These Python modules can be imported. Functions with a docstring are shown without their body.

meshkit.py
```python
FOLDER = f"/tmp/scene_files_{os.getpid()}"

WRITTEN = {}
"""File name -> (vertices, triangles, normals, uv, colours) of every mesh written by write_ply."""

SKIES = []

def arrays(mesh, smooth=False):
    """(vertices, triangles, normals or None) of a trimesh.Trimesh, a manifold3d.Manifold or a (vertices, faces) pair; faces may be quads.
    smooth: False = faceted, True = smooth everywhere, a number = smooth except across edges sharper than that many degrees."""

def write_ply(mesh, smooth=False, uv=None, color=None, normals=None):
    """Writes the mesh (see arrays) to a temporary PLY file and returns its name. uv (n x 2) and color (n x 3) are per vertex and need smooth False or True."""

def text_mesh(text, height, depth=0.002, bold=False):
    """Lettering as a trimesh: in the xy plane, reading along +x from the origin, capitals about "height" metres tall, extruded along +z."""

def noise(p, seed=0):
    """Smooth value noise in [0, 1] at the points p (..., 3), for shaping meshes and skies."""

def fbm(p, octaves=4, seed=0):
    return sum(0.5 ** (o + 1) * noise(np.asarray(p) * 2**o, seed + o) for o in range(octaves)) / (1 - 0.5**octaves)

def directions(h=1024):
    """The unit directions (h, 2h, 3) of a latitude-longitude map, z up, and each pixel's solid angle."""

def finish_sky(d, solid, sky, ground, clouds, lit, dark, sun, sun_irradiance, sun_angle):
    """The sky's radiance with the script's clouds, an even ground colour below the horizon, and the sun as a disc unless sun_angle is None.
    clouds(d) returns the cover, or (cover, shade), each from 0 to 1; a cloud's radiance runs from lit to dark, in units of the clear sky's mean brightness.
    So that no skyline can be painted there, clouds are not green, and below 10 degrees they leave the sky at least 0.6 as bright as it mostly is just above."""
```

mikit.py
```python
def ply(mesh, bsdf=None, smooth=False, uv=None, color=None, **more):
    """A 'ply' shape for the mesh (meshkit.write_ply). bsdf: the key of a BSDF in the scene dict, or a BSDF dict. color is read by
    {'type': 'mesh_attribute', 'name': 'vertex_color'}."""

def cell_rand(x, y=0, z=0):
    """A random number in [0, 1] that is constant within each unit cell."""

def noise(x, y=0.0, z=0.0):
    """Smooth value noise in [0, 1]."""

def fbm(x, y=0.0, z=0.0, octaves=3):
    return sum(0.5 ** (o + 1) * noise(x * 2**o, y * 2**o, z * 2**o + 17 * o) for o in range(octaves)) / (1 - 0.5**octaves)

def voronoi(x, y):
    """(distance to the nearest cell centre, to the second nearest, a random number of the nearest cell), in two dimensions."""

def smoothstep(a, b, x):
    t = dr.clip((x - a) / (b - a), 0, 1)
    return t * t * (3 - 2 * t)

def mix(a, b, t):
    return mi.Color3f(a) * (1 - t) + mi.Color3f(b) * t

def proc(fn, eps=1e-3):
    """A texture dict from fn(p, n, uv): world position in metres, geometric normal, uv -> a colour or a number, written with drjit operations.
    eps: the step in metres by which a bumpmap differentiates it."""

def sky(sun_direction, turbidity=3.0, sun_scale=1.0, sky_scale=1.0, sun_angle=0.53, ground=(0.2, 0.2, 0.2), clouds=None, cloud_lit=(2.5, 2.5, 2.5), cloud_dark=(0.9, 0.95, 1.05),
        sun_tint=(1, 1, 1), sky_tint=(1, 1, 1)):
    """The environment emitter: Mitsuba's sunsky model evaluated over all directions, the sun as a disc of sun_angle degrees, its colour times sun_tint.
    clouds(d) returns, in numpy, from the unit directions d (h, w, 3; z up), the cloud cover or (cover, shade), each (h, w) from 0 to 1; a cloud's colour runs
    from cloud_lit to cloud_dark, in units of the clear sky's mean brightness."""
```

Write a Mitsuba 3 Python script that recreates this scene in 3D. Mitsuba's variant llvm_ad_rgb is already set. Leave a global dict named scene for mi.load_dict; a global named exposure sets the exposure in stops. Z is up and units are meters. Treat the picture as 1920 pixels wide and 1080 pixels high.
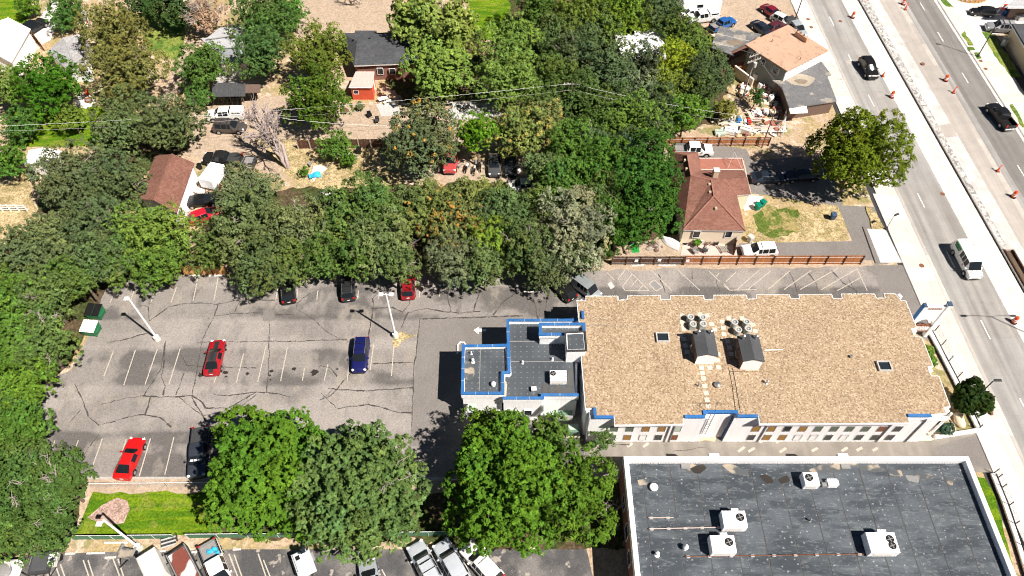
import math, random
import numpy as np
import trimesh, shapely
from shapely.geometry import Polygon, LineString
import mitsuba as mi
import drjit as dr
import mikit, meshkit

# ---------------------------------------------------------------- camera, sky, exposure
CAM_H, FOC, PITCH = 74.0, 1370.0, math.radians(52.9)
SP, CP = math.sin(PITCH), math.cos(PITCH)
scene = {'type': 'scene'}
labels = {}
scene['camera'] = {'type': 'perspective', 'fov': 2 * math.degrees(math.atan(960 / FOC)), 'fov_axis': 'x',
                   'to_world': mi.ScalarTransform4f().look_at([0, 0, CAM_H], [0, CP, CAM_H - SP], [0, SP, CP]),
                   'near_clip': 1.0, 'far_clip': 2000.0}
scene['sky'] = mikit.sky((0.61, -0.443, 1.0), turbidity=2.5, sun_scale=1.15, sky_scale=0.2, sun_tint=(0.90, 0.985, 1.16))
exposure = 2.28
# ---------------------------------------------------------------- helpers
RNG = np.random.default_rng(7)
T = mi.ScalarTransform4f


def G(u, v, z=0.0):
    """survey helper: the point at height z that stands at (u, v) of the 1920 x 1080 photograph"""
    d = np.array([(u - 960) / FOC, CP + SP * (540 - v) / FOC, -SP + CP * (540 - v) / FOC])
    return np.array([0, 0, CAM_H]) + (z - CAM_H) / d[2] * d


def XY(pts, z=0.0):
    return [tuple(G(u, v, z)[:2]) for u, v in pts]


COUNT = {}


def key(name):
    n = COUNT.get(name, 0)
    COUNT[name] = n + 1
    return name if n == 0 else f'{name}_{n:03d}'


def thing(name, label, cat=None, group=None, kind=None):
    k = key(name)
    labels[k] = {'label': label}
    if cat: labels[k]['category'] = cat
    if group: labels[k]['group'] = group
    if kind: labels[k]['kind'] = kind
    return k


def add(parent, name, mesh, m, smooth=False, tw=None, label=None, kind=None, color=None):
    k = key(parent + '__' + name)
    d = mesh if isinstance(mesh, dict) else mikit.ply(mesh, 'm_' + m, smooth=smooth, color=color)
    if tw is not None: d = {**d, 'to_world': tw}
    scene[k] = d
    if label or kind:
        labels[k] = {}
        if label: labels[k]['label'] = label
        if kind: labels[k]['kind'] = kind
    return k


def solo(name, mesh, m, label, cat=None, group=None, kind=None, smooth=False, color=None):
    k = thing(name, label, cat, group, kind)
    scene[k] = mikit.ply(mesh, 'm_' + m, smooth=smooth, color=color)
    return k


def sheet(pts, z):
    v, f = trimesh.creation.triangulate_polygon(Polygon(pts).buffer(0), engine='earcut')
    m = trimesh.Trimesh(np.column_stack([v, np.full(len(v), z)]), f, process=False)
    if len(f) and m.face_normals[:, 2].mean() < 0: m.invert()
    return m


def slab(pts, z0, z1):
    p = Polygon(pts) if not isinstance(pts, Polygon) else pts
    m = trimesh.creation.extrude_polygon(p.buffer(0), z1 - z0, engine='earcut')
    m.apply_translation([0, 0, z0])
    return m


def box(x0, x1, y0, y1, z0, z1):
    m = trimesh.creation.box((x1 - x0, y1 - y0, z1 - z0))
    m.apply_translation(((x0 + x1) / 2, (y0 + y1) / 2, (z0 + z1) / 2))
    return m


def rbox(c, l, w, h, ang=0.0, bev=0.0):
    """box with bottom centre c, length l along angle ang; bev: bevelled top edges"""
    if bev:
        a, b = l / 2, w / 2
        ring = lambda s, z: [[x * (a - s), y * (b - s), z] for x, y in ((-1, -1), (1, -1), (1, 1), (-1, 1))]
        m = trimesh.convex.convex_hull(np.array(ring(0, 0) + ring(0, h - bev) + ring(bev, h)))
    else:
        m = trimesh.creation.box((l, w, h)); m.apply_translation((0, 0, h / 2))
    m.apply_transform(trimesh.transformations.rotation_matrix(ang, (0, 0, 1)))
    m.apply_translation(c)
    return m


def cyl(c, r, h, sec=16, r2=None):
    r2 = r if r2 is None else r2
    m = trimesh.creation.revolve([[0, 0], [r, 0], [r2, h], [0, h]], sections=sec)
    m.apply_translation(c)
    return m


def lathe(c, prof, sec=20):
    m = trimesh.creation.revolve(prof, sections=sec)
    m.apply_translation(c)
    return m


def tube(p, r, sides=6):
    p = np.asarray(p, float)
    r = np.broadcast_to(r, (len(p),))
    t = np.gradient(p, axis=0); t /= np.linalg.norm(t, axis=1, keepdims=True) + 1e-9
    a = np.cross(t, np.where(np.abs(t[:, 2:]) < 0.9, [0, 0, 1.0], [1.0, 0, 0])); a /= np.linalg.norm(a, axis=1, keepdims=True) + 1e-9
    b = np.cross(t, a)
    g = np.arange(sides) * 2 * np.pi / sides
    v = p[:, None] + r[:, None, None] * (np.cos(g)[None, :, None] * a[:, None] + np.sin(g)[None, :, None] * b[:, None])
    i, j = np.meshgrid(np.arange(len(p) - 1), np.arange(sides), indexing='ij')
    q = np.stack([i * sides + j, i * sides + (j + 1) % sides, (i + 1) * sides + (j + 1) % sides, (i + 1) * sides + j], -1).reshape(-1, 4)
    f = np.vstack([q[:, [0, 1, 2]], q[:, [0, 2, 3]]])
    n = len(p) * sides
    caps = [[0, k + 1, k] for k in range(1, sides - 1)] + [[n - sides, n - sides + k, n - sides + k + 1] for k in range(1, sides - 1)]
    return trimesh.Trimesh(v.reshape(-1, 3), np.vstack([f, caps]), process=False)


def cat(ms):
    return trimesh.util.concatenate([m for m in ms if m is not None])


def ribbon(pts, w, z):
    return sheet(list(LineString(pts).buffer(w / 2, cap_style=2, join_style=2, mitre_limit=2).exterior.coords), z)


def quad(a, b, c, d):
    return trimesh.Trimesh(np.array([a, b, c, d], float), [[0, 1, 2], [0, 2, 3]], process=False)


def panel(a, b, h, t, z0=0.0):
    """upright board from ground point a to b, height h, thickness t"""
    a, b = np.array(a[:2], float), np.array(b[:2], float)
    c = (a + b) / 2
    return rbox((c[0], c[1], z0), float(np.hypot(*(b - a))), t, h, math.atan2(b[1] - a[1], b[0] - a[0]))


# ---------------------------------------------------------------- materials
N, FB, SS, MIX = mikit.noise, mikit.fbm, mikit.smoothstep, mikit.mix


def mat(name, color, rough=0.85, spec=0.3, metallic=0.0, bump=None, bscale=0.01, **kw):
    c = mikit.proc(color) if callable(color) else ({'type': 'rgb', 'value': list(color)} if not isinstance(color, dict) else color)
    b = {'type': 'principled', 'base_color': c, 'roughness': rough, 'specular': spec, 'metallic': metallic, **kw}
    if bump: b = {'type': 'bumpmap', 'scale': bscale, 'arbitrary': mikit.proc(bump, 0.02), 'bsdf': b}
    scene['m_' + name] = {'type': 'twosided', 'bsdf': b}


def asphalt_old(p, n, uv):
    big = FB(p.x * 0.16, p.y * 0.22, 0, 4)
    bay = dr.maximum(dr.maximum(SS(2.9, 1.9, dr.abs(p.y - 53.6)), SS(2.9, 1.9, dr.abs(p.y - 44.4))), SS(3.0, 2.0, dr.abs(p.y - 33.4)))
    c = MIX((0.325, 0.300, 0.282), (0.135, 0.128, 0.124), dr.clip(SS(0.40, 0.66, big) * (0.45 + 0.75 * bay) + 0.34 * bay, 0, 1))
    st = SS(0.60, 0.74, FB(p.x * 0.75 + 40, p.y * 0.42, 3, 3))
    c = MIX(c, (0.13, 0.125, 0.122), st * (0.25 + 0.45 * bay))
    c = MIX(c, (0.33, 0.30, 0.26), SS(0.60, 0.8, FB(p.x * 0.5 + 9, p.y * 0.35 + 5, 7, 4)) * 0.6)
    gr = 0.72 + 0.34 * N(p.x * 9, p.y * 9) + 0.22 * mikit.cell_rand(p.x * 16, p.y * 16)
    return c * gr


def asphalt_new(p, n, uv):
    c = MIX((0.19, 0.177, 0.168), (0.235, 0.22, 0.21), FB(p.x * 0.4, p.y * 0.4, 2, 4))
    return c * (0.85 + 0.3 * mikit.cell_rand(p.x * 12, p.y * 12))


def asphalt_dark(p, n, uv):
    c = MIX((0.085, 0.086, 0.09), (0.20, 0.19, 0.185), SS(0.35, 0.75, FB(p.x * 0.5, p.y * 0.5, 2, 4)))
    c = MIX(c, (0.35, 0.32, 0.29), SS(0.70, 0.8, FB(p.x * 1.3, p.y * 1.3, 5, 3)))
    return c * (0.8 + 0.4 * mikit.cell_rand(p.x * 12, p.y * 12))


def concrete(col, var=0.25, streak=0.0):
    def f(p, n, uv):
        a = FB(p.x * 0.9, p.y * 0.9, p.z, 4)
        c = mi.Color3f(col) * (1 - var * 0.5 + var * a) * (0.95 + 0.1 * mikit.cell_rand(p.x * 9, p.y * 9))
        if streak:
            s = FB(p.x * 1.6, p.y * 0.06, 4, 3)
            c = c * (1 - streak * 0.5 + streak * s)
        return c
    return f


def dirt(p, n, uv):
    a = FB(p.x * 0.22, p.y * 0.22, 0, 4)
    c = MIX((0.46, 0.35, 0.25), (0.40, 0.31, 0.17), SS(0.4, 0.6, a))
    c = MIX(c, (0.25, 0.24, 0.10), SS(0.56, 0.7, FB(p.x * 0.35 + 31, p.y * 0.35, 1, 4)) * 0.8)
    c = MIX(c, (0.55, 0.45, 0.35), SS(0.6, 0.75, FB(p.x * 0.9, p.y * 0.9 + 12, 1, 3)))
    return c * (0.65 + 0.4 * N(p.x * 5, p.y * 5) + 0.3 * mikit.cell_rand(p.x * 9, p.y * 9))


def drygrass(p, n, uv):
    c = MIX((0.48, 0.38, 0.22), (0.32, 0.26, 0.13), SS(0.35, 0.65, FB(p.x * 1.2, p.y * 1.2, 0, 4)))
    return c * (0.55 + 0.9 * N(p.x * 7, p.y * 7))


def paledirt(p, n, uv):
    c = MIX((0.46, 0.365, 0.285), (0.39, 0.31, 0.225), FB(p.x * 0.5, p.y * 0.5, 0, 4))
    return c * (0.75 + 0.3 * N(p.x * 4, p.y * 4) + 0.2 * mikit.cell_rand(p.x * 8, p.y * 8))


def lawn(p, n, uv):
    c = MIX((0.075, 0.17, 0.008), (0.16, 0.25, 0.012), SS(0.3, 0.7, FB(p.x * 0.25, p.y * 2.2, 0, 4)))
    c = MIX(c, (0.24, 0.26, 0.05), SS(0.58, 0.75, FB(p.x * 0.6, p.y * 0.9, 4, 3)) * 0.5)
    return c * (0.6 + 0.7 * N(p.x * 8, p.y * 8))


def roughgreen(p, n, uv):
    c = MIX((0.09, 0.17, 0.03), (0.22, 0.27, 0.06), SS(0.3, 0.7, FB(p.x * 0.6, p.y * 0.6, 0, 4)))
    return c * (0.55 + 0.8 * N(p.x * 5, p.y * 5))


def gravel_roof(p, n, uv):
    d1, d2, r = mikit.voronoi(p.x * 7.0, p.y * 7.0)
    r = dr.abs(2 * (r * 7.31 - dr.floor(r * 7.31)) - 1)
    c = MIX((0.255, 0.185, 0.118), (0.41, 0.308, 0.208), SS(0.02, 0.5, r))
    c = MIX(c, (0.52, 0.43, 0.32), SS(0.75, 0.95, r))
    big = FB(p.x * 0.3, p.y * 0.3, 0, 4)
    return c * (0.90 + 0.18 * big)


def membrane(p, n, uv):
    a = FB(p.x * 0.35, p.y * 1.3, 0, 4)
    c = MIX((0.048, 0.060, 0.074), (0.095, 0.112, 0.130), SS(0.3, 0.7, a))
    c = c * (0.88 + 0.24 * FB(p.x * 0.12, p.y * 0.2, 3, 2))
    s = SS(0.58, 0.74, FB(p.x * 2.2, p.y * 7.5, 9, 3))
    c = MIX(c, (0.20, 0.22, 0.23), s * 0.4)
    cx, cy = p.x * 1.15, p.y * 1.9
    jx, jy = mikit.cell_rand(cx, cy, 5), mikit.cell_rand(cx, cy, 6)
    fx, fy = cx - dr.floor(cx) - 0.2 - 0.6 * jx, cy - dr.floor(cy) - 0.2 - 0.6 * jy
    rr = dr.sqrt(dr.square(fx / 1.15) + dr.square(fy / 1.9))
    spot = (1 - SS(0.02, 0.03 + 0.12 * mikit.cell_rand(cx, cy, 9), rr + 0.05 * N(p.x * 9, p.y * 9))) * SS(0.25, 0.3, mikit.cell_rand(cx, cy, 8))
    c = MIX(c, (0.48, 0.49, 0.5), spot * 0.75)
    return c * (0.9 + 0.2 * mikit.cell_rand(p.x * 8, p.y * 8))


def sediment(p, n, uv):
    m = SS(0.38, 0.62, FB(p.x * 1.1, p.y * 1.6, 5, 4))
    return MIX((0.10, 0.11, 0.12), MIX((0.42, 0.36, 0.28), (0.33, 0.29, 0.24), N(p.x * 4, p.y * 4)), m)


def membrane_dots(p, n, uv):
    a = FB(p.x * 0.6, p.y * 0.6, 0, 4)
    c = MIX((0.055, 0.066, 0.078), (0.105, 0.12, 0.135), a)
    cx, cy = p.x * 1.5, p.y * 1.5
    fx, fy = cx - dr.floor(cx) - 0.5, cy - dr.floor(cy) - 0.5
    c = MIX(c, (0.27, 0.28, 0.29), (1 - SS(0.07, 0.12, dr.sqrt(fx * fx + fy * fy))) * 0.8)
    return c


def shingle(a, b):
    def f(p, n, uv):
        row = dr.floor(p.z * 9 + 0.001)
        r = mikit.cell_rand(p.x * 2.6 + row * 0.5, p.y * 4.2, row)
        c = MIX(a, b, 0.6 * r + 0.4 * N(p.x * 3, p.y * 3, p.z * 3))
        return c * (0.82 + 0.3 * FB(p.x * 0.5, p.y * 0.5, 0, 3))
    return f


def brick(a, b, mort):
    def f(p, n, uv):
        h = dr.select(dr.abs(n.x) > 0.5, p.y, p.x) * 4.6
        v = p.z * 13.0
        row = dr.floor(v)
        h = h + 0.5 * (row - 2 * dr.floor(row / 2))
        fx, fy = h - dr.floor(h), v - row
        m = dr.select((fx < 0.05) | (fy < 0.14), 1.0, 0.0)
        return MIX(MIX(a, b, mikit.cell_rand(h, row)), mort, m)
    return f


def wood(a, b):
    def f(p, n, uv):
        c = MIX(a, b, mikit.cell_rand(p.x * 7.1 + p.y * 7.1 * 0.3))
        return c * (0.7 + 0.6 * FB(p.x * 9 + p.y * 5, p.y * 3, p.z * 1.1, 3))
    return f


def tanroof(p, n, uv):
    c = MIX((0.50, 0.32, 0.225), (0.56, 0.37, 0.27), FB(p.x * 0.4, p.y * 0.4, 0, 4))
    s = SS(0.60, 0.72, FB(p.x * 2.1 + 3, p.y * 1.7, 3, 4))
    return MIX(c, (0.26, 0.18, 0.14), s * 0.45)


def grayroof(p, n, uv):
    c = MIX((0.13, 0.135, 0.145), (0.205, 0.207, 0.212), FB(p.x * 0.5, p.y * 0.9, 0, 4))
    s = SS(0.60, 0.72, FB(p.x * 0.5 + 7, p.y * 0.7, 3, 4))
    return MIX(c, (0.40, 0.36, 0.30), s * 0.7) * (0.85 + 0.3 * mikit.cell_rand(p.x * 6, p.y * 6))


def stone(p, n, uv):
    return MIX((0.36, 0.35, 0.34), (0.72, 0.71, 0.69), SS(0.1, 0.6, mikit.cell_rand(p.x * 3, p.y * 3))) * 1.0


mat('asphalt_old', asphalt_old, 0.9, 0.2)
mat('asphalt_new', asphalt_new, 0.9, 0.2)
mat('asphalt_dark', asphalt_dark, 0.85, 0.25)
mat('concrete_white', concrete((0.66, 0.645, 0.615), 0.2), 0.9, 0.2)
mat('concrete', concrete((0.45, 0.43, 0.40), 0.25, 0.2), 0.9, 0.2)
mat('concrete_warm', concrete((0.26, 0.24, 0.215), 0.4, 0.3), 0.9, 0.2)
mat('road_gray', concrete((0.325, 0.319, 0.310), 0.2, 0.7), 0.9, 0.2)
mat('road_tan', concrete((0.42, 0.39, 0.36), 0.2, 0.35), 0.9, 0.2)
mat('road_white', concrete((0.60, 0.595, 0.575), 0.25, 0.2), 0.9, 0.2)
mat('road_rough', concrete((0.56, 0.555, 0.54), 0.6, 0.25), 0.95, 0.2)
mat('dirt', dirt, 0.95, 0.1)
mat('paledirt', paledirt, 0.95, 0.1)
mat('drygrass', drygrass, 0.95, 0.1)
mat('lawn', lawn, 0.95, 0.1)
mat('roughgreen', roughgreen, 0.95, 0.1)
mat('gravel_roof', gravel_roof, 0.95, 0.1)
mat('membrane', membrane, 0.7, 0.3)
mat('membrane_dots', membrane_dots, 0.7, 0.3)
mat('shingle_brown', shingle((0.17, 0.075, 0.055), (0.27, 0.145, 0.115)), 0.95, 0.15)
mat('shingle_dark', shingle((0.055, 0.06, 0.07), (0.10, 0.105, 0.115)), 0.95, 0.15)
mat('shingle_gray', shingle((0.25, 0.25, 0.26), (0.48, 0.48, 0.49)), 0.95, 0.15)
mat('brick_cream', brick((0.70, 0.60, 0.46), (0.76, 0.67, 0.53), (0.62, 0.55, 0.45)), 0.9, 0.2)
mat('brick_brown', brick((0.20, 0.085, 0.06), (0.28, 0.13, 0.10), (0.22, 0.19, 0.17)), 0.9, 0.2)
mat('wood_red', wood((0.33, 0.13, 0.055), (0.43, 0.19, 0.08)), 0.85, 0.2)
mat('wood_dark', wood((0.07, 0.035, 0.025), (0.12, 0.06, 0.04)), 0.85, 0.2)
mat('wood_orange', wood((0.52, 0.27, 0.10), (0.60, 0.34, 0.14)), 0.85, 0.2)
mat('wood_gray', wood((0.30, 0.27, 0.24), (0.42, 0.38, 0.34)), 0.9, 0.2)
mat('tanroof', tanroof, 0.9, 0.2)
mat('grayroof', grayroof, 0.9, 0.2)
mat('painted_shade', lambda p, n, uv: MIX((0.10, 0.075, 0.045), (0.06, 0.075, 0.025), SS(0.4, 0.6, FB(p.x * .5, p.y * .5, 2, 4))) * (0.5 + N(p.x * 5, p.y * 5)), 0.95, 0.1)  # dark soil tone with the tree shade put into its colour
mat('stone', stone, 0.9, 0.2)
mat('pinkgravel', lambda p, n, uv: MIX((0.30, 0.20, 0.165), (0.56, 0.41, 0.35), mikit.cell_rand(p.x * 7, p.y * 7)) * (0.75 + 0.5 * N(p.x * 2, p.y * 2)), 0.95, 0.1)
mat('blue_trim', lambda p, n, uv: MIX((0.018, 0.115, 0.36), (0.06, 0.19, 0.44), FB(p.x * 1.5, p.y * 1.5, p.z, 4)) * (0.85 + 0.3 * N(p.x * .4, p.y * .4)), 0.5, 0.3)
mat('dull_lawn', lambda p, n, uv: MIX((0.105, 0.15, 0.03), (0.34, 0.28, 0.12), SS(0.42, 0.62, FB(p.x * .8, p.y * .8, 3, 4))) * (0.6 + 0.7 * N(p.x * 6, p.y * 6)), 0.95, 0.1)
mat('sediment', sediment, 0.95, 0.1)
mat('white_wall', concrete((0.86, 0.875, 0.90), 0.05), 0.8, 0.3)
for _n, _c, _r in (('white', (0.84, 0.85, 0.87), 0.55), ('offwhite', (0.68, 0.66, 0.62), 0.7), ('paint_line', (0.50, 0.46, 0.40), 0.9),
                   ('paint_white', (0.78, 0.78, 0.76), 0.8), ('tar', (0.075, 0.068, 0.064), 0.9), ('oil', (0.035, 0.03, 0.026), 0.6), ('black', (0.012, 0.012, 0.013), 0.5), ('darkgray', (0.05, 0.052, 0.055), 0.6),
                   ('midgray', (0.25, 0.25, 0.25), 0.7), ('lightgray', (0.5, 0.5, 0.49), 0.6), ('orange', (0.80, 0.10, 0.025), 0.5), ('red', (0.6, 0.03, 0.025), 0.45), ('redwall', (0.55, 0.09, 0.045), 0.8),
                   ('brownwall', (0.16, 0.11, 0.09), 0.8), ('curtain', (0.30, 0.165, 0.05), 0.9), ('shade_green', (0.12, 0.15, 0.12), 0.8), ('pinkflat', (0.58, 0.47, 0.43), 0.9), ('rust', (0.22, 0.09, 0.05), 0.8),
                   ('dumpster_green', (0.025, 0.16, 0.07), 0.5), ('teal', (0.0, 0.20, 0.13), 0.5), ('tarp_blue', (0.02, 0.20, 0.55), 0.5), ('cyan', (0.05, 0.45, 0.75), 0.5), ('turf', (0.02, 0.30, 0.06), 0.9),
                   ('slat_green', (0.07, 0.17, 0.11), 0.7), ('tan', (0.52, 0.43, 0.31), 0.85), ('cream', (0.70, 0.60, 0.45), 0.85), ('redbrown_flat', (0.36, 0.15, 0.11), 0.85), ('bark', (0.16, 0.125, 0.10), 0.95),
                   ('barkpale', (0.42, 0.37, 0.33), 0.95), ('deadwood', (0.40, 0.34, 0.33), 0.95), ('greenpale', (0.45, 0.55, 0.48), 0.7), ('boxgreen', (0.14, 0.23, 0.17), 0.6), ('pinkgravel_', (0.58, 0.42, 0.36), 0.95),
                   ('manhole', (0.22, 0.10, 0.06), 0.9), ('bluewall', (0.05, 0.09, 0.16), 0.7), ('graywall', (0.30, 0.33, 0.33), 0.8), ('paver', (0.70, 0.62, 0.50), 0.9), ('pavergray', (0.10, 0.10, 0.10), 0.9)):
    mat(_n, _c, _r, 0.3)
mat('steel', (0.62, 0.63, 0.64), 0.35, 0.5, 0.85)
mat('glass', (0.012, 0.016, 0.02), 0.05, 0.6)
mat('glass_house', (0.02, 0.028, 0.035), 0.08, 0.6)
mat('tyre', (0.018, 0.018, 0.018), 0.8, 0.2)
mat('rim', (0.5, 0.5, 0.51), 0.3, 0.5, 0.7)
mat('lamp_red', (0.45, 0.01, 0.01), 0.2, 0.5)
mat('lamp_clear', (0.75, 0.76, 0.78), 0.15, 0.6)
scene['m_leaf'] = {'type': 'principledthin', 'base_color': {'type': 'mesh_attribute', 'name': 'vertex_color'}, 'roughness': 0.55, 'diff_trans': 0.22, 'eta': 1.35, 'spec_trans': 0.0}
PAINT = {}


def paint(rgb, metallic=0.0):
    k = (tuple(rgb), metallic)
    if k not in PAINT:
        PAINT[k] = f'car_paint_{len(PAINT)}'
        mat(PAINT[k], rgb, 0.32, 0.5, metallic, clearcoat=0.9, clearcoat_gloss=0.95)
    return PAINT[k]
# ---------------------------------------------------------------- ground, road, paving
def struct(name, mesh, m, label=None, smooth=False):
    return solo(name, mesh, m, label or name.replace('_', ' '), kind='structure', smooth=smooth)


struct('ground', sheet([(-400, -150), (400, -150), (400, 700), (-400, 700)], 0.0), 'dirt', 'bare tan dirt and dry weeds between the houses and lots')


def zone(name, px, m, z, label):
    pts = XY(px, z)
    if m in ('dirt', 'paledirt', 'drygrass', 'lawn', 'roughgreen', 'painted_shade', 'pinkgravel', 'dull_lawn'):      # natural edges wander
        q = np.array(LineString(pts + pts[:1]).segmentize(0.5).coords)[:-1]
        a = {'lawn': .35, 'pinkgravel': .5, 'painted_shade': 2.0, 'dull_lawn': 2.4}.get(m, .9)
        q = q + a * (np.stack([meshkit.fbm(np.column_stack([q * .8, np.full(len(q), k)]), 3) for k in (3.3, 9.1)], 1) - .5)
        pg = Polygon(q).buffer(0)
        pts = (pg if pg.geom_type == 'Polygon' else max(pg.geoms, key=lambda g: g.area)).exterior.coords
    return struct(name, sheet(list(pts), z), m, label)


# yards and lawns
zone('yard', [(345, 292), (380, 180), (560, 180), (860, 215), (860, 330), (590, 345), (480, 320)], 'paledirt', 0.004, 'pale dirt yard with dry weeds behind the houses')
zone('yard', [(0, 300), (45, 300), (70, 395), (60, 470), (0, 470)], 'drygrass', 0.004, 'dry yellow yard at the left edge')
zone('yard', [(595, 0), (735, 0), (735, 60), (705, 62), (590, 62)], 'paledirt', 0.004, 'bare sandy front yard above the dark roofed brick house')
zone('yard', [(480, 262), (745, 262), (760, 345), (590, 355), (540, 330)], 'drygrass', 0.008, 'dry straw yard with scattered junk')
zone('yard', [(1130, 455), (1285, 440), (1285, 482), (1130, 482)], 'paledirt', 0.004, 'sandy side yard left of the brown hip roofed house')
zone('lawn', [(878, -6), (985, -6), (985, 75), (878, 75)], 'lawn', 0.004, 'bright mown lawn at the top of the scene')
zone('lawn', [(0, -4), (58, -4), (50, 45), (0, 45)], 'lawn', 0.004, 'green lawn in the top left corner')
zone('lawn', [(18, 200), (200, 200), (190, 275), (18, 275)], 'lawn', 0.004, 'sunny lawn below the dark green round tree')
zone('lawn', [(258, 25), (345, 25), (350, 60), (335, 112), (275, 95)], 'roughgreen', 0.004, 'overgrown green garden patch beside the dirt path')
zone('lawn', [(175, 922), (405, 908), (440, 925), (860, 925), (860, 1003), (140, 1006)], 'lawn', 0.004, 'narrow mown lawn between two fences')
zone('yard', [(1395, 420), (1570, 385), (1592, 450), (1400, 458)], 'drygrass', 0.004, 'dry yellow front lawn of the brown hip roofed house')
zone('lawn', [(1413, 400), (1440, 386), (1490, 388), (1502, 410), (1490, 435), (1450, 444), (1420, 430)], 'dull_lawn', 0.008, 'green patch in the dry front lawn')
zone('gravel_bed', [(165, 970), (190, 948), (218, 935), (238, 938), (243, 955), (232, 980), (205, 985)], 'pinkgravel', 0.010, 'pink gravel bed in the narrow lawn')
zone('path', [(352, 75), (375, 80), (345, 150), (318, 190), (290, 200)], 'paledirt', 0.010, 'worn dirt path beside the tiered gray building')
zone('driveway', [(60, 60), (98, -5), (122, -5), (95, 75), (75, 85)], 'concrete_white', 0.010, 'concrete driveway beside the white metal roofed house')
zone('driveway', [(562, -5), (604, -5), (598, 45), (556, 80)], 'paledirt', 0.010, 'sandy driveway beside the bare front yard')
zone('driveway', [(1275, 320), (1250, 280), (1280, 262), (1400, 280), (1410, 302), (1545, 290), (1580, 385), (1640, 388), (1665, 495), (1600, 500), (1380, 482), (1380, 456), (1598, 452), (1572, 386), (1409, 362), (1395, 300)], 'asphalt_new', 0.012, 'asphalt driveway around the brown hip roofed house')
zone('driveway', [(360, 195), (560, 205), (560, 290), (362, 290)], 'paledirt', 0.006, 'pale parking yard below the carport')
zone('gravel_yard', [(1265, -5), (1480, -5), (1510, 40), (1480, 60), (1330, 60), (1280, 45)], 'paledirt', 0.006, 'gravel parking yard behind the peach roofed house')
zone('gravel_yard', [(705, 195), (745, 192), (752, 215), (715, 218)], 'lightgray', 0.012, 'small gray gravel patch beside the red shed')
zone('gravel_yard', [(835, 300), (1010, 300), (1010, 345), (835, 345)], 'paledirt', 0.012, 'dusty parking strip between the trees')
zone('patio', [(1281, 452), (1380, 454), (1382, 479), (1276, 479)], 'pinkflat', 0.05, 'paved patio at the south wall of the brown hip roofed house')
zone('patio', [(141, 191), (150, 181), (168, 178), (178, 186), (176, 198), (160, 204), (146, 201)], 'concrete_white', 0.05, 'round stone patio under the olive tree')
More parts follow.
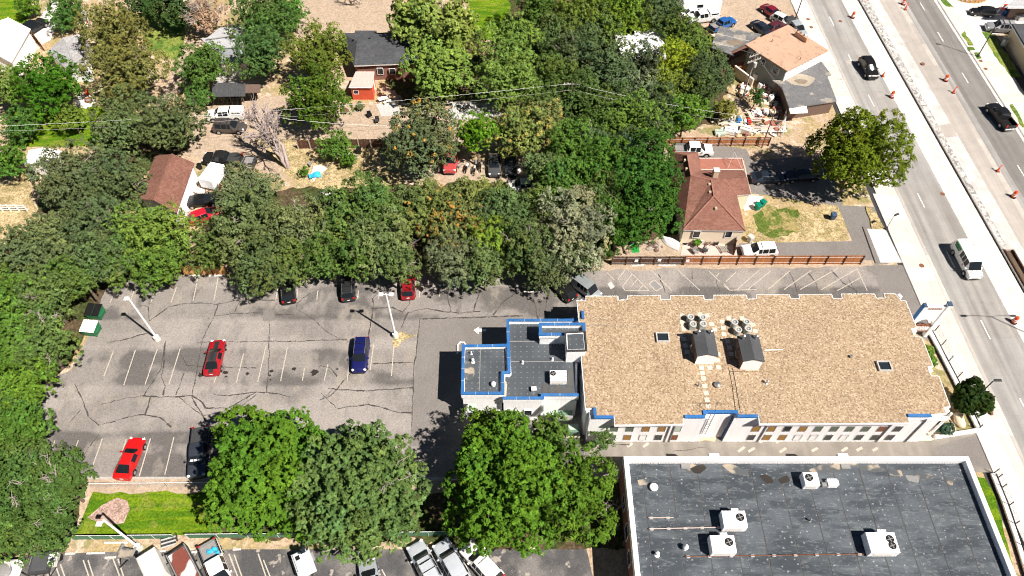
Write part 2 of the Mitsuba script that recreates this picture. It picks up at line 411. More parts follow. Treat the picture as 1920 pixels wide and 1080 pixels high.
zone('path', [(1392, 366), (1432, 368), (1420, 392), (1395, 395)], 'concrete_white', 0.02, 'short concrete walk with a green bin beside the brown hip roofed house')

for px, lb in (([(380, 360), (1290, 330), (1290, 440), (1165, 452), (1140, 490), (840, 500), (380, 500)], 'painted shade on the ground under the row of trees along the fence'), ([(955, -5), (1270, -5), (1330, 60), (1370, 150), (1350, 225), (1240, 258), (1130, 300), (960, 250)], 'painted shade on the ground under the dense grove'),
               ([(-60, 470), (70, 440), (230, 400), (360, 410), (345, 505), (215, 528), (120, 690), (66, 760), (105, 870), (158, 900), (130, 1005), (-60, 1060)], 'painted shade on the ground under the left hand thicket'), ([(180, 215), (330, 205), (355, 280), (285, 310), (230, 380), (70, 400), (80, 300), (190, 285)], 'painted shade on the ground under the gray green trees'),
               ([(720, 60), (905, 60), (905, 190), (760, 190), (720, 150)], 'painted shade on the ground under the tall lime green tree'), ([(405, 900), (800, 900), (1170, 880), (1170, 1035), (820, 1030), (800, 1012), (415, 1010)], 'soil with painted shade under the giant trees')):
    zone('leaf_litter', px, 'painted_shade', 0.0135, lb)  # dark ground sheets that paint the shade beneath the crowns
# main parking lot
LOT = XY([(205, 531), (260, 521), (345, 517), (430, 516), (860, 512), (1150, 503), (1640, 497), (1660, 556), (1150, 640), (1125, 830), (1110, 905), (840, 899), (163, 897), (112, 866), (84, 832), (72, 768), (84, 716), (134, 694), (150, 660), (166, 632), (190, 560)])
lot = struct('parking_lot', sheet(LOT, 0.016), 'asphalt_old', 'worn cracked asphalt parking lot')
zone('driveway', [(787, 598), (905, 592), (985, 590), (985, 600), (1000, 650), (1000, 840), (768, 835), (778, 700)], 'asphalt_new', 0.022, 'newer asphalt lane beside the blue trimmed building')
zone('driveway', [(1636, 497), (1697, 497), (1748, 602), (1740, 640), (1680, 600), (1652, 552)], 'asphalt_new', 0.022, 'dark asphalt entrance north of the gravel roofed building')
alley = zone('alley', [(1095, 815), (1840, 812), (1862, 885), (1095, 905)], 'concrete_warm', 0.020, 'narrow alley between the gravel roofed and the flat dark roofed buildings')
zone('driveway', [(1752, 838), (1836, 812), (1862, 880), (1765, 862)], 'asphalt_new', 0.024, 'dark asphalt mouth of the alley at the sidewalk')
LOW = XY([(-60, 1052), (90, 1040), (170, 1036), (440, 1030), (700, 1030), (1100, 1030), (1125, 1140), (-60, 1140)])
lot2 = struct('lower_parking_lot', sheet(LOW, 0.016), 'asphalt_dark', 'dark patched parking lot along the bottom edge')
zone('dirt_strip', [(130, 1012), (800, 1006), (830, 1032), (100, 1040)], 'dirt', 0.012, 'dirt strip between the green slat fence and the lower lot')
zone('dirt_strip', [(163, 896), (840, 896), (840, 922), (170, 924)], 'paledirt', 0.014, 'gravelly strip under the upper chain link fence')
zone('dirt_strip', [(430, 500), (1640, 488), (1640, 499), (1150, 506), (860, 514), (350, 518)], 'paledirt', 0.018, 'sandy strip along the wooden fence')

# painted lines of the main lot
LZ, CZ = 0.030, 0.024


def line(parent, a, b, w=0.11, m='paint_line', z=LZ):
    p, q = G(*a, z), G(*b, z)
    n = np.array([-(q - p)[1], (q - p)[0], 0]); n *= w / 2 / np.linalg.norm(n)
    add(parent, 'painted_line', quad(p - n, q - n, q + n, p + n), m)


for a, b in [((254, 535), (246, 562)), ((292, 538), (283, 567)), ((331, 538), (321, 567)), ((371, 520), (362, 565)), ((409, 520), (401, 564)), ((445, 545), (440, 565)), ((521, 540), (517, 562)), ((559, 535), (556, 562)), ((596, 545), (594, 562)),
             ((672, 545), (671, 560)), ((788, 520), (786, 558)), ((712, 522), (710, 560)), ((825, 540), (824, 556)), ((212, 555), (206, 568)),
             ((295, 654), (272, 721)), ((338, 653), (317, 720)), ((254, 656), (232, 722)), ((213, 657), (195, 705)), ((499, 648), (483, 717)), ((539, 651), (526, 715)), ((457, 662), (443, 718)), ((408, 700), (401, 718)), ((571, 690), (567, 714)), ((615, 683), (608, 713)), ((655, 678), (651, 713)),
             ((701, 643), (694, 694)), ((739, 642), (734, 705)),
             ((147, 825), (130, 872)), ((192, 822), (168, 890)), ((237, 823), (215, 893)), ((282, 822), (261, 893)), ((326, 820), (309, 890)), ((103, 826), (97, 840))]:
    line(lot, a, b)
# the north aisle: angled stalls
for a, b in [((1175, 503), (1217, 545)), ((1221, 506), (1260, 545)), ((1271, 506), (1312, 544)), ((1330, 509), (1350, 528)), ((1357, 532), (1368, 543)), ((1185, 514), (1167, 538)), ((1195, 524), (1184, 537)), ((1167, 538), (1172, 545)), ((1172, 545), (1217, 545)), ((1205, 535), (1197, 545)),
             ((1217, 532), (1227, 525)), ((1227, 525), (1242, 539)), ((1242, 539), (1230, 546)), ((1230, 546), (1217, 532)), ((1348, 512), (1342, 520)), ((1380, 510), (1361, 528)), ((1357, 535), (1367, 544)), ((1367, 544), (1420, 543)),
             ((1423, 507), (1382, 543)), ((1445, 508), (1402, 543)), ((1482, 507), (1440, 543)), ((1521, 507), (1470, 543)), ((1571, 503), (1500, 543)), ((1607, 504), (1540, 543)), ((1607, 504), (1626, 545)), ((1614, 520), (1570, 545)), ((1172, 506), (1158, 525)), ((1138, 511), (1152, 525))]:
    line(lot, a, b, 0.10)
for a, b in [((1176, 838), (1186, 831)), ((1206, 838), (1216, 831)), ((1384, 847), (1396, 838)), ((1403, 847), (1415, 840)), ((1462, 848), (1474, 840)), ((1522, 846), (1533, 840)), ((1578, 846), (1589, 839)), ((1606, 845), (1617, 839)), ((1636, 845), (1646, 840)), ((1424, 830), (1430, 825)), ((1455, 830), (1463, 825))]:
    line(alley, a, b, 0.28, 'paint_line', 0.026)
for a, b in [((104, 1060), (113, 1085)), ((113, 1058), (123, 1085)), ((156, 1050), (168, 1085)), ((165, 1050), (176, 1085)), ((211, 1045), (226, 1085)), ((221, 1048), (233, 1085)), ((372, 1029), (392, 1085)), ((429, 1038), (447, 1085)), ((439, 1040), (455, 1085)), ((484, 1038), (500, 1085)), ((494, 1050), (508, 1085)), ((546, 1050), (558, 1085)), ((766, 1052), (784, 1085)), ((803, 1026), (830, 1085)), ((861, 1034), (885, 1085)), ((930, 1060), (945, 1085)), ((716, 1068), (725, 1085))]:
    line(lot2, a, b, 0.12)
# arrow on the asphalt lane
aw = XY([(888, 619), (899, 612), (897, 616), (912, 617), (912, 621), (897, 622), (898, 627)], 0.03)
add(lot, 'painted_arrow', sheet(aw, 0.032), 'paint_white')

# tar-sealed and open cracks
CR = [[(280, 602), (318, 575), (340, 570), (372, 568), (405, 571), (440, 563), (520, 562)], [(280, 602), (278, 575), (262, 572)], [(409, 570), (402, 592), (440, 588), (490, 586)], [(402, 592), (380, 635), (370, 690), (360, 742)], [(280, 624), (240, 635), (200, 643)],
      [(448, 568), (440, 585)], [(490, 590), (550, 590)], [(338, 662), (350, 685), (385, 688), (480, 690)], [(345, 700), (330, 740)], [(268, 742), (300, 745), (360, 742), (380, 755), (385, 765), (430, 765), (480, 735), (520, 738)], [(268, 742), (230, 748), (190, 758)],
      [(270, 742), (284, 720), (303, 690), (310, 640)], [(140, 720), (155, 750), (165, 780), (185, 797), (215, 790), (240, 782), (270, 777)], [(282, 745), (272, 778), (300, 783), (320, 800)], [(360, 745), (378, 775), (390, 802)], [(395, 803), (430, 780), (480, 740)], [(336, 745), (360, 765), (380, 780), (430, 770)],
      [(310, 640), (306, 690), (302, 705), (310, 725), (306, 740)], [(512, 580), (523, 565), (557, 568), (580, 550)], [(557, 568), (557, 582), (568, 585), (590, 600), (610, 620), (640, 637), (655, 640)], [(690, 640), (698, 590), (700, 575), (698, 560), (712, 545)], [(698, 578), (735, 576), (755, 585), (768, 570), (768, 562)], [(765, 586), (752, 615)],
      [(765, 586), (800, 578), (830, 584), (845, 585), (840, 560), (838, 540)], [(845, 585), (860, 587), (900, 584)], [(925, 590), (940, 570), (965, 550)], [(888, 585), (895, 560), (900, 545)], [(700, 682), (740, 680), (775, 680)], [(600, 750), (620, 742), (660, 697)], [(600, 685), (620, 690), (632, 705)], [(615, 728), (640, 731), (690, 733), (775, 726)],
      [(600, 750), (615, 740), (622, 730)], [(603, 737), (630, 765)], [(633, 766), (690, 758), (720, 765), (745, 773), (770, 774)], [(787, 598), (783, 640), (776, 690), (772, 800)], [(787, 598), (860, 596), (980, 592)], [(505, 600), (504, 690), (500, 735)], [(480, 640), (560, 640), (650, 636)],
      [(370, 642), (480, 640)], [(1235, 515), (1247, 548)], [(1298, 508), (1297, 530), (1292, 550)], [(1343, 525), (1350, 550)], [(1020, 600), (1026, 560)], [(1000, 560), (1010, 600)], [(1480, 510), (1490, 530), (1495, 550)], [(1515, 512), (1530, 530), (1535, 548)], [(1560, 508), (1580, 530), (1605, 545), (1610, 560)], [(1590, 520), (1605, 548)],
      [(1110, 830), (1180, 834)], [(1262, 846), (1295, 843), (1310, 839), (1328, 840)], [(150, 862), (170, 835), (185, 815)], [(480, 735), (430, 742), (400, 740)], [(240, 635), (262, 628), (280, 624)], [(520, 738), (545, 745)], [(150, 770), (130, 792)]]
cr = random.Random(3)
for c in CR:
    pts = []
    for a, b in zip(c[:-1], c[1:]):
        k = max(1, int(math.hypot(b[0] - a[0], b[1] - a[1]) / 7))
        for i in range(k):
            t = i / k
            pts.append((a[0] + t * (b[0] - a[0]) + (cr.uniform(-1, 1) if i else 0), a[1] + t * (b[1] - a[1]) + (cr.uniform(-.8, .8) if i else 0)))
    pts.append(c[-1])
    W_ = XY(pts, CZ); w0 = cr.uniform(.025, .05)
    pg = shapely.union_all([LineString([W_[i], W_[i + 1]]).buffer(w0 * cr.choice((.7, 1, 1, 1.6, 2.1)), cap_style=1, quad_segs=2) for i in range(len(W_) - 1)])
    for g in getattr(pg, 'geoms', [pg]): add(lot, 'crack', sheet(list(g.exterior.coords), CZ + 0.003), 'tar')
# oil stains, weeds at pole foot, worn patch
for u, v, r in [(377, 703, 7), (423, 699, 6), (424, 706, 3), (464, 701, 5), (509, 696, 5), (506, 704, 3), (507, 712, 2), (552, 692, 5), (590, 697, 8), (588, 702, 5), (632, 692, 3)]:
    o = G(u, v)
    t = np.linspace(0, 2 * np.pi, 15)[:-1]
    rr = r / 17.0 * np.array([cr.uniform(.6, 1.15) for _ in t])
    add(lot, 'oil_stain', sheet(list(zip(o[0] + rr * np.cos(t), o[1] + 0.8 * rr * np.sin(t))), 0.033), 'oil')
add(lot, 'patch', sheet(XY([(494, 582), (514, 581), (516, 601), (493, 602)]), 0.029), 'asphalt_new')
add(lot, 'stall_mark', sheet(XY([(1139, 532), (1146, 528), (1153, 538), (1145, 543)]), 0.029), 'lightgray')
add(lot, 'stall_mark', sheet(XY([(1220, 533), (1227, 527), (1240, 538), (1231, 544)]), 0.028), 'midgray')
solo('dry_weeds', sheet(XY([(735, 640), (750, 622), (760, 624), (765, 628), (785, 629), (765, 634), (752, 642), (744, 655), (738, 650)]), 0.036), 'drygrass', 'dry weeds and dirt around the foot of the twin lamp pole', kind='stuff')


# ---------------------------------------------------------------- the road, along +y
def RX(a100, a50):
    return lambda y: a100 + (a50 - a100) * (100 - y) / 50.0


r_sw, r_k, r_d, r_w, r_m, r_g, r_c, r_t, r_l, r_e = (RX(50.3, 51.0), RX(54.0, 54.9), RX(56.4, 57.6), RX(60.1, 61.4), RX(63.15, 64.75), RX(64.65, 65.7), RX(66.7, 67.7), RX(69.6, 70.0), RX(71.3, 71.9), RX(76.9, 77.2))
road = thing('road', 'pale concrete multi lane road under repair', kind='structure')


def strip(parent, name, xa, xb, y0, y1, step, z0, z1, mats, gap=0.02, ga=0.0):
    y, i = y0, 0
    rr = random.Random(name)
    while y < y1 - 0.1:
        e = min(y + step, y1)
        g = gap / 2
        pts = [(xa(y) + ga, y + g), (xb(y) - ga, y + g), (xb(e) - ga, e - g), (xa(e) + ga, e - g)]
        add(parent, name, slab(pts, z0, z1), rr.choice(mats))
        y = e; i += 1


struct('road_bed', sheet([(50.2, 5), (84, 5), (83, 150), (50.2, 150)], 0.006), 'darkgray', 'dark road bed under the concrete panels')
Y0, Y1 = 12, 150
strip(road, 'panel', r_k, r_d, Y0, Y1, 5.2, -0.2, 0.03, ['road_gray', 'road_gray', 'road_tan2'], 0.015, 0.006)
strip(road, 'panel', r_d, r_w, Y0, Y1, 5.2, -0.2, 0.03, ['road_gray', 'road_tan2'], 0.015, 0.006)
strip(road, 'panel', r_w, r_m, Y0, Y1, 6.5, -0.2, 0.032, ['road_white'], 0.015, 0.006)
strip(road, 'panel', r_g, r_c, 62, Y1, 7.5, -0.2, 0.20, ['road_rough'], 0.01, 0.0)
strip(road, 'panel', lambda y: r_g(y) + 0.4, r_c, Y0, 62, 7.5, -0.2, 0.20, ['road_rough'], 0.01, 0.0)
strip(road, 'panel', r_c, r_t, Y0, Y1, 6.0, -0.2, 0.03, ['road_tan'], 0.015, 0.006)
strip(road, 'panel', r_t, lambda y: r_t(y) + 0.75, Y0, Y1, 6.0, -0.2, 0.034, ['road_tan', 'road_white2'], 0.015, 0.0)
strip(road, 'panel', lambda y: r_t(y) + 0.75, r_l, Y0, Y1, 6.0, -0.2, 0.03, ['road_gray'], 0.015, 0.0)
strip(road, 'panel', r_l, lambda y: 73.9, Y0, Y1, 6.0, -0.2, 0.03, ['road_asphalt', 'road_asphalt'], 0.012, 0.005)
strip(road, 'panel', lambda y: 73.9, lambda y: r_e(y) - 0.5, Y0, Y1, 6.0, -0.2, 0.03, ['road_asphalt', 'road_asphalt'], 0.012, 0.005)
strip(road, 'gutter', lambda y: r_e(y) - 0.5, r_e, Y0, Y1, 6.0, -0.2, 0.035, ['concrete_white'], 0.015, 0.0)
mat('road_tan2', concrete((0.325, 0.312, 0.298), 0.2, 0.7), 0.9, 0.2)
mat('road_white2', concrete((0.50, 0.47, 0.43), 0.2, 0.2), 0.9, 0.2)
mat('road_asphalt', concrete((0.215, 0.208, 0.20), 0.15, 0.5), 0.9, 0.2)
for xl, ys in ((r_d, [(105, 102.4), (94.4, 91.5), (83, 80.2), (72.6, 69.9), (62, 59.2), (51, 48.2), (40.2, 37.4), (116, 113.2), (29, 26)]), (lambda y: 73.5, [(120.4, 118), (111.3, 108.5), (100, 97.3), (89, 86.3), (78.4, 75.6), (67, 64.3)])):
    for a, b in ys:
        add(road, 'lane_dash', quad((xl(a) - .07, a, .045), (xl(b) - .07, b, .045), (xl(b) + .07, b, .045), (xl(a) + .07, a, .045)), 'paint_white')
add(road, 'patch', sheet(XY([(1758, 236), (1785, 231), (1795, 256), (1765, 259)], .2), 0.208), 'road_tan')
add(road, 'patch', sheet(XY([(1585, 114), (1596, 112), (1599, 119), (1589, 122)], .03), 0.038), 'road_tan')
# raised median: kerb with its shadow painted as a black strip, cobbles, planter
med = thing('median', 'raised median strip of white and gray cobbles', kind='structure')
kpts = [(r_m(y), y) for y in np.arange(Y0, Y1 + 1, 6)]
add(med, 'joint', slab(kpts + [(x + .20, y) for x, y in kpts[::-1]], -0.2, 0.012), 'black')  # black strip paints the kerb shadow along its foot
add(med, 'kerb', slab([(x + .20, y) for x, y in kpts] + [(x + .36, y) for x, y in kpts[::-1]], -0.2, 0.26), 'concrete')
add(med, 'bed', slab([(r_m(y) + .36, y) for y in (62, Y1)] + [(r_g(y), y) for y in (Y1, 62)], -0.2, 0.16), 'midgray')
ico = trimesh.creation.icosphere(subdivisions=1)
ic0 = trimesh.creation.icosphere(subdivisions=0)


def stones(n, ylo, yhi, xlo, xhi, z, r0, r1):
    y = RNG.uniform(ylo, yhi, n); x = xlo(y) + (xhi(y) - xlo(y)) * RNG.uniform(0, 1, n)
    v = ic0.vertices[None] * RNG.uniform(r0, r1, (n, 1, 3)) + RNG.normal(0, r0 * .12, (n, len(ic0.vertices), 3)) + np.stack([x, y, np.full(n, z)], 1)[:, None]
    f = ic0.faces[None] + (np.arange(n) * len(ic0.vertices))[:, None, None]
    return trimesh.Trimesh(v.reshape(-1, 3), f.reshape(-1, 3), process=False)


add(med, 'cobbles', stones(6500, 62.2, 140, lambda y: r_m(y) + .44, lambda y: r_g(y) - .06, .17, .05, .11), 'stone', kind='stuff')
p = lambda y, dx: (r_m(y) + dx, y)
plz = thing('planter', 'long brown soil planter with timber edges in the median', 'planter')
add(plz, 'soil', slab([p(62, .45), p(62, 1.5), p(Y0, 1.9), p(Y0, .45)], -0.2, 0.15), 'oil_soil')
mat('oil_soil', concrete((0.13, 0.10, 0.07), 0.6), 0.95, 0.1)
for i, (a, b) in enumerate(((.36, .52), (1.45, 1.62))):
    add(plz, 'edge', slab([p(62, a), p(62, b), p(Y0, b + .3 * i), p(Y0, a + .3 * i)], -0.2, 0.45), 'wood_dark')
add(plz, 'edge', slab([p(62.15, .36), p(62.15, 1.62), p(62.0, 1.62), p(62.0, .36)], -0.2, 0.45), 'pinkflat')

# pavements of separate slabs, kerbs
swk = thing('sidewalk', 'white concrete sidewalk along the near side of the road', kind='structure')
strip(swk, 'slab', r_sw, lambda y: r_sw(y) + 2.35, 14, 72.5, 2.15, -0.2, 0.12, ['concrete_white', 'concrete_white', 'sw_b'], 0.025)
strip(swk, 'slab', lambda y: r_sw(y) + 2.37, lambda y: r_k(y) - .42, 14, 72.5, 2.15, -0.2, 0.12, ['concrete_white', 'sw_b', 'sw_b'], 0.025)
strip(swk, 'slab', lambda y: r_k(y) - 3.3, lambda y: r_k(y) - .42, 72.5, 140, 2.15, -0.2, 0.12, ['concrete_white', 'sw_b'], 0.025)
strip(swk, 'kerb', lambda y: r_k(y) - .40, r_k, 14, 140, 4.3, -0.2, 0.13, ['concrete', 'sw_b'], 0.015)
mat('sw_b', concrete((0.60, 0.57, 0.53), 0.2), 0.9, 0.2)
swe = thing('sidewalk', 'white concrete sidewalk along the far side of the road', kind='structure')
strip(swe, 'slab', lambda y: r_e(y) + .2, lambda y: r_e(y) + 2.2, 60, 140, 2.15, -0.2, 0.12, ['concrete_white', 'sw_b'], 0.025)
strip(swe, 'slab', lambda y: r_e(y) + 2.22, lambda y: r_e(y) + 4.5, 60, 140, 2.15, -0.2, 0.12, ['concrete_white', 'concrete_white', 'sw_b'], 0.025)
strip(swe, 'kerb', r_e, lambda y: r_e(y) + .18, 60, 140, 4.3, -0.2, 0.13, ['concrete'], 0.015)
zone('driveway', [(1790, -4), (1840, -4), (1870, 40), (1850, 70), (1835, 75), (1800, 20)], 'concrete_white', 0.125, 'concrete driveway of the far side houses')
zone('driveway', [(1838, -6), (1990, -6), (1990, 64), (1850, 64)], 'concrete_white', 0.014, 'broad concrete apron in front of the far side houses')
zone('verge', [(1765, 0), (1772, -4), (1790, 15), (1775, 12)], 'roughgreen', 0.128, 'grass wedge by the far kerb')
zone('verge', [(1803, 65), (1808, 58), (1825, 84), (1815, 84)], 'roughgreen', 0.128, 'grass wedge in the far sidewalk')
zone('verge', [(1813, 86), (1826, 88), (1830, 94), (1818, 95)], 'roughgreen', 0.132, 'small planted square in the far sidewalk')
zone('verge', [(1825, 100), (1835, 100), (1841, 110), (1831, 111)], 'roughgreen', 0.136, 'square bed at the foot of the far street lamp')
zone('verge', [(1840, 58), (1858, 60), (1880, 90), (1917, 146), (1898, 147), (1865, 105)], 'roughgreen', 0.130, 'grass strip beside the far side houses')
zone('verge', [(1892, 196), (1900, 195), (1925, 240), (1915, 240)], 'roughgreen', 0.132, 'grass wedge beside the black pickup')
zone('verge', [(1624, 388), (1636, 390), (1661, 428), (1658, 432), (1635, 430)], 'drygrass', 0.13, 'weedy corner between driveway and sidewalk')
pad = XY([(1625, 430), (1660, 432), (1690, 493), (1650, 493)])
add(swk, 'slab', slab(pad, -0.1, 0.14), 'concrete_white')
add(swk, 'kerb', slab(XY([(1617, 426), (1625, 430), (1650, 493), (1641, 494)]), -0.1, 0.16), 'asphalt_new')
for u, v, par in [(1728, 498, swk), (1857, 774, swk), (1839, 114, swe), (1848, 129, swe), (1730, 120, road), (1576, 39, road), (1768, 363, road), (1515, 36, swk), (1521, 51, swk)]:
    c = G(u, v, .12)
    add(par, 'manhole_cover', cyl((c[0], c[1], .05), .33, {road: .01 if u != 1730 else .162}.get(par, .085), 20), 'manhole')
# cobble strip on the near sidewalk, north part
add(swk, 'cobbles', stones(1500, 74, 135, lambda y: r_k(y) - 1.35, lambda y: r_k(y) - .7, .10, .04, .09), 'stone', kind='stuff')
# right of the dark roofed building: wall, lawn strip
zone('lawn', [(1828, 893), (1848, 897), (1866, 930), (1905, 1085), (1893, 1085)], 'lawn', 0.01, 'thin green lawn strip beside the flat dark roofed building')
zone('planting_bed', [(1725, 628), (1750, 640), (1848, 800), (1752, 818), (1778, 770)], 'dirt', 0.012, 'brown planting bed at the end of the gravel roofed building')
# ---------------------------------------------------------------- buildings
def PY(u, v, Y):
    d = np.array([(u - 960) / FOC, CP + SP * (540 - v) / FOC, -SP + CP * (540 - v) / FOC])
    q = np.array([0, 0, CAM_H]) + Y / d[1] * d
    return q[0], q[2]


def window(parent, x, y, z, w, h, face='s', frame='white', fill='glass_house', fr=0.06, ang=None):
    """a framed window on a wall: frame proud of the wall, pane set into it; face s: wall faces -y, w/e: faces -x/+x, or ang: outward angle"""
    a = {'s': -math.pi / 2, 'n': math.pi / 2, 'e': 0.0, 'w': math.pi}.get(face, 0.0) if ang is None else ang
    M = trimesh.transformations.translation_matrix((x, y, z)) @ trimesh.transformations.rotation_matrix(a, (0, 0, 1))
    bars = [box(-.03, .05, -w / 2, w / 2, 0, fr), box(-.03, .05, -w / 2, w / 2, h - fr, h), box(-.03, .05, -w / 2, -w / 2 + fr, fr, h - fr), box(-.03, .05, w / 2 - fr, w / 2, fr, h - fr)]
    f = cat(bars); f.apply_transform(M)
    k = add(parent, 'window', f, frame)
    g = box(-.02, .02, -w / 2 + fr, w / 2 - fr, fr, h - fr); g.apply_transform(M)
    add(k, 'pane', g, fill)
    return k


def gable(pts, z0, ze, zr, over=0.35):
    """gable house from 4 eave corners a,b,c,d (a-b and c-d are the eaves): roof slabs and wall mesh"""
    a, b, c, d = [np.array(q, float) for q in pts]
    r1, r2 = (a + d) / 2, (b + c) / 2
    P = lambda q, z: np.array([q[0], q[1], z])
    def pl(q0, q1, q2, q3, t=.16):
        v = np.array([q0, q1, q2, q3]); w = v - [0, 0, t]
        return trimesh.convex.convex_hull(np.vstack([v, w]))
    roofs = [pl(P(a, ze), P(b, ze), P(r2, zr), P(r1, zr)), pl(P(d, ze), P(c, ze), P(r2, zr), P(r1, zr))]
    cc = (a + b + c + d) / 4
    s = lambda q: cc + (q - cc) * (1 - over / max(1e-6, np.linalg.norm(q - cc)) * 1.3)
    a2, b2, c2, d2 = s(a), s(b), s(c), s(d)
    m1, m2 = (a2 + d2) / 2, (b2 + c2) / 2
    wall = trimesh.convex.convex_hull(np.array([P(q, z0) for q in (a2, b2, c2, d2)] + [P(q, ze - .1) for q in (a2, b2, c2, d2)] + [P(m1, zr - .25), P(m2, zr - .25)]))
    return roofs, wall


# --- flat dark roofed building at the bottom right
db = thing('flat_roofed_building', 'long building with a dark patched membrane roof inside a white parapet', 'building')
ZD = 5.3
x0, y1 = G(1169.5, 858, ZD)[:2]; x1, y2 = G(1815, 853, ZD)[:2]; YN = (y1 + y2) / 2; YS = 3.0
add(db, 'wall', box(x0 + .12, x1 - .12, YS, YN - .12, 0, 4.55), 'brick_brown')
pw = .47
for nm, b in (('parapet', box(x0, x1, YN - pw, YN, 4.3, ZD)), ('parapet', box(x0, x0 + pw, YS, YN - pw, 4.3, ZD)), ('parapet', box(x1 - pw, x1, YS, YN - pw, 4.3, ZD))):
    add(db, nm, b, 'white')
rf = add(db, 'roof', box(x0 + pw, x1 - pw, YS, YN - pw, 4.4, 4.60), 'pavergray')
sx = [x0 + pw] + [G(u, 868, 4.62)[0] for u in (1201, 1254, 1304, 1354, 1404, 1457, 1507, 1557, 1606, 1657, 1709, 1760)] + [x1 - pw]
for i in range(len(sx) - 1):
    add(rf, 'membrane_sheet', box(sx[i] + .05, sx[i + 1] - .05, YS, YN - pw - .05, 4.60, 4.625 + .006 * (i % 2)), 'membrane')
zt = 4.640
for pts, m in [([(1290, 875), (1297, 872), (1306, 874), (1310, 880), (1300, 886), (1291, 884)], 'sediment'), ([(1297, 880), (1306, 875), (1318, 873), (1322, 877), (1316, 882), (1311, 886), (1303, 885)], 'oil'), ([(1357, 873), (1372, 872), (1385, 878), (1395, 885), (1398, 890), (1385, 888), (1370, 884)], 'sediment'),
               ([(1389, 881), (1400, 883), (1402, 891), (1396, 890)], 'sediment'), ([(1520, 882), (1545, 872), (1575, 869), (1600, 870), (1588, 880), (1560, 884), (1535, 884)], 'sediment'), ([(1602, 869), (1625, 869), (1645, 874), (1660, 882), (1640, 883), (1615, 880)], 'sediment'), ([(1668, 881), (1688, 884), (1690, 891), (1670, 889)], 'sediment'),
               ([(1427, 893), (1436, 892), (1446, 898), (1448, 903), (1440, 905), (1432, 899)], 'oil'), ([(1462, 900), (1475, 894), (1479, 900), (1466, 905)], 'oil'), ([(1714, 886), (1730, 889), (1748, 893), (1745, 899), (1722, 897)], 'sediment'), ([(1776, 896), (1786, 898), (1784, 908), (1778, 905)], 'sediment'),
               ([(1198, 902), (1215, 900), (1213, 906), (1200, 908)], 'sediment'), ([(1700, 893), (1722, 895), (1720, 903), (1705, 900)], 'midgray')]:
    pts = XY(pts, zt)
    pts = list(Polygon(pts).buffer(.25).buffer(-.12).exterior.coords)
    add(rf, 'dirt_patch', sheet(pts, zt + (.004 if m == 'oil' else 0)), m)
for u, v, w, h in ((1285, 875, 9, 5), (1582, 866, 10, 5)):      # scuppers and outlet boxes at the parapet
    c = G(u, v, 4.6); add(db, 'drain_box', rbox((c[0], YN - pw - .35, 4.63), .9, .5, .12, 0), 'midgray')
for u in (1340, 1582):
    c = G(u, 856, ZD); add(db, 'scupper', box(c[0] - .5, c[0] + .5, YN, YN + .35, ZD - .5, ZD - .05), 'white')
for vv, (a, b) in ((935, (.2, 2.0)), (990, (.1, 1.6)), (1040, (.2, 2.2))):
    c = G(1185, vv, 3.2); window(db, x0 + .1, c[1], 1.2, 1.4, 1.7, 'w')
def rooftop_unit(label, u, v, z, l, w, h, fans, group=None, hood=True):
    c = G(u, v, z)
    k = thing('air_conditioner', label, 'air conditioner', group)
    add(k, 'curb', rbox((c[0], c[1], z), l * .92, w * .9, .18), 'midgray')
    cab = add(k, 'cabinet', rbox((c[0], c[1], z + .18), l, w, h, 0, .03), 'white')
    if hood: add(k, 'hood', rbox((c[0] + l * .1, c[1] + w / 2 + .12, z + .45), l * .3, .3, h * .65), 'white')
    add(k, 'access_panel', box(c[0] - l * .35, c[0] + l * .30, c[1] - w / 2 - .015, c[1] - w / 2 + .01, z + .3, z + h * .8), 'offwhite')
    for dx, dy, r in fans:
        q = (c[0] + dx, c[1] + dy, z + .18 + h)
        fa = add(k, 'fan', lathe(q, [[r, -.05], [r + .05, 0], [r + .05, .05], [r, .05], [r, .01], [.001, .01]], 24), 'black')
        bl = [rbox((q[0] + .5 * r * math.cos(t), q[1] + .5 * r * math.sin(t), q[2] + .015), r * .9, r * .28, .02, t) for t in (0.3, 1.87, 3.44, 5.0)]
        add(fa, 'blades', cat(bl + [cyl((q[0], q[1], q[2] + .012), r * .2, .04, 12)]), 'midgray')
    return k
rooftop_unit('white rooftop air conditioner, rear one of the pair on the dark roof', 1371, 982, 4.62, 2.25, 1.6, 1.15, [(.55, .15, .32)], )
rooftop_unit('white rooftop air conditioner, front one of the pair on the dark roof', 1350, 1028, 4.62, 2.25, 1.6, 1.15, [(.55, .15, .32)])
rooftop_unit('largest white rooftop air conditioner with two fans, alone at right of the dark roof', 1645, 1025, 4.62, 2.7, 1.9, 1.1, [(.75, .30, .3), (.8, -.3, .3)])
rooftop_unit('gray topped air conditioner near the rear parapet of the dark roof', 1514, 906, 4.62, 1.45, 1.35, 1.0, [(-.2, .1, .32)], hood=False)
c = G(1558, 908, 4.62); k = thing('roof_box', 'small open white box beside the gray topped air conditioner', 'equipment box')
add(k, 'body', rbox((c[0], c[1], 4.63), .95, .75, .5), 'white'); add(k, 'lid', rbox((c[0] + .1, c[1], 5.13), .95, .5, .05), 'white'); add(k, 'duct', rbox((c[0] - .75, c[1] - .15, 4.63), .5, .4, .35), 'midgray')
def dome_vent(label, u, v, z, r, h, m='steel', group=None):
    c = G(u, v, z + h * .6); k = thing('roof_vent', label, 'roof vent', group)
    add(k, 'base', cyl((c[0], c[1], z), r * .75, h * .6, 18, r * .6), m, 40)
    add(k, 'cap', lathe((c[0], c[1], z + h * .5), [[0, 0], [r, 0], [r, .08], [r * .85, .16], [r * .35, h * .42], [0, h * .5]], 20), m, 40)
    return k
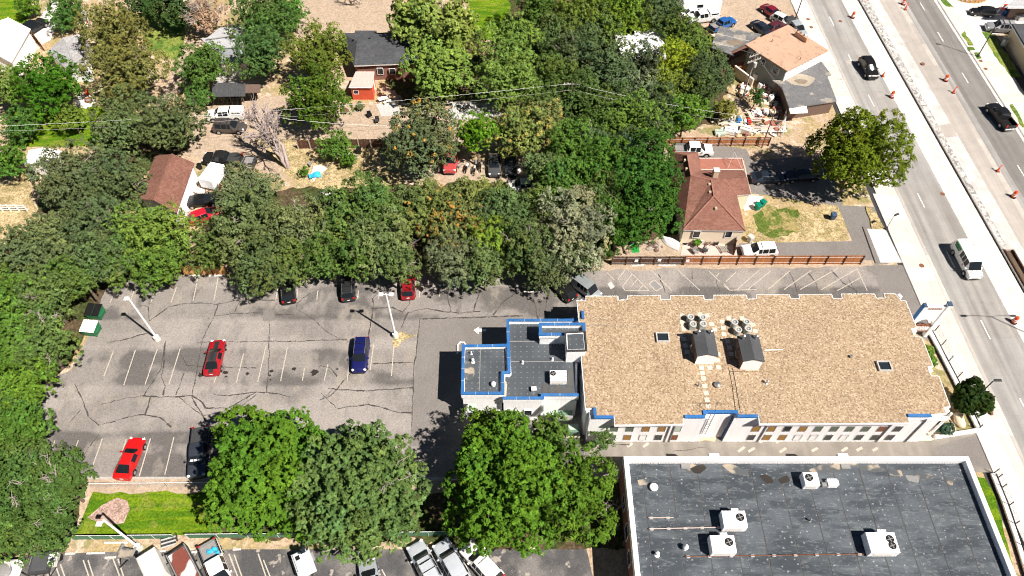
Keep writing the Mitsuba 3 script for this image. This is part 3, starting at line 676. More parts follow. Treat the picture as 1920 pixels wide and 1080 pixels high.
def pipe_vent(label, u, v, z, r=.07, h=.7, m='white', group=None):
    c = G(u, v, z); k = thing('vent_pipe', label, 'vent pipe', group)
    add(k, 'flashing', cyl((c[0], c[1], z), r * 2.6, .08, 14, r * 1.6), m); add(k, 'pipe', cyl((c[0], c[1], z + .05), r, h, 12), m); add(k, 'cap', lathe((c[0], c[1], z + h), [[0, 0], [r * 1.7, 0], [r * 1.7, .1], [0, .2]], 14), m)
dome_vent('round white dome vent at the left rear of the dark roof', 1226, 913, 4.62, .42, .5, 'white')
dome_vent('tall white mushroom vent left of the front air conditioner', 1286, 1025, 4.62, .28, 1.0, 'white')
pipe_vent('short white vent pipe left of the mushroom vent', 1232, 1041, 4.62, .1, .5)
pipe_vent('small dark vent pipe in the middle of the dark roof', 1518, 977, 4.62, .06, .4, 'midgray')
def pipe_run(label, a, b, z, m, step=1.6, r=.05):
    p, q = G(*a, z), G(*b, z); k = thing('roof_pipe', label, 'pipe')
    L = np.linalg.norm(q - p); add(k, 'pipe', tube([p + [0, 0, .22], (p + q) / 2 + [0, 0, .22], q + [0, 0, .22]], r, 6), m, True)
    for i in range(int(L / step) + 1):
        s = p + (q - p) * min(1, (i * step + .3) / L); add(k, 'support', rbox(s, .32, .18, .2), 'lightgray')
pipe_run('short pink pipe, upper of the two at left on the dark roof', (1215, 972), (1262, 972), 4.63, 'pinkflat')
pipe_run('longer pink pipe leading to the rear air conditioner', (1216, 993), (1350, 990), 4.63, 'pinkflat')
pipe_run('long brown pipe crossing the dark roof in front of the air conditioners', (1284, 1045), (1625, 1040), 4.63, 'rust', 2.0, .04)

# --- gravel roofed building
gb = thing('gravel_roofed_building', 'long white two storey building with a tan gravel roof and blue parapet caps', 'building')
ZT = 5.8
out = [(1081, 562), (1085, 562), (1085, 563.5), (1098, 563), (1098, 554.5), (1159, 554.3), (1160, 562), (1176, 561.5), (1176, 554), (1239, 553.7), (1240, 561.5), (1257, 561), (1257, 553.3), (1320, 553), (1321, 560.5), (1338, 560), (1338, 552.6), (1400, 552.3), (1402, 560), (1418, 559.6), (1418, 552), (1480, 551.5), (1484, 559.5), (1499, 559), (1497, 551.2), (1560, 550.8), (1563, 558.8), (1579, 558.5), (1577, 550.5), (1640, 550.2), (1644, 558.3), (1660, 558), (1657, 550), (1679, 549.8), (1690, 563), (1699, 563.5),
       (1720, 615), (1710, 617), (1716, 630), (1729, 632), (1751, 687), (1741, 688), (1747, 704), (1761, 704), (1783, 763), (1772, 765), (1776, 776), (1746, 778), (1703, 780), (1707, 794), (1424, 795.5), (1422, 780.5), (1383, 780.5), (1380, 772), (1321, 772), (1322, 781), (1283, 782), (1282, 796), (1152, 798), (1151, 782.5), (1115, 782.5), (1113, 767), (1097, 767), (1089, 665), (1089, 655), (1085, 600)]
OUT = Polygon(XY(out, ZT)).buffer(0)
YW = G(1400, 828, 0)[1]
yn = G(1400, 560, ZT)[1] - .15
xa, xb = G(1086, 600, ZT)[0] + .15, G(1776, 772, ZT)[0] - .25
xr0 = G(1329, 772, ZT)[0]; xr1 = G(1376, 772, ZT)[0]; yr = G(1350, 772, ZT)[1] - .1
wp = Polygon([(xa, yn), (xb - .4, yn), (xb - .4, YW), (xr1, YW), (xr1, yr), (xr0, yr), (xr0, YW), (xa + .3, YW), (xa + .3, YW + .8), (xa, YW + .8)])
add(gb, 'wall', slab(wp, 0, ZT - .35), 'white_wall')
add(gb, 'eave', slab(OUT, ZT - .34, ZT - .03), 'white')
add(gb, 'roof', slab(OUT.buffer(-.10), ZT - .03, ZT + .02), 'gravel_roof')
for a, b in [((1114, 782), (1151, 782)), ((1284, 781), (1322, 781)), ((1322, 772), (1380, 772)), ((1383, 780), (1422, 780)), ((1703, 779), (1746, 777))]:
    p, q = G(*a, ZT + .2), G(*b, ZT + .2)
    add(gb, 'parapet_cap', box(p[0], q[0], p[1] - .14, p[1] + .20, ZT + .02, ZT + .2), 'blue_trim')
    if a[0] != 1322: add(gb, 'parapet_wall', box(p[0] + .02, q[0] - .02, YW - .02, YW + .14, ZT - .6, ZT + .015) if abs(p[1] - YW) < .6 else box(p[0] + .02, q[0] - .02, p[1] - .12, p[1] + .18, 4.2, ZT - .31), 'white_wall')
for a, b in [((1115, 767), (1115, 782)), ((1321, 772), (1322, 781)), ((1381, 772), (1383, 780))]:
    p, q = G(*a, ZT + .2), G(*b, ZT + .2)
    add(gb, 'parapet_cap', box(p[0] - .15, p[0] + .15, q[1] + .23, p[1] + .2, ZT + .02, ZT + .2), 'blue_trim')
p = G(1092, 592, ZT); add(gb, 'parapet_cap', box(p[0] - .12, p[0] + .16, p[1] - .5, p[1] + .5, ZT - .2, ZT + .3), 'blue_trim')
# recessed entrance with blue door wall
add(gb, 'blue_panel', box(xr1 - .03, xr1 - .005, YW + .05, yr - .02, 0.05, ZT - .4), 'bluewall')
p = G(1385, 822, 0)
dk = add(gb, 'door', box(xr1 - .09, xr1 - .03, YW + .5, YW + 1.5, .05, 2.2), 'blue_trim')
hs = add(gb, 'entry_slab', slab(XY([(1308, 817), (1345, 816), (1340, 829), (1335, 829), (1322, 826), (1308, 829)]), 0, .12), 'tan')
fills_u = ['shade_green', 'shade_green', 'curtain', 'curtain', 'greenpale', 'curtain', 'curtain', 'glass_house', 'curtain', 'shade_green', 'shade_green', 'shade_green', 'shade_green', 'rust', 'glass_house']
ux = [1151.7, 1180.8, 1210.8, 1240.8, 1270, 1417.5, 1446.7, 1475.8, 1505, 1534, 1564, 1593, 1623, 1653, 1683]
lx = [1147.5, 1175.8, 1205, 1234, 1263, 1408, 1437.5, 1466.7, 1495, 1524, 1552.5, 1581, 1610, 1640, 1668]
fills_l = ['shade_green', 'curtain', 'white', 'glass_house', 'rust', 'glass_house', 'curtain', 'curtain', 'white', 'white', 'glass_house', 'white', 'glass_house', 'glass_house', 'glass_house']
for xs, vv, hh, fl in ((ux, 804, 1.25, fills_u), (lx, 820, 1.3, fills_l)):
    for u, m in zip(xs, fl):
        x, z = PY(u, vv, YW)
        window(gb, x, YW - .0, max(.25, z - hh / 2), .82, hh, 's', 'midgray', m, .05)
for u in (1253, 1262, 1432, 1660, 1716):
    x, z = PY(u, 808, YW)
    add(gb, 'downpipe', box(x - .05, x + .05, YW - .12, YW - .02, .1, ZT - .4), 'midgray')
for u0 in (1168, 1248, 1330, 1410, 1491, 1571, 1652, 1092):
    c = G(u0, 558, ZT - .6)
    add(gb, 'scupper', rbox((c[0], yn + .28, ZT - 1.1), .42, .34, .55), 'white')
    add(gb, 'downpipe', box(c[0] - .06, c[0] + .06, yn + .03, yn + .15, 0.1, ZT - 1.1), 'white')
for u0, v0 in ((1714, 620), (1744, 694), (1775, 769), (1687, 555)):
    c = G(u0, v0, ZT - .8); add(gb, 'scupper', rbox((c[0], c[1], ZT - 1.2), .35, .5, .5, .4), 'white')
cn = XY([(1745, 780), (1778, 781), (1777, 787), (1738, 788)], ZT - .25)
add(gb, 'canopy', slab(cn, ZT - .5, ZT - .25), 'white')
add(gb, 'porch_floor', slab(XY([(1738, 800), (1752, 790), (1775, 812), (1745, 827), (1705, 827)]), 0, .12), 'cream')
c = G(1741, 817); add(gb, 'porch_post', box(c[0] - .1, c[0] + .1, c[1] - .1, c[1] + .1, 0, ZT - .5), 'white')
# skylights, vents, pavers, wires on the gravel roof
for (u, v, lb) in ((1242, 634, 'square skylight at the left of the gravel roof'), (1657, 688, 'square skylight at the right of the gravel roof')):
    c = G(u, v, ZT); k = thing('skylight', lb, 'skylight')
    bars = [box(c[0] - .72, c[0] + .72, c[1] + s * .55 - .06, c[1] + s * .55 + .06, ZT, ZT + .3) for s in (-1, 1)] + [box(c[0] + s * .66 - .06, c[0] + s * .66 + .06, c[1] - .49, c[1] + .49, ZT, ZT + .3) for s in (-1, 1)]
    add(k, 'frame', cat(bars), 'lightgray'); add(k, 'glazing', box(c[0] - .6, c[0] + .6, c[1] - .49, c[1] + .49, ZT + .1, ZT + .18), 'glass_house')
dome_vent('round metal dome vent beside the stepping slabs on the gravel roof', 1346, 721, ZT, .36, .5)
dome_vent('small metal vent near the right skylight on the gravel roof', 1597, 668, ZT, .18, .4)
pipe_vent('curved gray vent pipe left of the stepping slabs', 1309, 724, ZT, .06, .4, 'midgray')
pipe_vent('short metal vent pipe right of the paired cables', 1437, 719, ZT, .09, .5, 'steel')
def cable(label, pts, z, m='black', r=.025, name='roof_cable'):
    solo(name, tube([G(*p, z) + [0, 0, .05] for p in pts], r, 5), m, label, 'cable' if 'cable' in name else 'pipe', smooth=True)
cable('left of two black cables running down the gravel roof to the entrance', [(1366, 690), (1372, 720), (1379, 770)], ZT)
cable('right of two black cables running down the gravel roof to the entrance', [(1373, 690), (1379, 720), (1388, 774)], ZT)
cable('black cable in front of the right rooftop shed', [(1368, 697), (1400, 697.5), (1433, 698)], ZT)
cable('thin dark line across the gravel roof from the blue tower', [(1095, 610), (1140, 611), (1212, 615)], ZT, 'midgray', .015)
cable('white conduit right of the right rooftop shed', [(1433, 657), (1450, 656.5), (1467, 656)], ZT, 'white', .05, 'roof_conduit')
slabs = [(1315, 690), (1331, 690), (1347, 689), (1317, 700), (1319, 710), (1321, 724), (1323.5, 737), (1325.5, 750), (1327.5, 762), (1345, 676), (1346, 665)]
slabs += [(1279, 592), (1279, 604), (1282, 617), (1281, 611), (1312, 590), (1326, 592), (1334, 608), (1340, 618), (1354, 603), (1356, 615), (1357, 627), (1366, 597), (1391, 597), (1411, 609), (1416, 621), (1276, 631), (1282, 636), (1285, 648), (1288, 660), (1364, 640), (1368, 652), (1371, 664)]
for u, v in slabs:
    c = G(u, v, ZT); add(gb, 'paver_slab', rbox((c[0], c[1], ZT), .5, .5, .06, RNG.uniform(-.06, .06)), 'paver')


def penthouse(label, wl, wr, el, er, ridge, nl, nr, nridge):
    k = thing('rooftop_shed', label, 'rooftop shed')
    a, b = G(*wl, ZT), G(*wr, ZT)
    ys = (a[1] + b[1]) / 2
    x0, z0 = PY(*el, ys - .12); x1, _ = PY(*er, ys - .12); zr = PY(*ridge, ys - .12)[1]
    ze = z0
    yb = G(*nl, ze)[1]
    xm = (x0 + x1) / 2
    r, wl_ = gable([(x0, yb), (x0, ys - .12), (x1, ys - .12), (x1, yb)], ZT, ze, zr, .1)
    w = trimesh.convex.convex_hull(np.array([(x, y, z) for x in (x0 + .12, x1 - .12) for y in (ys, yb - .12) for z in (ZT, ze - .05)] + [(xm, ys, zr - .18), (xm, yb - .12, zr - .18)]))
    add(k, 'wall', w, 'brownwall')
    f = trimesh.convex.convex_hull(np.array([(x, y, z) for x in (x0 + .12, x1 - .12) for y in (ys - .02, ys + .02) for z in (ZT + .02, ze - .06)] + [(xm, ys - .02, zr - .2), (xm, ys + .02, zr - .2)]))
    add(k, 'gable_end', f, 'white'); add(k, 'roof', cat(r), 'roof_dark')
    for s, dx in ((0, .35), (1, .75)):
        q = (x0 + (x1 - x0) * (.2 if s == 0 else .78), yb - .5, ze + .1)
        add(k, 'vent', cat([cyl(q, .09, .75, 12), lathe((q[0], q[1], q[2] + .7), [[0, 0], [.16, 0], [.16, .1], [0, .2]], 12)]), 'steel')
    add(k, 'duct', tube([(x0 + .1, ys + 1.0, ZT + .6), (x0 - .25, ys + 1.1, ZT + .9), (x0 - .3, ys + 1.5, ZT + 1.3), (x0 + .1, ys + 1.8, ZT + 1.5)], .07), 'midgray')
    return k
mat('roof_dark', concrete((0.075, 0.08, 0.088), 0.3), 0.8, 0.3)
penthouse('dark gable roofed rooftop shed, left of the pair on the gravel roof', (1301.6, 682.5), (1339, 682), (1307, 667.6), (1347.6, 667.6), (1328, 663.7), (1297, 621), (1338, 618), (1318, 613))
penthouse('dark gable roofed rooftop shed, right of the pair on the gravel roof', (1387, 693), (1423.4, 692.5), (1393, 677.5), (1434.5, 677), (1413.7, 673.4), (1380, 630), (1420, 627), (1401, 622))
for i, (u, v) in enumerate(((1295, 594), (1317.8, 594.5), (1299.5, 607.5), (1318.5, 607), (1377.5, 603.5), (1400, 603), (1384.5, 618), (1403, 616))):
    h = .85; c = G(u, v, ZT + h)
    sd = 'left' if i < 4 else 'right'; ps = ('rear left', 'rear right', 'front left', 'front right')[i % 4]
    k = thing('condenser', f'round topped gray condenser, {ps} of the four behind the {sd} rooftop shed', 'condenser', 'condensers behind the rooftop sheds')
    q = (c[0], c[1], ZT)
    add(k, 'body', rbox((q[0], q[1], ZT + .05), .66, .66, h - .1) if i in (2, 3) else cyl((q[0], q[1], ZT + .05), .36, h - .1, 20), 'greenpale2', 40)
    add(k, 'grille', lathe((q[0], q[1], ZT + h - .06), [[.24, 0], [.40, 0], [.40, .1], [.34, .13], [.25, .1], [.24, 0]], 22), 'lightgray', 40)
    fa = add(k, 'fan', cyl((q[0], q[1], ZT + h - .08), .25, .03, 18), 'black')
    add(fa, 'hub', cyl((q[0], q[1], ZT + h - .05), .09, .06, 12), 'lightgray')
mat('greenpale2', (0.34, 0.38, 0.37), 0.7)
# roof ladder
k = thing('ladder', 'steel roof ladder with hooped handrails over the blue capped entrance', 'ladder')
for du in (0, 5):
    x, _ = PY(1331 + du, 775, yr + .0); xl, zl = PY(1321 + du, 803, YW - .05)
    p0 = np.array([G(1325 + du * 1.4, 770, ZT)[0] + .1, YW - .12, ZT + .9]); p1 = np.array([p0[0], YW - .12, 2.2])
    add(k, 'rail', tube([p0, (p0 + p1) / 2, p1], .03), 'darkgray')
pa = G(1325, 770, ZT)[0] + .1; pb = G(1332, 770, ZT)[0] + .1
for i in range(9): add(k, 'rung', tube([(pa, YW - .12, 2.3 + .4 * i), ((pa + pb) / 2, YW - .12, 2.3 + .4 * i), (pb, YW - .12, 2.3 + .4 * i)], .018), 'darkgray')
for u in (1312, 1326, 1342):
    c = G(u, 768, ZT); add(k, 'hoop', tube([c + [0, -.3, 0], c + [-.2, -.1, .7], c + [-.1, .3, 1.0], c + [.15, .5, .6], c + [.2, .6, 0]], .025), 'darkgray')

# --- blue trimmed building
bb = thing('blue_trimmed_building', 'white flat roofed building with bright blue parapet caps and gray roofs', 'building')
ZB, ZF = 5.0, 4.45
wpx = [(867, 646), (952, 644.8), (954, 697), (941.5, 697), (941.5, 738.5), (865.5, 738.5)]
mpx = [(950, 598.5), (1077, 598.3), (1084, 640), (1084, 741), (1017, 741), (1017, 747.5), (943, 747.5), (942, 697), (954, 697), (951, 645)]
WB, MB_ = Polygon(XY(wpx, ZB)).buffer(0), Polygon(XY(mpx, ZB)).buffer(0)
both = shapely.union_all([WB.buffer(.02), MB_.buffer(.02)]).buffer(0)
add(bb, 'wall', slab(both.buffer(-.08), 0, ZF - .05), 'white_wall')
for pg, nm in ((WB, 'roof'), (MB_, 'roof')):
    add(bb, nm, slab(pg.buffer(-.3), ZF - .04, ZF), 'membrane_dots')
cap_w = .34


def cap(a, b, z=ZB, zlow=ZF - .3, m='blue_trim', name='parapet_cap', w=cap_w, off=.0):
    p, q = G(*a, z), G(*b, z)
    L = float(np.hypot(*(q - p)[:2])); an = math.atan2((q - p)[1], (q - p)[0]); c = (p + q) / 2
    add(bb, name, rbox((c[0], c[1], z - .10), L + w, w, .10, an), m)
    for i in range(1, int(L / 1.9) + 1):
        t = p + (q - p) * i / (int(L / 1.9) + 1); add(bb, 'cap_joint', rbox((t[0], t[1], z - .09), .05, w + .012, .095, an), 'lightgray')
    add(bb, 'parapet', rbox((c[0], c[1], zlow), L + w - .08, w - .08, z - .10 - zlow, an), 'white_wall')
for a, b in [((868.5, 648.2), (950, 647)), ((952, 600.2), (953.5, 645)), ((953, 645), (955, 696)), ((954, 698), (943, 698)), ((943, 698), (943, 737)), ((941, 737), (867, 737)), ((867, 737), (869, 648)), ((952, 600), (1076, 599.8)), ((945, 746), (1016, 746)), ((1017, 745), (1017, 741)), ((1017, 740), (1083, 740))]:
    cap(a, b)
# stair tower with blue caps, and the dark topped lift box
t1 = [(1011, 606), (1096, 606), (1096, 627), (1011, 627)]
T1 = Polygon(XY(t1, 6.6))
add(bb, 'tower_wall', slab(T1.buffer(-.1), ZF, 5.95), 'white_wall'); add(bb, 'roof', slab(T1.buffer(-.25), 5.96, 6.0), 'membrane_dots')
for a, b in [((1013, 607.5), (1095, 607)), ((1013, 608), (1013.5, 626)), ((1013, 626.5), (1055, 626)), ((1095, 607), (1095.5, 620))]:
    cap(a, b, 6.6, 5.9)
t2 = [(1060, 623), (1097, 621), (1100, 656), (1062, 656.5)]
T2 = Polygon(XY(t2, 7.1))
add(bb, 'tower_wall', slab(T2.buffer(-.08), ZF, 6.95), 'white_wall'); add(bb, 'roof', slab(T2.buffer(-.22), 6.96, 7.0), 'membrane_dots')
tc = list(T2.exterior.coords)
for i in range(4):
    p, q = np.array(tc[i]), np.array(tc[i + 1]); c = (p + q) / 2
    add(bb, 'roof_edge', rbox((c[0], c[1], 6.92), float(np.hypot(*(q - p))) + .1, .16, .2, math.atan2(q[1] - p[1], q[0] - p[0])), 'darkgray')
cap((1077, 598.3), (1090, 598.2), 5.0)
add(bb, 'link_wall', box(G(1084, 640, 4)[0] - .1, xa - .02, G(1084, 652, 4)[1], G(1084, 612, 4)[1], 0, 4.4), 'white_wall')
# roof details
add(bb, 'seam', box(G(954, 678, ZF)[0], G(1074, 676, ZF)[0], G(954, 678, ZF)[1] - .05, G(954, 678, ZF)[1] + .05, ZF, ZF + .012), 'midgray')
add(bb, 'seam', box(G(956, 640, ZF)[0], G(1009, 640, ZF)[0], G(954, 640, ZF)[1] - .05, G(954, 640, ZF)[1] + .05, ZF, ZF + .012), 'midgray')
add(bb, 'seam', box(G(901, 650, ZF)[0] - .04, G(901, 650, ZF)[0] + .04, G(901, 733, ZF)[1], G(901, 656, ZF)[1], ZF, ZF + .012), 'midgray')
for i, (u, v) in enumerate([(1022, 734), (1035, 734), (1047, 734), (1058, 733), (1068, 733), (1068, 720), (1069, 710), (1069, 700), (1022, 723), (1045, 727)]):
    c = G(u, v, ZF); add(bb, 'paver', rbox((c[0], c[1], ZF), .62, .75, .05), 'pavergray')
add(bb, 'dirt_patch', sheet(XY([(871, 681), (880, 678), (888, 680), (890, 700), (887, 710), (877, 714), (870, 708)], ZF), ZF + .008), 'sediment')
add(bb, 'dirt_patch', sheet(XY([(944, 716), (949, 715), (951, 722), (949, 744), (943, 744)], ZF), ZF + .008), 'tan')
rooftop_unit('white air conditioner with one fan on gray pavers of the blue trimmed roof', 1046, 712, ZF, 1.8, 1.35, .75, [(-.55, .25, .25)], hood=False)
dome_vent('white turbine vent on the left roof of the blue trimmed building', 925, 719, ZF, .28, .7, 'white')
pipe_vent('white vent pipe near the dirt stain of the blue trimmed roof', 887, 679, ZF, .09, .5)
pipe_vent('small white vent pipe near the rear edge of the blue trimmed roof', 884, 664, ZF, .05, .4)
pipe_vent('small vent pipe on the middle roof of the blue trimmed building', 980, 681, ZF, .06, .35)
pipe_vent('small vent pipe beside the shadow of the lift box', 1036, 675, ZF, .06, .35)
c = G(1001, 732, ZF); k = thing('roof_hood', 'small ribbed metal hood on the blue trimmed roof', 'roof vent'); add(k, 'body', rbox((c[0], c[1], ZF), .55, .5, .4), 'steel')
for i in range(3): add(k, 'louvre', rbox((c[0], c[1] - .18 + .18 * i, ZF + .41), .6, .10, .04), 'white')
# south side: awnings, balcony, transformer
YB = G(1000, 747, ZB)[1]
for u0, u1, v, m in ((1019, 1031, 760, 'greenpale'), (1032, 1045, 760, 'greenpale'), (878, 893, 757, 'greenpale')):
    a, za = PY(u0, v, YB - .1); b, _ = PY(u1, v, YB - .1)
    add(bb, 'awning', trimesh.convex.convex_hull(np.array([(a, YB - .1, za + .2), (b, YB - .1, za + .2), (a, YB - 1.1, za - .35), (b, YB - 1.1, za - .35), (a, YB - .1, za + .14), (b, YB - .1, za + .14)])), m)
c = G(1050, 768, 2.6); bk = add(bb, 'balcony', box(c[0] - .6, c[0] + 1.3, YB - 1.2, YB - .05, 2.2, 2.4), 'boxgreen')
add(bk, 'railing', cat([box(c[0] - .6, c[0] + 1.3, YB - 1.22, YB - 1.17, 2.4, 3.3)]), 'lightgray')
for u in (905, 930, 960, 990):
    x, z = PY(u, 772, YB); window(bb, x, YB - .06, 1.2, .9, 1.3, 's')
c = G(1074, 812); k = thing('transformer', 'green utility box on a pale concrete base in the shade beside the white wall', 'utility box')
add(k, 'base', rbox((c[0], c[1], 0), 1.5, 1.2, .3), 'cream'); add(k, 'body', rbox((c[0], c[1], .3), 1.3, 1.0, 1.0, 0, .08), 'boxgreen'); add(k, 'lid', rbox((c[0], c[1] + .1, 1.3), 1.1, .7, .06), 'greenpale')
c = G(864, 651, 0); k = thing('bollard_loop', 'white curved guard kerb at the corner of the blue trimmed building', 'kerb')
add(k, 'loop', tube([(c[0] - .35, c[1] - 1.0, .1), (c[0] - .4, c[1] + .2, .1), (c[0] - .1, c[1] + .65, .1), (c[0] + .4, c[1] + .6, .1), (c[0] + .6, c[1] + .1, .1)], .11), 'white', True)

# --- pylon sign at the street end of the gravel roofed building
k = thing('pylon_sign', 'tall white portal sign with blue edges and an arched opening at the street corner', 'sign')
b1 = G(1733, 629); hh = 5.6; x1 = b1[0]; Yp = b1[1]
x0_ = PY(1734.8, 572.5, Yp)[0]
zt_ = PY(1734.8, 572.5, Yp)[1]; zt2 = PY(1783.7, 570, Yp)[1]
add(k, 'post', box(x0_ - .15, x0_ + .15, Yp - .25, Yp + .25, 0, zt_), 'white'); add(k, 'post', box(x1 - .2, x1 + .2, Yp - .25, Yp + .25, 0, zt2), 'white')
add(k, 'edge_trim', box(x0_ - .19, x0_ - .152, Yp - .27, Yp + .27, .3, zt_ - .05), 'blue_trim'); add(k, 'edge_trim', box(x1 - .26, x1 + .22, Yp - .3, Yp + .3, zt2, zt2 + .12), 'bluewall'); add(k, 'edge_trim', box(x0_ - .18, x0_ + .18, Yp - .3, Yp + .3, zt_, zt_ + .1), 'bluewall')
w = x1 - x0_
arch = Polygon([(x0_ + .15, 2.5), (x1 - .2, 2.5), (x1 - .2, zt_ - .1), (x0_ + .15, zt_ - .1)]).difference(shapely.Point((x0_ + x1) / 2, 2.65).buffer(w * .36, 24))
pm = trimesh.creation.extrude_polygon(arch if arch.geom_type == 'Polygon' else max(arch.geoms, key=lambda g: g.area), .3, engine='earcut')
pm.apply_transform(trimesh.transformations.rotation_matrix(math.pi / 2, (1, 0, 0))); pm.apply_translation((0, Yp + .15, 0))
add(k, 'arch_panel', pm, 'white')
add(k, 'name_bar', box(x0_ + .5, x1 - .6, Yp - .17, Yp - .152, zt_ - .62, zt_ - .38), 'rust')
hd = trimesh.creation.extrude_polygon(shapely.Point((x0_ + x1) / 2, 2.65).buffer(w * .30, 16).intersection(shapely.box(x0_, 2.65, (x0_ + x1) / 2 + .1, 9)), .06, engine='earcut')
hd.apply_transform(trimesh.transformations.rotation_matrix(math.pi / 2, (1, 0, 0))); hd.apply_translation((0, Yp + .05, 0))
add(k, 'half_disc', hd, 'midgray')
for x_, z_ in ((.45, 2.8), (.75, 2.95), (1.2, 2.7)): add(k, 'spotlight', tube([(x0_ + x_, Yp, 2.5), (x0_ + x_ + .1, Yp - .1, z_), (x0_ + x_ + .35, Yp - .35, z_ + .15)], .035), 'black')
for z_, m, h_ in ((2.12, 'rust', .3), (1.3, 'white', .72), (.98, 'rust', .24)):
    add(k, 'sign_board', box(x0_ + .15, x1 - .2, Yp - .12, Yp + .12, z_, z_ + h_), m)
for z_, a_, b_ in ((1.82, .3, .9), (1.62, .15, .8), (1.42, .4, .85)): add(k, 'sign_stroke', box(x0_ + .15 + a_ * .6 * w, x0_ + .1 + b_ * .85 * w, Yp - .135, Yp - .121, z_, z_ + .07), 'midgray')

# --- brown hip roofed house
hb = thing('hip_roofed_house', 'cream brick house with a reddish brown hipped shingle roof beside the wooden fence', 'house')
ze, zr = 3.0, 5.0
V = {n: G(u, v, z) for n, u, v, z in [('A', 1281, 431, ze), ('B', 1398, 433, ze), ('C', 1382, 366, ze), ('D', 1408, 364, ze), ('V', 1401, 334, 4.2), ('E', 1394, 319, 3.5), ('F', 1314, 319, 3.5), ('M', 1309, 285, ze), ('N', 1256, 285, ze), ('P', 1338, 368, zr), ('Q', 1333, 338, zr), ('U', 1357, 336, 4.4), ('S', 1295, 329, zr), ('R', 1288, 291, zr), ('W', 1266, 340, ze)]}
F_ = ['ABP', 'BCP', 'CUP', 'UQP', 'APQ', 'AQS', 'ASW', 'WSR', 'WRN', 'CDV', 'CVU', 'VEF', 'VFU', 'UFQ', 'QFS', 'SFM', 'SMR', 'RMN']
ks = list(V); vv = np.array([V[q] for q in ks]); ff = []
for t in F_:
    i = [ks.index(q) for q in t]
    nrm = np.cross(vv[i[1]] - vv[i[0]], vv[i[2]] - vv[i[0]])
    ff.append(i if nrm[2] > 0 else i[::-1])
add(hb, 'roof', trimesh.Trimesh(vv, ff, process=False), 'shingle_brown')
eave = [V[q][:2] for q in 'ABCDENW']
ev = Polygon([V['A'][:2], V['B'][:2], V['C'][:2], V['D'][:2], V['E'][:2], V['F'][:2], V['M'][:2], V['N'][:2], V['W'][:2]])
add(hb, 'fascia', slab(ev, ze - .22, ze - .02).difference(slab(ev.buffer(-.05), ze - .3, ze + .1)) if False else slab(ev, ze - .2, ze - .02), 'lightgray')
add(hb, 'wall', slab(ev.buffer(-.15), 0, ze - .2), 'brick_cream')
fl = XY([(1311, 297), (1391, 297), (1394, 318), (1314, 318)], 3.3)
add(hb, 'flat_roof', slab(fl, 3.0, 3.3), 'redbrown_flat'); 
for a, b in (((1311, 297), (1391, 297)), ((1314, 318), (1394, 318)), ((1391, 297), (1407, 362))):
    p, q = G(*a, 3.34), G(*b, 3.34 if b[0] != 1407 else 3.05); add(hb, 'gutter', tube([p, (p + q) / 2, q], .09), 'pinkflat')
for pr in ('AP', 'BP', 'PQ', 'QS', 'SR', 'CU'):
    add(hb, 'ridge_cap', tube([V[pr[0]] + [0, 0, .03], (V[pr[0]] + V[pr[1]]) / 2 + [0, 0, .03], V[pr[1]] + [0, 0, .03]], .11), 'shingle_ridge')
mat('shingle_ridge', shingle((0.26, 0.12, 0.09), (0.36, 0.19, 0.15)), 0.95, 0.15)
c = G(1340, 331, 4.4); add(hb, 'chimney', rbox((c[0], c[1], 3.6), .7, .7, 2.0), 'tan'); add(hb, 'chimney_cap', rbox((c[0], c[1], 5.6), .8, .8, .1), 'offwhite')
for u, v, z in ((1284, 302, 4.6), (1287, 318, 4.6), (1330, 347, 4.8), (1331, 362, 4.7), (1342, 392, 4.3), (1338, 323, 4.2)):
    c = G(u, v, z); add(hb, 'roof_vent', rbox((c[0], c[1], z - .1), .3, .3, .38), 'tan')
ysw = ev.bounds[1] + .15
for u, v in ((1306, 439), (1366, 439)):
    x, z = PY(u, v, ysw); window(hb, x, ysw, z - .65, .95, 1.3, 's'); 
x, z = PY(1308, 462, ysw); window(hb, x, ysw, .3, 1.0, .6, 's')
k = thing('antenna', 'thin tripod antenna mast on the flat red brown roof section', 'antenna')
tp = G(1377, 285, 5.2)
for q in ((1364, 317), (1391, 317), (1377, 300)): add(k, 'leg', tube([tp, (tp + G(*q, 3.3)) / 2, G(*q, 3.3)], .03), 'lightgray')
add(k, 'mast', tube([tp, tp + [0, 0, .4], tp + [0, 0, .8]], .03), 'lightgray')

# --- peach roofed two storey house and its gray flat roofs
pb_ = thing('peach_roofed_house', 'two storey house with a worn peach colored flat roof beside the road', 'house')
zp, zg = 4.9, 2.5
pr_ = XY([(1397, 83), (1478, 46), (1553, 94), (1476, 133)], zp); PR = Polygon(pr_)
add(pb_, 'roof', slab(PR, zp - .22, zp), 'tanroof'); add(pb_, 'wall', slab(PR.buffer(-.5), 0, zp - .22), 'graywall')
cp = np.array(pr_)
def edge_wall(parent, a, b, inset, z0, z1, m, name='wall_panel', t=.06):
    a, b = np.array(a), np.array(b); d = (b - a) / np.linalg.norm(b - a); n = np.array([-d[1], d[0]])
    cc = PR.centroid; 
    if np.dot(n, np.array([cc.x, cc.y]) - a) < 0: n = -n
    p, q = a + n * inset + d * .55, b + n * inset - d * .55
    add(parent, name, panel(p, q, z1 - z0, t, z0), m); return p, q, d, n
p, q, d, n = edge_wall(pb_, cp[2], cp[3], .46, 2.5, zp - .25, 'white_wall')
for t in (.12, .5, .85):
    c = q + (p - q) * t; window(pb_, c[0], c[1], 3.0, 1.1, 1.2, ang=math.atan2(-n[1], -n[0]))
for t in np.linspace(.05, .95, 12): c = q + (p - q) * t; add(pb_, 'siding_batten', rbox((c[0] - n[0] * .04, c[1] - n[1] * .04, 2.5), .05, .05, zp - 2.8, 0), 'midgray')
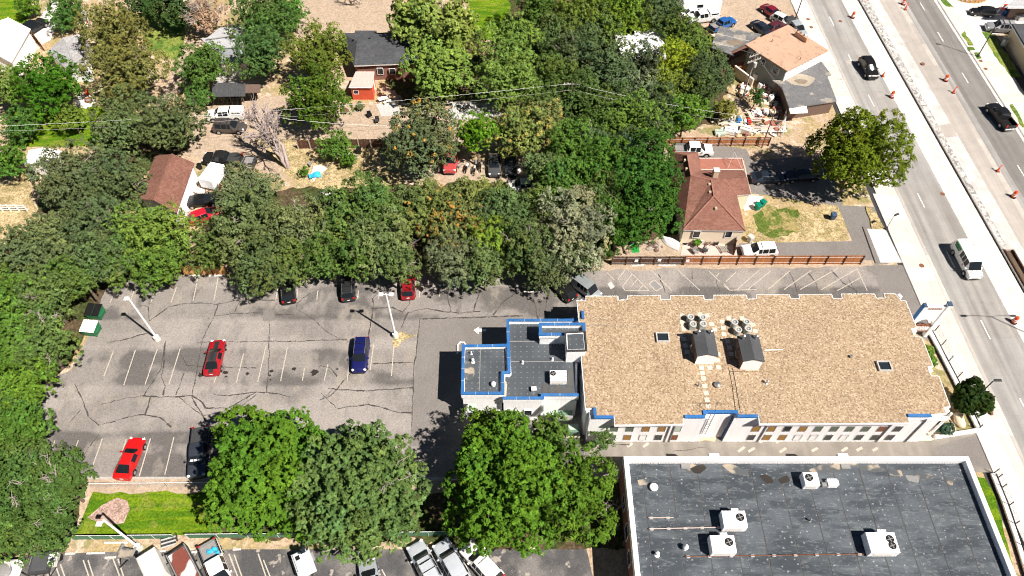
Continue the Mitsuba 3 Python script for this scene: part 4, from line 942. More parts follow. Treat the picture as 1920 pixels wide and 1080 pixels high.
a, b = cp[0], cp[3]; d = (b - a) / np.linalg.norm(b - a); n = np.array([-d[1], d[0]]); n = n if np.dot(n, [PR.centroid.x - a[0], PR.centroid.y - a[1]]) > 0 else -n
for t in (.2, .45, .75): c = a + (b - a) * t + n * .47; window(pb_, c[0], c[1], 2.9, 1.2 if t > .5 else .7, 1.2, ang=math.atan2(-n[1], -n[0]))
c1, c2 = G(1491, 66, zp), G(1512, 80, zp); cm = (c1 + c2) / 2
add(pb_, 'chimney', rbox((cm[0], cm[1], zp), float(np.linalg.norm(c2 - c1)), .45, .8, math.atan2((c2 - c1)[1], (c2 - c1)[0])), 'tanroof')
for t in (-.9, -.3, .3): add(pb_, 'chimney_pot', cyl((cm[0] + t * (c2 - c1)[0] / 2, cm[1] + t * (c2 - c1)[1] / 2, zp + .8), .11, .25, 10), 'brownwall')
for u, v in ((1447, 79), (1500, 112)): c = G(u, v, zp); add(pb_, 'roof_pipe', cyl((c[0], c[1], zp), .06, .5, 8), 'brownwall')
ga = Polygon(XY([(1350, 48.6), (1427, 64), (1396, 84), (1470, 132), (1440, 125), (1375, 104), (1335, 90), (1336, 79)], zg)).buffer(0)
gf = XY([(1471, 150), (1540, 115), (1559, 140), (1551, 142), (1569, 189), (1480, 203), (1466, 163), (1447, 150)], zg)
an = thing('gray_roofed_house', 'low house with a gray flat roof bearing a round brown stain', 'house')
gap_ = Polygon(XY([(1350, 48.6), (1428, 64), (1396, 83), (1368, 97), (1376, 104), (1335, 90), (1336, 79)], zg)).buffer(0)
add(an, 'roof', slab(gap_, zg - .2, zg), 'grayroof'); add(an, 'wall', slab(gap_.buffer(-.35), 0, zg - .2), 'brick_brown')
o = G(1378, 80, zg); t_ = np.linspace(0, 6.28, 24)[:-1]; add(an, 'stain', sheet([(o[0] + 1.4 * math.cos(t) * (1 + .1 * math.sin(3 * t)), o[1] + .8 * math.sin(t)) for t in t_], zg + .006), 'sediment_dark')
mat('sediment_dark', concrete((0.22, 0.18, 0.14), 0.6), 0.95)
for a, b in (((1343, 63), (1405, 77)), ((1337, 80), (1380, 90))): p, q = G(*a, zg), G(*b, zg); add(an, 'seam', rbox(((p + q) / 2)[:2].tolist() + [zg], float(np.linalg.norm(q - p)), .1, .02, math.atan2((q - p)[1], (q - p)[0])), 'lightgray')
c = G(1358, 110, 1.2); window(an, c[0], gap_.buffer(-.35).bounds[1] + .25, 1.2, 1.8, 1.1, 's', 'offwhite')
fr_ = thing('gray_roofed_house', 'low front building with a gray flat roof and tan stains next to the sidewalk', 'house')
add(fr_, 'roof', slab(gf, zg - .2, zg), 'grayroof'); add(fr_, 'wall', slab(Polygon(gf).buffer(0).buffer(-.3), 0, zg - .2), 'brownwall')
add(fr_, 'roof_edge', slab(XY([(1479, 203), (1512, 199), (1515, 211), (1482, 213)], zg - .1), zg - .2, zg - .08), 'white')
o = G(1500, 150, zg); add(fr_, 'stain', sheet([(o[0] + 2.3 * math.cos(t) * (1 + .15 * math.sin(3 * t)), o[1] + 1.5 * math.sin(t) * (1 + .1 * math.cos(5 * t))) for t in t_], zg + .006), 'sediment2')
o = G(1502, 153, zg); add(fr_, 'stain', sheet([(o[0] + 1.0 * math.cos(t) * (1 + .2 * math.sin(3 * t)), o[1] + .6 * math.sin(t)) for t in t_], zg + .012), 'sediment_dark')
mat('sediment2', concrete((0.36, 0.32, 0.26), 0.5), 0.95)
dk = thing('deck', 'brown wooden deck railing between the gray and peach roofed houses', 'deck')
p, q = G(1372, 135), G(1418, 124)
add(dk, 'floor', panel(p, q, .15, 2.2, .5), 'wood_red')
for t in np.linspace(0, 1, 12): c = p + (q - p) * t; add(dk, 'baluster', box(c[0] - .05, c[0] + .05, c[1] - 1.15, c[1] - 1.05, .65, 1.6), 'wood_red')
add(dk, 'rail', panel(p - [0, 1.1, 0], q - [0, 1.1, 0], .1, .12, 1.6), 'wood_red')
k = thing('garden_wall', 'tan block wall slanting below the deck', 'wall'); p, q = G(1374, 140), G(1408, 166); add(k, 'wall', panel(p, q, 1.7, .25), 'cream'); add(k, 'coping', panel(p, q, .08, .32, 1.7), 'offwhite')

# --- houses at the top and left
def simple_house(name, label, px, ze, zr, roofm, wallm, wins=(), cat_='house', ridge_cap=True):
    k = thing(name, label, cat_)
    pts = XY(px, ze)
    r, w = gable(pts, 0, ze, zr)
    add(k, 'roof', cat(r), roofm); add(k, 'wall', w, wallm)
    a, b, c, d = [np.array(q) for q in pts]; m1, m2 = (a + d) / 2, (b + c) / 2
    if ridge_cap: add(k, 'ridge_cap', tube([(*m1, zr + .02), (*((m1 + m2) / 2), zr + .02), (*m2, zr + .02)], .1), roofm)
    return k, pts
k, pts = simple_house('metal_roofed_house', 'white house with a shiny white metal roof at the left edge of the scene', [(57, 54), (21, 117), (-40, 102), (-8, 40)], 3.2, 4.6, 'white', 'white_wall')
c = G(46, 82, 2); window(k, c[0] + .1, c[1] - .3, 1.5, .6, 1.0, ang=-.4)
k, _ = simple_house('shingle_roofed_shed', 'low building with pale gray shingles partly under the olive tree', [(88, 97), (124, 129), (165, 128), (158, 62)], 2.8, 3.7, 'shingle_gray', 'white_wall')
kk = thing('tiered_gray_building', 'long shed with stepped light gray roofs beside the dead brown tree', 'shed')
for px, z0, z1, m in [([(412, 52), (452, 46), (452, 64), (385, 73)], 0, 3.4, 'roof_lg'), ([(376, 72), (452, 62), (456, 88), (396, 90)], 0, 3.0, 'roof_lg'), ([(398, 90), (456, 88), (458, 118), (412, 118)], 0, 2.6, 'roof_lg2')]:
    P_ = Polygon(XY(px, z1)); add(kk, 'roof', slab(P_, z1 - .14, z1), m); add(kk, 'wall', slab(P_.buffer(-.2), 0, z1 - .14), 'offwhite')
    a, b = px[0], px[-1]
mat('roof_lg', concrete((0.42, 0.43, 0.45), 0.3), 0.8); mat('roof_lg2', concrete((0.27, 0.29, 0.32), 0.35), 0.8)
add(kk, 'roof_strip', rbox((*G(425, 104, 2.6)[:2], 2.6), 5.5, .3, .04), 'midgray')
zone('apron', [(403, 122), (452, 122), (452, 158), (402, 158)], 'concrete', 0.02, 'concrete apron between the gray shed and the carport')
kk = thing('carport', 'open carport with a dark gray corrugated roof on thin posts', 'carport')
P_ = XY([(399, 155), (460, 155), (460, 180), (396, 181)], 2.6)
ys_ = np.linspace(0, 1, 15)
for i in range(14):
    a = np.array(P_[0]) + (np.array(P_[1]) - P_[0]) * ys_[i]; b = np.array(P_[0]) + (np.array(P_[1]) - P_[0]) * (ys_[i + 1] - .006)
    c_ = np.array(P_[3]) + (np.array(P_[2]) - P_[3]) * (ys_[i + 1] - .006); d_ = np.array(P_[3]) + (np.array(P_[2]) - P_[3]) * ys_[i]
    add(kk, 'roof_sheet', slab([a, b, c_, d_], 2.5, 2.55 + .02 * (i % 2)), 'roof_dark')
for u, v in ((399, 192), (418, 194), (435, 194), (458, 192), (458, 165), (400, 166)): c = G(u, v); add(kk, 'post', box(c[0] - .06, c[0] + .06, c[1] - .06, c[1] + .06, 0, 2.5), 'brownwall')
P_ = XY([(460, 158), (488, 158), (488, 173), (460, 174)], 2.4); add(kk, 'side_roof', slab(P_, 2.3, 2.4), 'brownwall')
for u, v in ((470, 186), (484, 185)): c = G(u, v); add(kk, 'post', box(c[0] - .06, c[0] + .06, c[1] - .06, c[1] + .06, 0, 2.3), 'brownwall')
k = thing('workbench', 'dark workbench with junk in the shade under the carport', 'bench'); c = G(440, 189); add(k, 'top', rbox((c[0], c[1], .7), 1.8, .6, .06), 'darkgray')
for dx in (-.8, .8): add(k, 'leg', rbox((c[0] + dx, c[1], 0), .08, .5, .7), 'darkgray')

kk = thing('dark_roofed_house', 'brown brick house with a dark gray hipped roof and two white framed windows', 'house')
za, zb = 3.2, 4.6
rp = XY([(640, 62), (765, 61), (790, 118), (664, 123)], za)
ra, rb_, rc, rd = [np.array(q) for q in rp]
r1 = (ra + rd) / 2 + (rb_ - ra) * .16; r2 = (rb_ + rc) / 2
vv = np.array([(*ra, za), (*rb_, za), (*rc, za), (*rd, za), (*r1, zb), (*r2, zb)])
hm = trimesh.Trimesh(vv, [[0, 1, 5], [0, 5, 4], [1, 2, 5], [2, 3, 4], [2, 4, 5], [3, 0, 4]], process=False); trimesh.repair.fix_normals(hm)
if (hm.face_normals[:, 2]).mean() < 0: hm.invert()
add(kk, 'roof', hm, 'shingle_dark')
HP = Polygon(rp); add(kk, 'fascia', slab(HP, za - .2, za - .02), 'offwhite'); add(kk, 'wall', slab(HP.buffer(-.4), 0, za - .2), 'brick_brown')
ysd = HP.buffer(-.4).bounds[1]
for u, v in ((712, 124), (735, 125)): x, z = PY(u, v, ysd + .3); window(kk, x, ysd - .02 + (.1 if u < 720 else .02), 1.2, 1.0, 1.2, 's')
for u, v in ((663, 76), (683, 77), (693, 73)): c = G(u, v, 4.2); add(kk, 'roof_vent', rbox((c[0], c[1], 3.9), .3, .3, .45), 'black')
add(kk, 'porch_roof', slab(XY([(666, 58), (706, 58), (707, 63), (665, 63)], 3.2), 3.05, 3.28), 'shingle_dark')
kk = thing('red_shed', 'bright red walled shed with a pale pinkish flat roof', 'shed')
rp = XY([(667, 134), (702, 134), (699, 163), (654, 163)], 2.6); P_ = Polygon(rp)
add(kk, 'roof', slab(P_, 2.5, 2.62), 'pinkflat'); add(kk, 'wall', slab(P_.buffer(-.18), 0, 2.5), 'redwall')
ys_ = P_.buffer(-.18).bounds[1]; x, _ = PY(667, 170, ys_); window(kk, x, ys_, 1.1, .8, .8, 's')
add(kk, 'gutter', box(P_.bounds[0], P_.bounds[2] - .2, P_.bounds[1] - .1, P_.bounds[1] - .005, 2.45, 2.58), 'white')
add(kk, 'door', rbox((P_.bounds[2] - .32, ys_ + 2.2, .1), .06, .9, 2.0), 'white')
k, pts = simple_house('brown_roofed_house', 'white walled house with a reddish brown roof among the gray green trees', [(364, 305), (331, 399), (258, 372), (292, 292)], 3.0, 4.0, 'shingle_brown', 'white_wall')
a, b = np.array(pts[0]), np.array(pts[1])
st = thing('staircase', 'white lattice stair landing against the white house wall', 'stairs'); c = G(358, 360)
add(st, 'landing', rbox((c[0], c[1], .9), 1.2, 1.4, .1, -.3), 'white')
for i in range(5): add(st, 'step', rbox((c[0] + .9 + .25 * i, c[1] - .2, .75 - .17 * i), .28, 1.0, .08, -.1), 'offwhite')
for i in range(7): add(st, 'slat', rbox((c[0] - .5 + .16 * i, c[1] - .75, .1), .06, .04, 1.6), 'offwhite')
k, _ = simple_house('white_shed', 'small shed with a bright white roof at the left above the gray green tree', [(54, 281), (45, 308), (108, 308), (112, 281)], 2.3, 2.7, 'white', 'offwhite', cat_='shed')
kk = thing('white_roofed_house', 'house with a bright white flat roof showing between the trees', 'house')
P_ = Polygon(XY([(1150, 62), (1188, 64), (1190, 57), (1243, 57), (1250, 110), (1170, 115)], 3.4)); add(kk, 'roof', slab(P_, 3.2, 3.4), 'white'); add(kk, 'wall', slab(P_.buffer(-.3), 0, 3.2), 'offwhite')
# far side of the road
kk = thing('far_side_house', 'far side house with a pale blue roof edge and an open carport full of boxes', 'house')
P_ = XY([(1884, 13), (1912, -8), (1990, -8), (1990, 13)], 3.4); add(kk, 'roof', slab(P_, 3.2, 3.4), 'roof_lg'); add(kk, 'edge', rbox(((G(1884, 13, 3.4) + G(1990, 13, 3.4)) / 2)[:2].tolist() + [3.1], 8.5, .15, .35), 'white')
add(kk, 'wall', slab(XY([(1905, -8), (1990, -8), (1990, 4), (1905, 4)], 3.2), 0, 3.2), 'brownwall')
c = G(1862, 33); add(kk, 'post', tube([(c[0], c[1], 0), (c[0] + .3, c[1], 1.6), (c[0] + .6, c[1] + .1, 3.2)], .06), 'white')
for i, (u, v, m) in enumerate([(1885, 28, 'blue_trim'), (1893, 22, 'lightgray'), (1905, 36, 'midgray'), (1915, 25, 'cyan'), (1912, 38, 'lightgray'), (1885, 18, 'orange')]):
    c = G(u, v); kq = thing('storage_box', f'{["dark blue", "pale gray", "gray", "light blue", "light gray", "small orange"][i]} box stored in the far side carport', 'box'); add(kq, 'body', rbox((c[0], c[1], 0), .9, .7, .8), m); add(kq, 'lid', rbox((c[0], c[1], .8), .95, .75, .08), m)
kk = thing('far_side_house', 'far side house with a dark flat roof and tan brick wall at the right edge', 'house')
P_ = Polygon(XY([(1897, 44), (1990, 42), (1990, 180), (1960, 150)], 3.2)); add(kk, 'roof', slab(P_.buffer(-.1), 3.0, 3.2), 'roof_dark'); add(kk, 'edge', slab(P_, 2.85, 3.0), 'white'); add(kk, 'wall', slab(P_.buffer(-.35), 0, 2.85), 'tan')
zone('patio', [(1893, 92), (1905, 98), (1990, 200), (1925, 140)], 'asphalt_dark', 0.14, 'dark walk beside the far side tan brick house')
kk = thing('wooden_enclosure', 'round orange wooden fence enclosure on the far side of the road', 'fence')
c = G(1823, 4); 
for i in range(16):
    t = math.pi * (.95 + i / 15 * 1.1); add(kk, 'board', rbox((c[0] + 3.0 * math.cos(t), c[1] + 1.6 + 2.2 * math.sin(t), 0), .5, .05, 1.8, t + math.pi / 2), 'wood_orange')
k = thing('utility_box', 'pale gray tilted cabinet beside the tan brick house', 'utility box'); c = G(1880, 86); add(k, 'body', rbox((c[0], c[1], 0), .8, .5, 1.3, .4), 'lightgray'); add(k, 'door', rbox((c[0] + .2, c[1] - .25, .2), .5, .04, .9, .4), 'offwhite')
# ---------------------------------------------------------------- vehicles
# stations from rear to front: (x, half width, sill-to-shoulder top zs, loop half width wr, loop top zr, flag of the span to the NEXT station)
# flags: b body, s side glass, w windscreen, r rear window, o open bed
def spec(kind):
    if kind == 'sedan':
        return 4.75, .90, .66, [(0, .70, .62, .60, .64, 'b'), (.03, .84, .88, .66, .92, 'b'), (.55, .89, .96, .70, 1.00, 'r'), (1.30, .90, .97, .60, 1.36, 'b'), (1.38, .90, .97, .61, 1.39, 's'), (2.05, .90, .96, .63, 1.44, 'b'), (2.13, .90, .96, .63, 1.44, 's'), (2.80, .90, .94, .60, 1.40, 'w'), (3.50, .89, .92, .72, .97, 'b'), (4.40, .85, .80, .66, .83, 'b'), (4.68, .76, .66, .58, .70, 'b'), (4.75, .66, .52, .5, .55, 'b')]
    if kind == 'coupe':
        return 4.75, .93, .68, [(0, .74, .66, .60, .68, 'b'), (.04, .88, .94, .70, .98, 'b'), (.50, .93, 1.00, .74, 1.04, 'r'), (1.35, .92, .98, .58, 1.33, 'b'), (1.75, .91, .96, .60, 1.37, 's'), (2.65, .91, .93, .59, 1.34, 'w'), (3.25, .92, .92, .74, .98, 'b'), (4.40, .88, .84, .68, .87, 'b'), (4.70, .78, .68, .6, .72, 'b'), (4.75, .7, .55, .5, .58, 'b')]
    if kind == 'hatch':
        return 4.3, .88, .66, [(0, .74, .70, .62, .72, 'b'), (.04, .84, .98, .68, 1.0, 'r'), (.45, .87, 1.02, .60, 1.46, 'b'), (.62, .88, 1.0, .62, 1.50, 's'), (1.50, .88, .97, .64, 1.54, 'b'), (1.58, .88, .97, .64, 1.54, 's'), (2.40, .88, .95, .61, 1.48, 'w'), (3.10, .87, .95, .70, 1.02, 'b'), (4.0, .83, .84, .64, .88, 'b'), (4.24, .74, .68, .56, .72, 'b'), (4.3, .66, .52, .5, .56, 'b')]
    if kind == 'suv':
        return 4.85, .96, .74, [(0, .80, .80, .70, .82, 'b'), (.05, .91, 1.10, .76, 1.12, 'r'), (.40, .95, 1.12, .69, 1.68, 'b'), (.58, .96, 1.11, .71, 1.73, 's'), (1.45, .96, 1.08, .73, 1.78, 'b'), (1.53, .96, 1.08, .73, 1.78, 's'), (2.30, .96, 1.06, .72, 1.76, 'b'), (2.38, .96, 1.06, .72, 1.75, 's'), (2.85, .96, 1.05, .69, 1.69, 'w'), (3.55, .95, 1.06, .80, 1.12, 'b'), (4.50, .91, .98, .74, 1.02, 'b'), (4.78, .82, .80, .64, .84, 'b'), (4.85, .74, .60, .58, .64, 'b')]
    if kind == 'van':
        return 5.6, .99, .78, [(0, .88, .80, .80, .82, 'b'), (.03, .95, 1.15, .86, 1.18, 'r'), (.18, .97, 1.20, .82, 2.02, 'b'), (.5, .99, 1.20, .84, 2.10, 'b'), (2.2, .99, 1.19, .84, 2.12, 's'), (2.75, .99, 1.18, .84, 2.12, 'b'), (2.83, .99, 1.18, .84, 2.11, 's'), (3.4, .99, 1.17, .84, 2.11, 'b'), (3.48, .99, 1.16, .83, 2.10, 's'), (4.1, .99, 1.14, .79, 2.04, 'w'), (4.75, .97, 1.10, .80, 1.22, 'b'), (5.3, .92, .98, .72, 1.05, 'b'), (5.55, .86, .80, .66, .84, 'b'), (5.6, .8, .6, .6, .64, 'b')]
    if kind == 'pickup':
        return 5.7, .98, .80, [(0, .92, 1.12, .88, 1.14, 'b'), (.06, .97, 1.20, .92, 1.22, 'o'), (1.80, .98, 1.20, .93, 1.22, 'b'), (1.95, .98, 1.18, .90, 1.22, 'r'), (2.10, .98, 1.18, .72, 1.78, 'b'), (2.22, .98, 1.18, .73, 1.82, 's'), (2.95, .98, 1.17, .74, 1.85, 'b'), (3.03, .98, 1.17, .74, 1.85, 's'), (3.70, .98, 1.15, .70, 1.76, 'w'), (4.35, .97, 1.15, .84, 1.20, 'b'), (5.35, .94, 1.08, .80, 1.12, 'b'), (5.62, .88, .92, .70, .95, 'b'), (5.7, .82, .66, .64, .7, 'b')]
    raise ValueError(kind)


def loft(st, zb, half):
    rings = []
    for x, w, zs, wr, zr, _ in st:
        side = [(w * .90, zb), (w, zb + .18), (w, zs - .10), (w * .965, zs), (wr, zr - .05), (wr * .86, zr), (0.0, zr + .02 * wr)]
        pts = [(-y, z) for y, z in side] + [(y, z) for y, z in side[::-1][1:]]
        rings.append([(x, y, z) for y, z in pts])
    return np.array(rings)


def vehicle(label, kind, rear, front, rgb, metallic=0.0, cat_='car', group=None, scale=1.0, z=0.03, name=None, roof=None, rails=False, sunroof=False, bed=None, glass='glass', extra=None, hood=None, stripe=None, zc=0.75, wl=None):
    L, HW, wheel_r, st = spec(kind)
    p, q = G(*rear, zc + z), G(*front, zc + z)
    ang = math.atan2(q[1] - p[1], q[0] - p[0])
    c = (p + q) / 2
    M = T().translate([c[0], c[1], z]).rotate([0, 0, 1], math.degrees(ang)).scale(scale).translate([-L / 2, 0, 0])
    pm = paint(rgb, metallic)
    k = thing(name or {'pickup': 'pickup_truck', 'van': 'van', 'suv': 'parked_suv'}.get(kind, 'car'), label, cat_, group)
    zb = .30 if kind in ('suv', 'pickup', 'van') else .24
    R = loft(st, zb, HW)
    nS, nP, _ = R.shape
    V = R.reshape(-1, 3)
    B, glassf, bedspan = [], {}, []
    for i in range(nS - 1):
        fl = st[i][5]
        for j in range(nP - 1):
            f = [i * nP + j, i * nP + j + 1, (i + 1) * nP + j + 1, (i + 1) * nP + j]
            tri_ = [[f[0], f[1], f[2]], [f[0], f[2], f[3]]]
            s = j if j < 6 else 11 - j
            if fl == 's' and s == 3: glassf.setdefault(('side_window', i, j > 5), []).extend(tri_)
            elif fl == 'w' and s in (4, 5): glassf.setdefault(('windscreen', 0, 0), []).extend(tri_)
            elif fl == 'r' and s in (4, 5): glassf.setdefault(('rear_window', 0, 0), []).extend(tri_)
            elif fl == 'o' and s in (4, 5): pass
            else: B.extend(tri_)
    for e in (0, nS - 1):
        o = [e * nP + j for j in range(nP)]
        t = [[o[0], o[j], o[j + 1]] for j in range(1, nP - 1)]
        B.extend(t if e else [x[::-1] for x in t])
    body = trimesh.Trimesh(V, B, process=False)
    body.remove_unreferenced_vertices()
    add(k, 'body', body, pm, 38, M)
    for (nm, i, sd), f in glassf.items():
        m = trimesh.Trimesh(V, f, process=False); m.remove_unreferenced_vertices()
        add(k, nm, m, glass, 40, M)
    # roof in another colour, hood, stripes: panels laid 4 mm proud
    def top(i0, i1, m, nm, sc=.97, y0=-1, y1=1, dz=.012):
        a = []
        for i in range(i0, i1 + 1):
            x, w, zs, wr, zr, _ = st[i]
            ys_ = [wr * .86 * t for t in np.linspace(y0, y1, 5)]
            a.append([(x, y * sc, zr + .02 * wr * (1 - abs(y) / (wr * .86)) + dz) for y in ys_])
        a = np.array(a); n, mm, _ = a.shape
        f = [[i * mm + j, (i + 1) * mm + j, (i + 1) * mm + j + 1] for i in range(n - 1) for j in range(mm - 1)] + [[i * mm + j, (i + 1) * mm + j + 1, i * mm + j + 1] for i in range(n - 1) for j in range(mm - 1)]
        add(k, nm, trimesh.Trimesh(a.reshape(-1, 3), f, process=False), m, True, M)
    ir = [i for i in range(nS) if st[i][4] > (1.3 if kind in ('sedan', 'coupe', 'hatch') else 1.6)]
    iw = [i for i in range(nS) if st[i][5] == 'w'][0]
    if roof: top(ir[0], ir[-1], paint(roof), 'roof_panel')
    if sunroof: top(ir[-1] - 2, ir[-1] - 1, glass, 'sunroof', .8)
    if stripe:
        top(iw + 1, nS - 3, paint(stripe), 'stripe', 1, -.45, .45); top(ir[0], ir[-1], paint(stripe), 'stripe', 1, -.45, .45)
        if kind == 'coupe': top(1, 2, paint(stripe), 'stripe', 1, -.45, .45)
    if rails:
        for s in (-1, 1):
            a = [(st[i][0], s * st[i][3] * .93, st[i][4] + .05) for i in ir]
            add(k, 'roof_rail', tube(a, .03), 'steel' if rails == 1 else 'black', True, M)
        for i in (ir[len(ir) // 3], ir[-2]):
            add(k, 'cross_bar', box(st[i][0] - .03, st[i][0] + .03, -st[i][3] * .9, st[i][3] * .9, st[i][4] + .05, st[i][4] + .09), 'black', False, M)
    # shut lines across the hood edge
    x, w, zs, wr, zr, _ = st[iw + 1]
    add(k, 'cowl', box(x - .02, x + .06, -wr * .85, wr * .85, zr - .02, zr + .022), 'black', False, M)
    # wheels
    wx = (wl or (L * .19, L * .81)) if kind not in ('pickup', 'van') else (L * .20, L * .82)
    r = {'pickup': .40, 'suv': .37, 'van': .37}.get(kind, .33)
    for xx in wx:
        for s in (-1, 1):
            tyre = lathe((0, 0, 0), [[.0, -.11], [r * .6, -.11], [r * .95, -.10], [r, -.06], [r, .06], [r * .95, .10], [r * .6, .11], [0, .11]], 18)
            tyre.apply_transform(trimesh.transformations.rotation_matrix(math.pi / 2, (1, 0, 0))); tyre.apply_translation((xx, s * (HW - .085), r))
            kk = add(k, 'wheel', tyre, 'tyre', 40, M)
            rim = lathe((0, 0, 0), [[0, .02], [r * .2, .03], [r * .55, .0], [r * .62, .02], [r * .62, -.02], [0, -.02]], 14)
            rim.apply_transform(trimesh.transformations.rotation_matrix(-s * math.pi / 2, (1, 0, 0))); rim.apply_translation((xx, s * (HW + .035), r))
            add(kk, 'rim', rim, 'rim', 40, M)
            arch = lathe((0, 0, 0), [[r, -.01], [r + .06, -.01], [r + .06, .012], [r, .012], [r, -.01]], 18); arch.apply_transform(trimesh.transformations.rotation_matrix(math.pi / 2, (1, 0, 0))); arch.apply_translation((xx, s * (HW + .004), r + .02))
            add(k, 'wheel_arch', arch, 'black', False, M)
    zl = st[-3][2] - .06
    for s in (-1, 1):
        w3, w2 = st[-3][1], st[-2][1]; xf = (st[-3][0] + st[-2][0]) / 2
        add(k, 'headlight', rbox((xf + .03, s * (w3 + w2) / 2 * .84, zl - .10), .26, .30, .13, -s * .5, .02), 'lamp_clear', False, M)
        zt = (st[0][2] + st[1][2]) / 2 - .06
        add(k, 'taillight', rbox((.03, s * st[1][1] * .82, zt - .08), .10, .28, .20 if kind in ('sedan', 'coupe') else .34, 0, .02), 'lamp_red', False, M)
        xm = st[iw + 1][0] - .35; ym = st[iw + 1][1]; zm = st[iw + 1][2] + .02
        add(k, 'mirror', rbox((xm, s * (ym + .10), zm), .16, .22, .16, 0, .04), pm, False, M)
    add(k, 'licence_plate', box(-.015, .0, -.18, .18, .62, .74) if kind != 'pickup' else box(-.02, -.005, -.18, .18, .5, .62), 'white', False, M)
    add(k, 'grille', box(L - .03, L + .012, -.42, .42, .38, .54), 'black', False, M)
    add(k, 'bumper', rbox((L - .06, 0, zb + .02), .16, HW * 1.45, .16, 0, .03), 'darkgray' if kind in ('pickup', 'van', 'suv') else pm, False, M)
    if kind == 'pickup':
        x0_, x1_ = .08, 1.86; yy = .80; zf = .78
        bedm = 'black' if bed in (None, 'cover') else 'midgray'
        if bed == 'cover': add(k, 'bed_cover', cat([box(x0_ - .02 + i * .6, x0_ + .57 + i * .6, -.86, .86, 1.2, 1.245) for i in range(3)]), 'darkgray', False, M)
        elif bed == 'shell':
            sh = trimesh.convex.convex_hull(np.array([(x, y, zz) for x in (.02, 1.9) for y in (-.92, .92) for zz in (1.22, 1.3)] + [(x, y, 1.82) for x in (.15, 1.9) for y in (-.74, .74)]))
            add(k, 'camper_shell', sh, pm, False, M)
            for s in (-1, 1): add(k, 'side_window', rbox((1.0, s * .85, 1.36), 1.3, .06, .30, 0), glass, False, M)
        else:
            add(k, 'cargo_bed', cat([box(x0_, x1_, -yy, yy, zf - .04, zf), box(x0_, x1_, -yy - .05, -yy, zf, 1.215), box(x0_, x1_, yy, yy + .05, zf, 1.215), box(x0_ - .03, x0_, -yy, yy, zf, 1.215), box(x1_, x1_ + .05, -yy, yy, zf, 1.215)]), bedm, False, M)
            for s in (-1, 1): add(k, 'bed_rail', box(.06, 1.86, s * .88 - .05, s * .88 + .05, 1.2, 1.25), 'black' if bed != 'white' else pm, False, M)
        add(k, 'rear_bumper', rbox((-.04, 0, .42), .16, 1.7, .2, 0, .03), 'steel', False, M)
    if extra: extra(k, M, st)
    return k, M


RED, DRED, BLK, WHT, SLV, GRY, BLU, DBL, NAVY = (.42, .012, .02), (.22, .008, .012), (.010, .010, .011), (.78, .78, .77), (.45, .46, .48), (.12, .125, .13), (.03, .13, .36), (.008, .012, .12), (.012, .016, .03)
SILV = (.50, .55, .61)
vehicle('dark red car with a black roof and stripes alone in the middle of the lot', 'coupe', (397, 695), (408, 643), RED, .2, stripe=(.03, .03, .03), roof=(.04, .04, .042))
vehicle('deep blue car facing down the lot near the twin lamp pole', 'suv', (679, 638), (673, 692), DBL, .3, scale=.95, rails=1, cat_='car')
vehicle('bright red two door car with dark windows at the lower left of the lot', 'coupe', (231, 888), (255, 829), (.55, .008, .008), 0)
vehicle('dark pickup truck with a covered bed and white sunshade beside the lower trees', 'pickup', (378, 806), (369, 893), (.05, .06, .08), .4, bed='cover', extra=lambda k, M, st: add(k, 'sunshade', cat([rbox((4.02, y, 1.50), .30, .34, .05, 0, .02) for y in (-.42, 0, .42)]), 'white', False, M))
vehicle('dark car in the shade of the lower trees, right of the black pickup', 'sedan', (427, 830), (420, 890), NAVY, .2)
vehicle('black hatchback parked at the fence', 'hatch', (541, 560), (539, 522), BLK, rails=2)
vehicle('black car with silver roof rails parked at the fence', 'suv', (653, 559), (651, 512), (.03, .032, .036), .3, rails=1, scale=.93)
vehicle('red car parked at the fence under the trees', 'hatch', (765, 554), (764, 512), (.30, .012, .018), .2, sunroof=True)
vehicle('black car parked at an angle beside the gray van', 'suv', (1068, 553), (1040, 524), BLK, .2, scale=.9, cat_='car')
vehicle('gray van with a flat roof parked at an angle by the north aisle', 'van', (1078, 518), (1114, 545), (.30, .34, .36), .3, scale=.86, zc=1.3, name='van', cat_='van')
vehicle('black sport utility vehicle driving on the near lanes beside the orange drums', 'suv', (1620, 112), (1638, 143), BLK, .2, rails=2, cat_='suv', name='moving_suv')
vehicle('black pickup truck on the far lanes of the road', 'pickup', (1892, 236), (1861, 199), BLK, .2, cat_='pickup', scale=1.0)


def van_sign(k, M, st):
    for s in (-1, 1):
        m = meshkit.text_mesh('VAN', .42, .012) if False else None
    for i, (dx, dz, l, h) in enumerate([(0, .32, .5, .3), (.55, .3, .5, .34), (1.1, .34, .3, .28), (.1, 0, 1.2, .2)]):
        add(k, 'green_logo_shape', cat([box(.5 + dx, .5 + dx + l, s * .935 - .03, s * .935 + .03, 1.35 + dz, 1.35 + dz + h) for s in (-1, 1)]), 'dumpster_green', False, M)
    add(k, 'red_logo_shape', box(3.5, 3.62, -1.01, -.985, .8, 1.1), 'red', False, M)


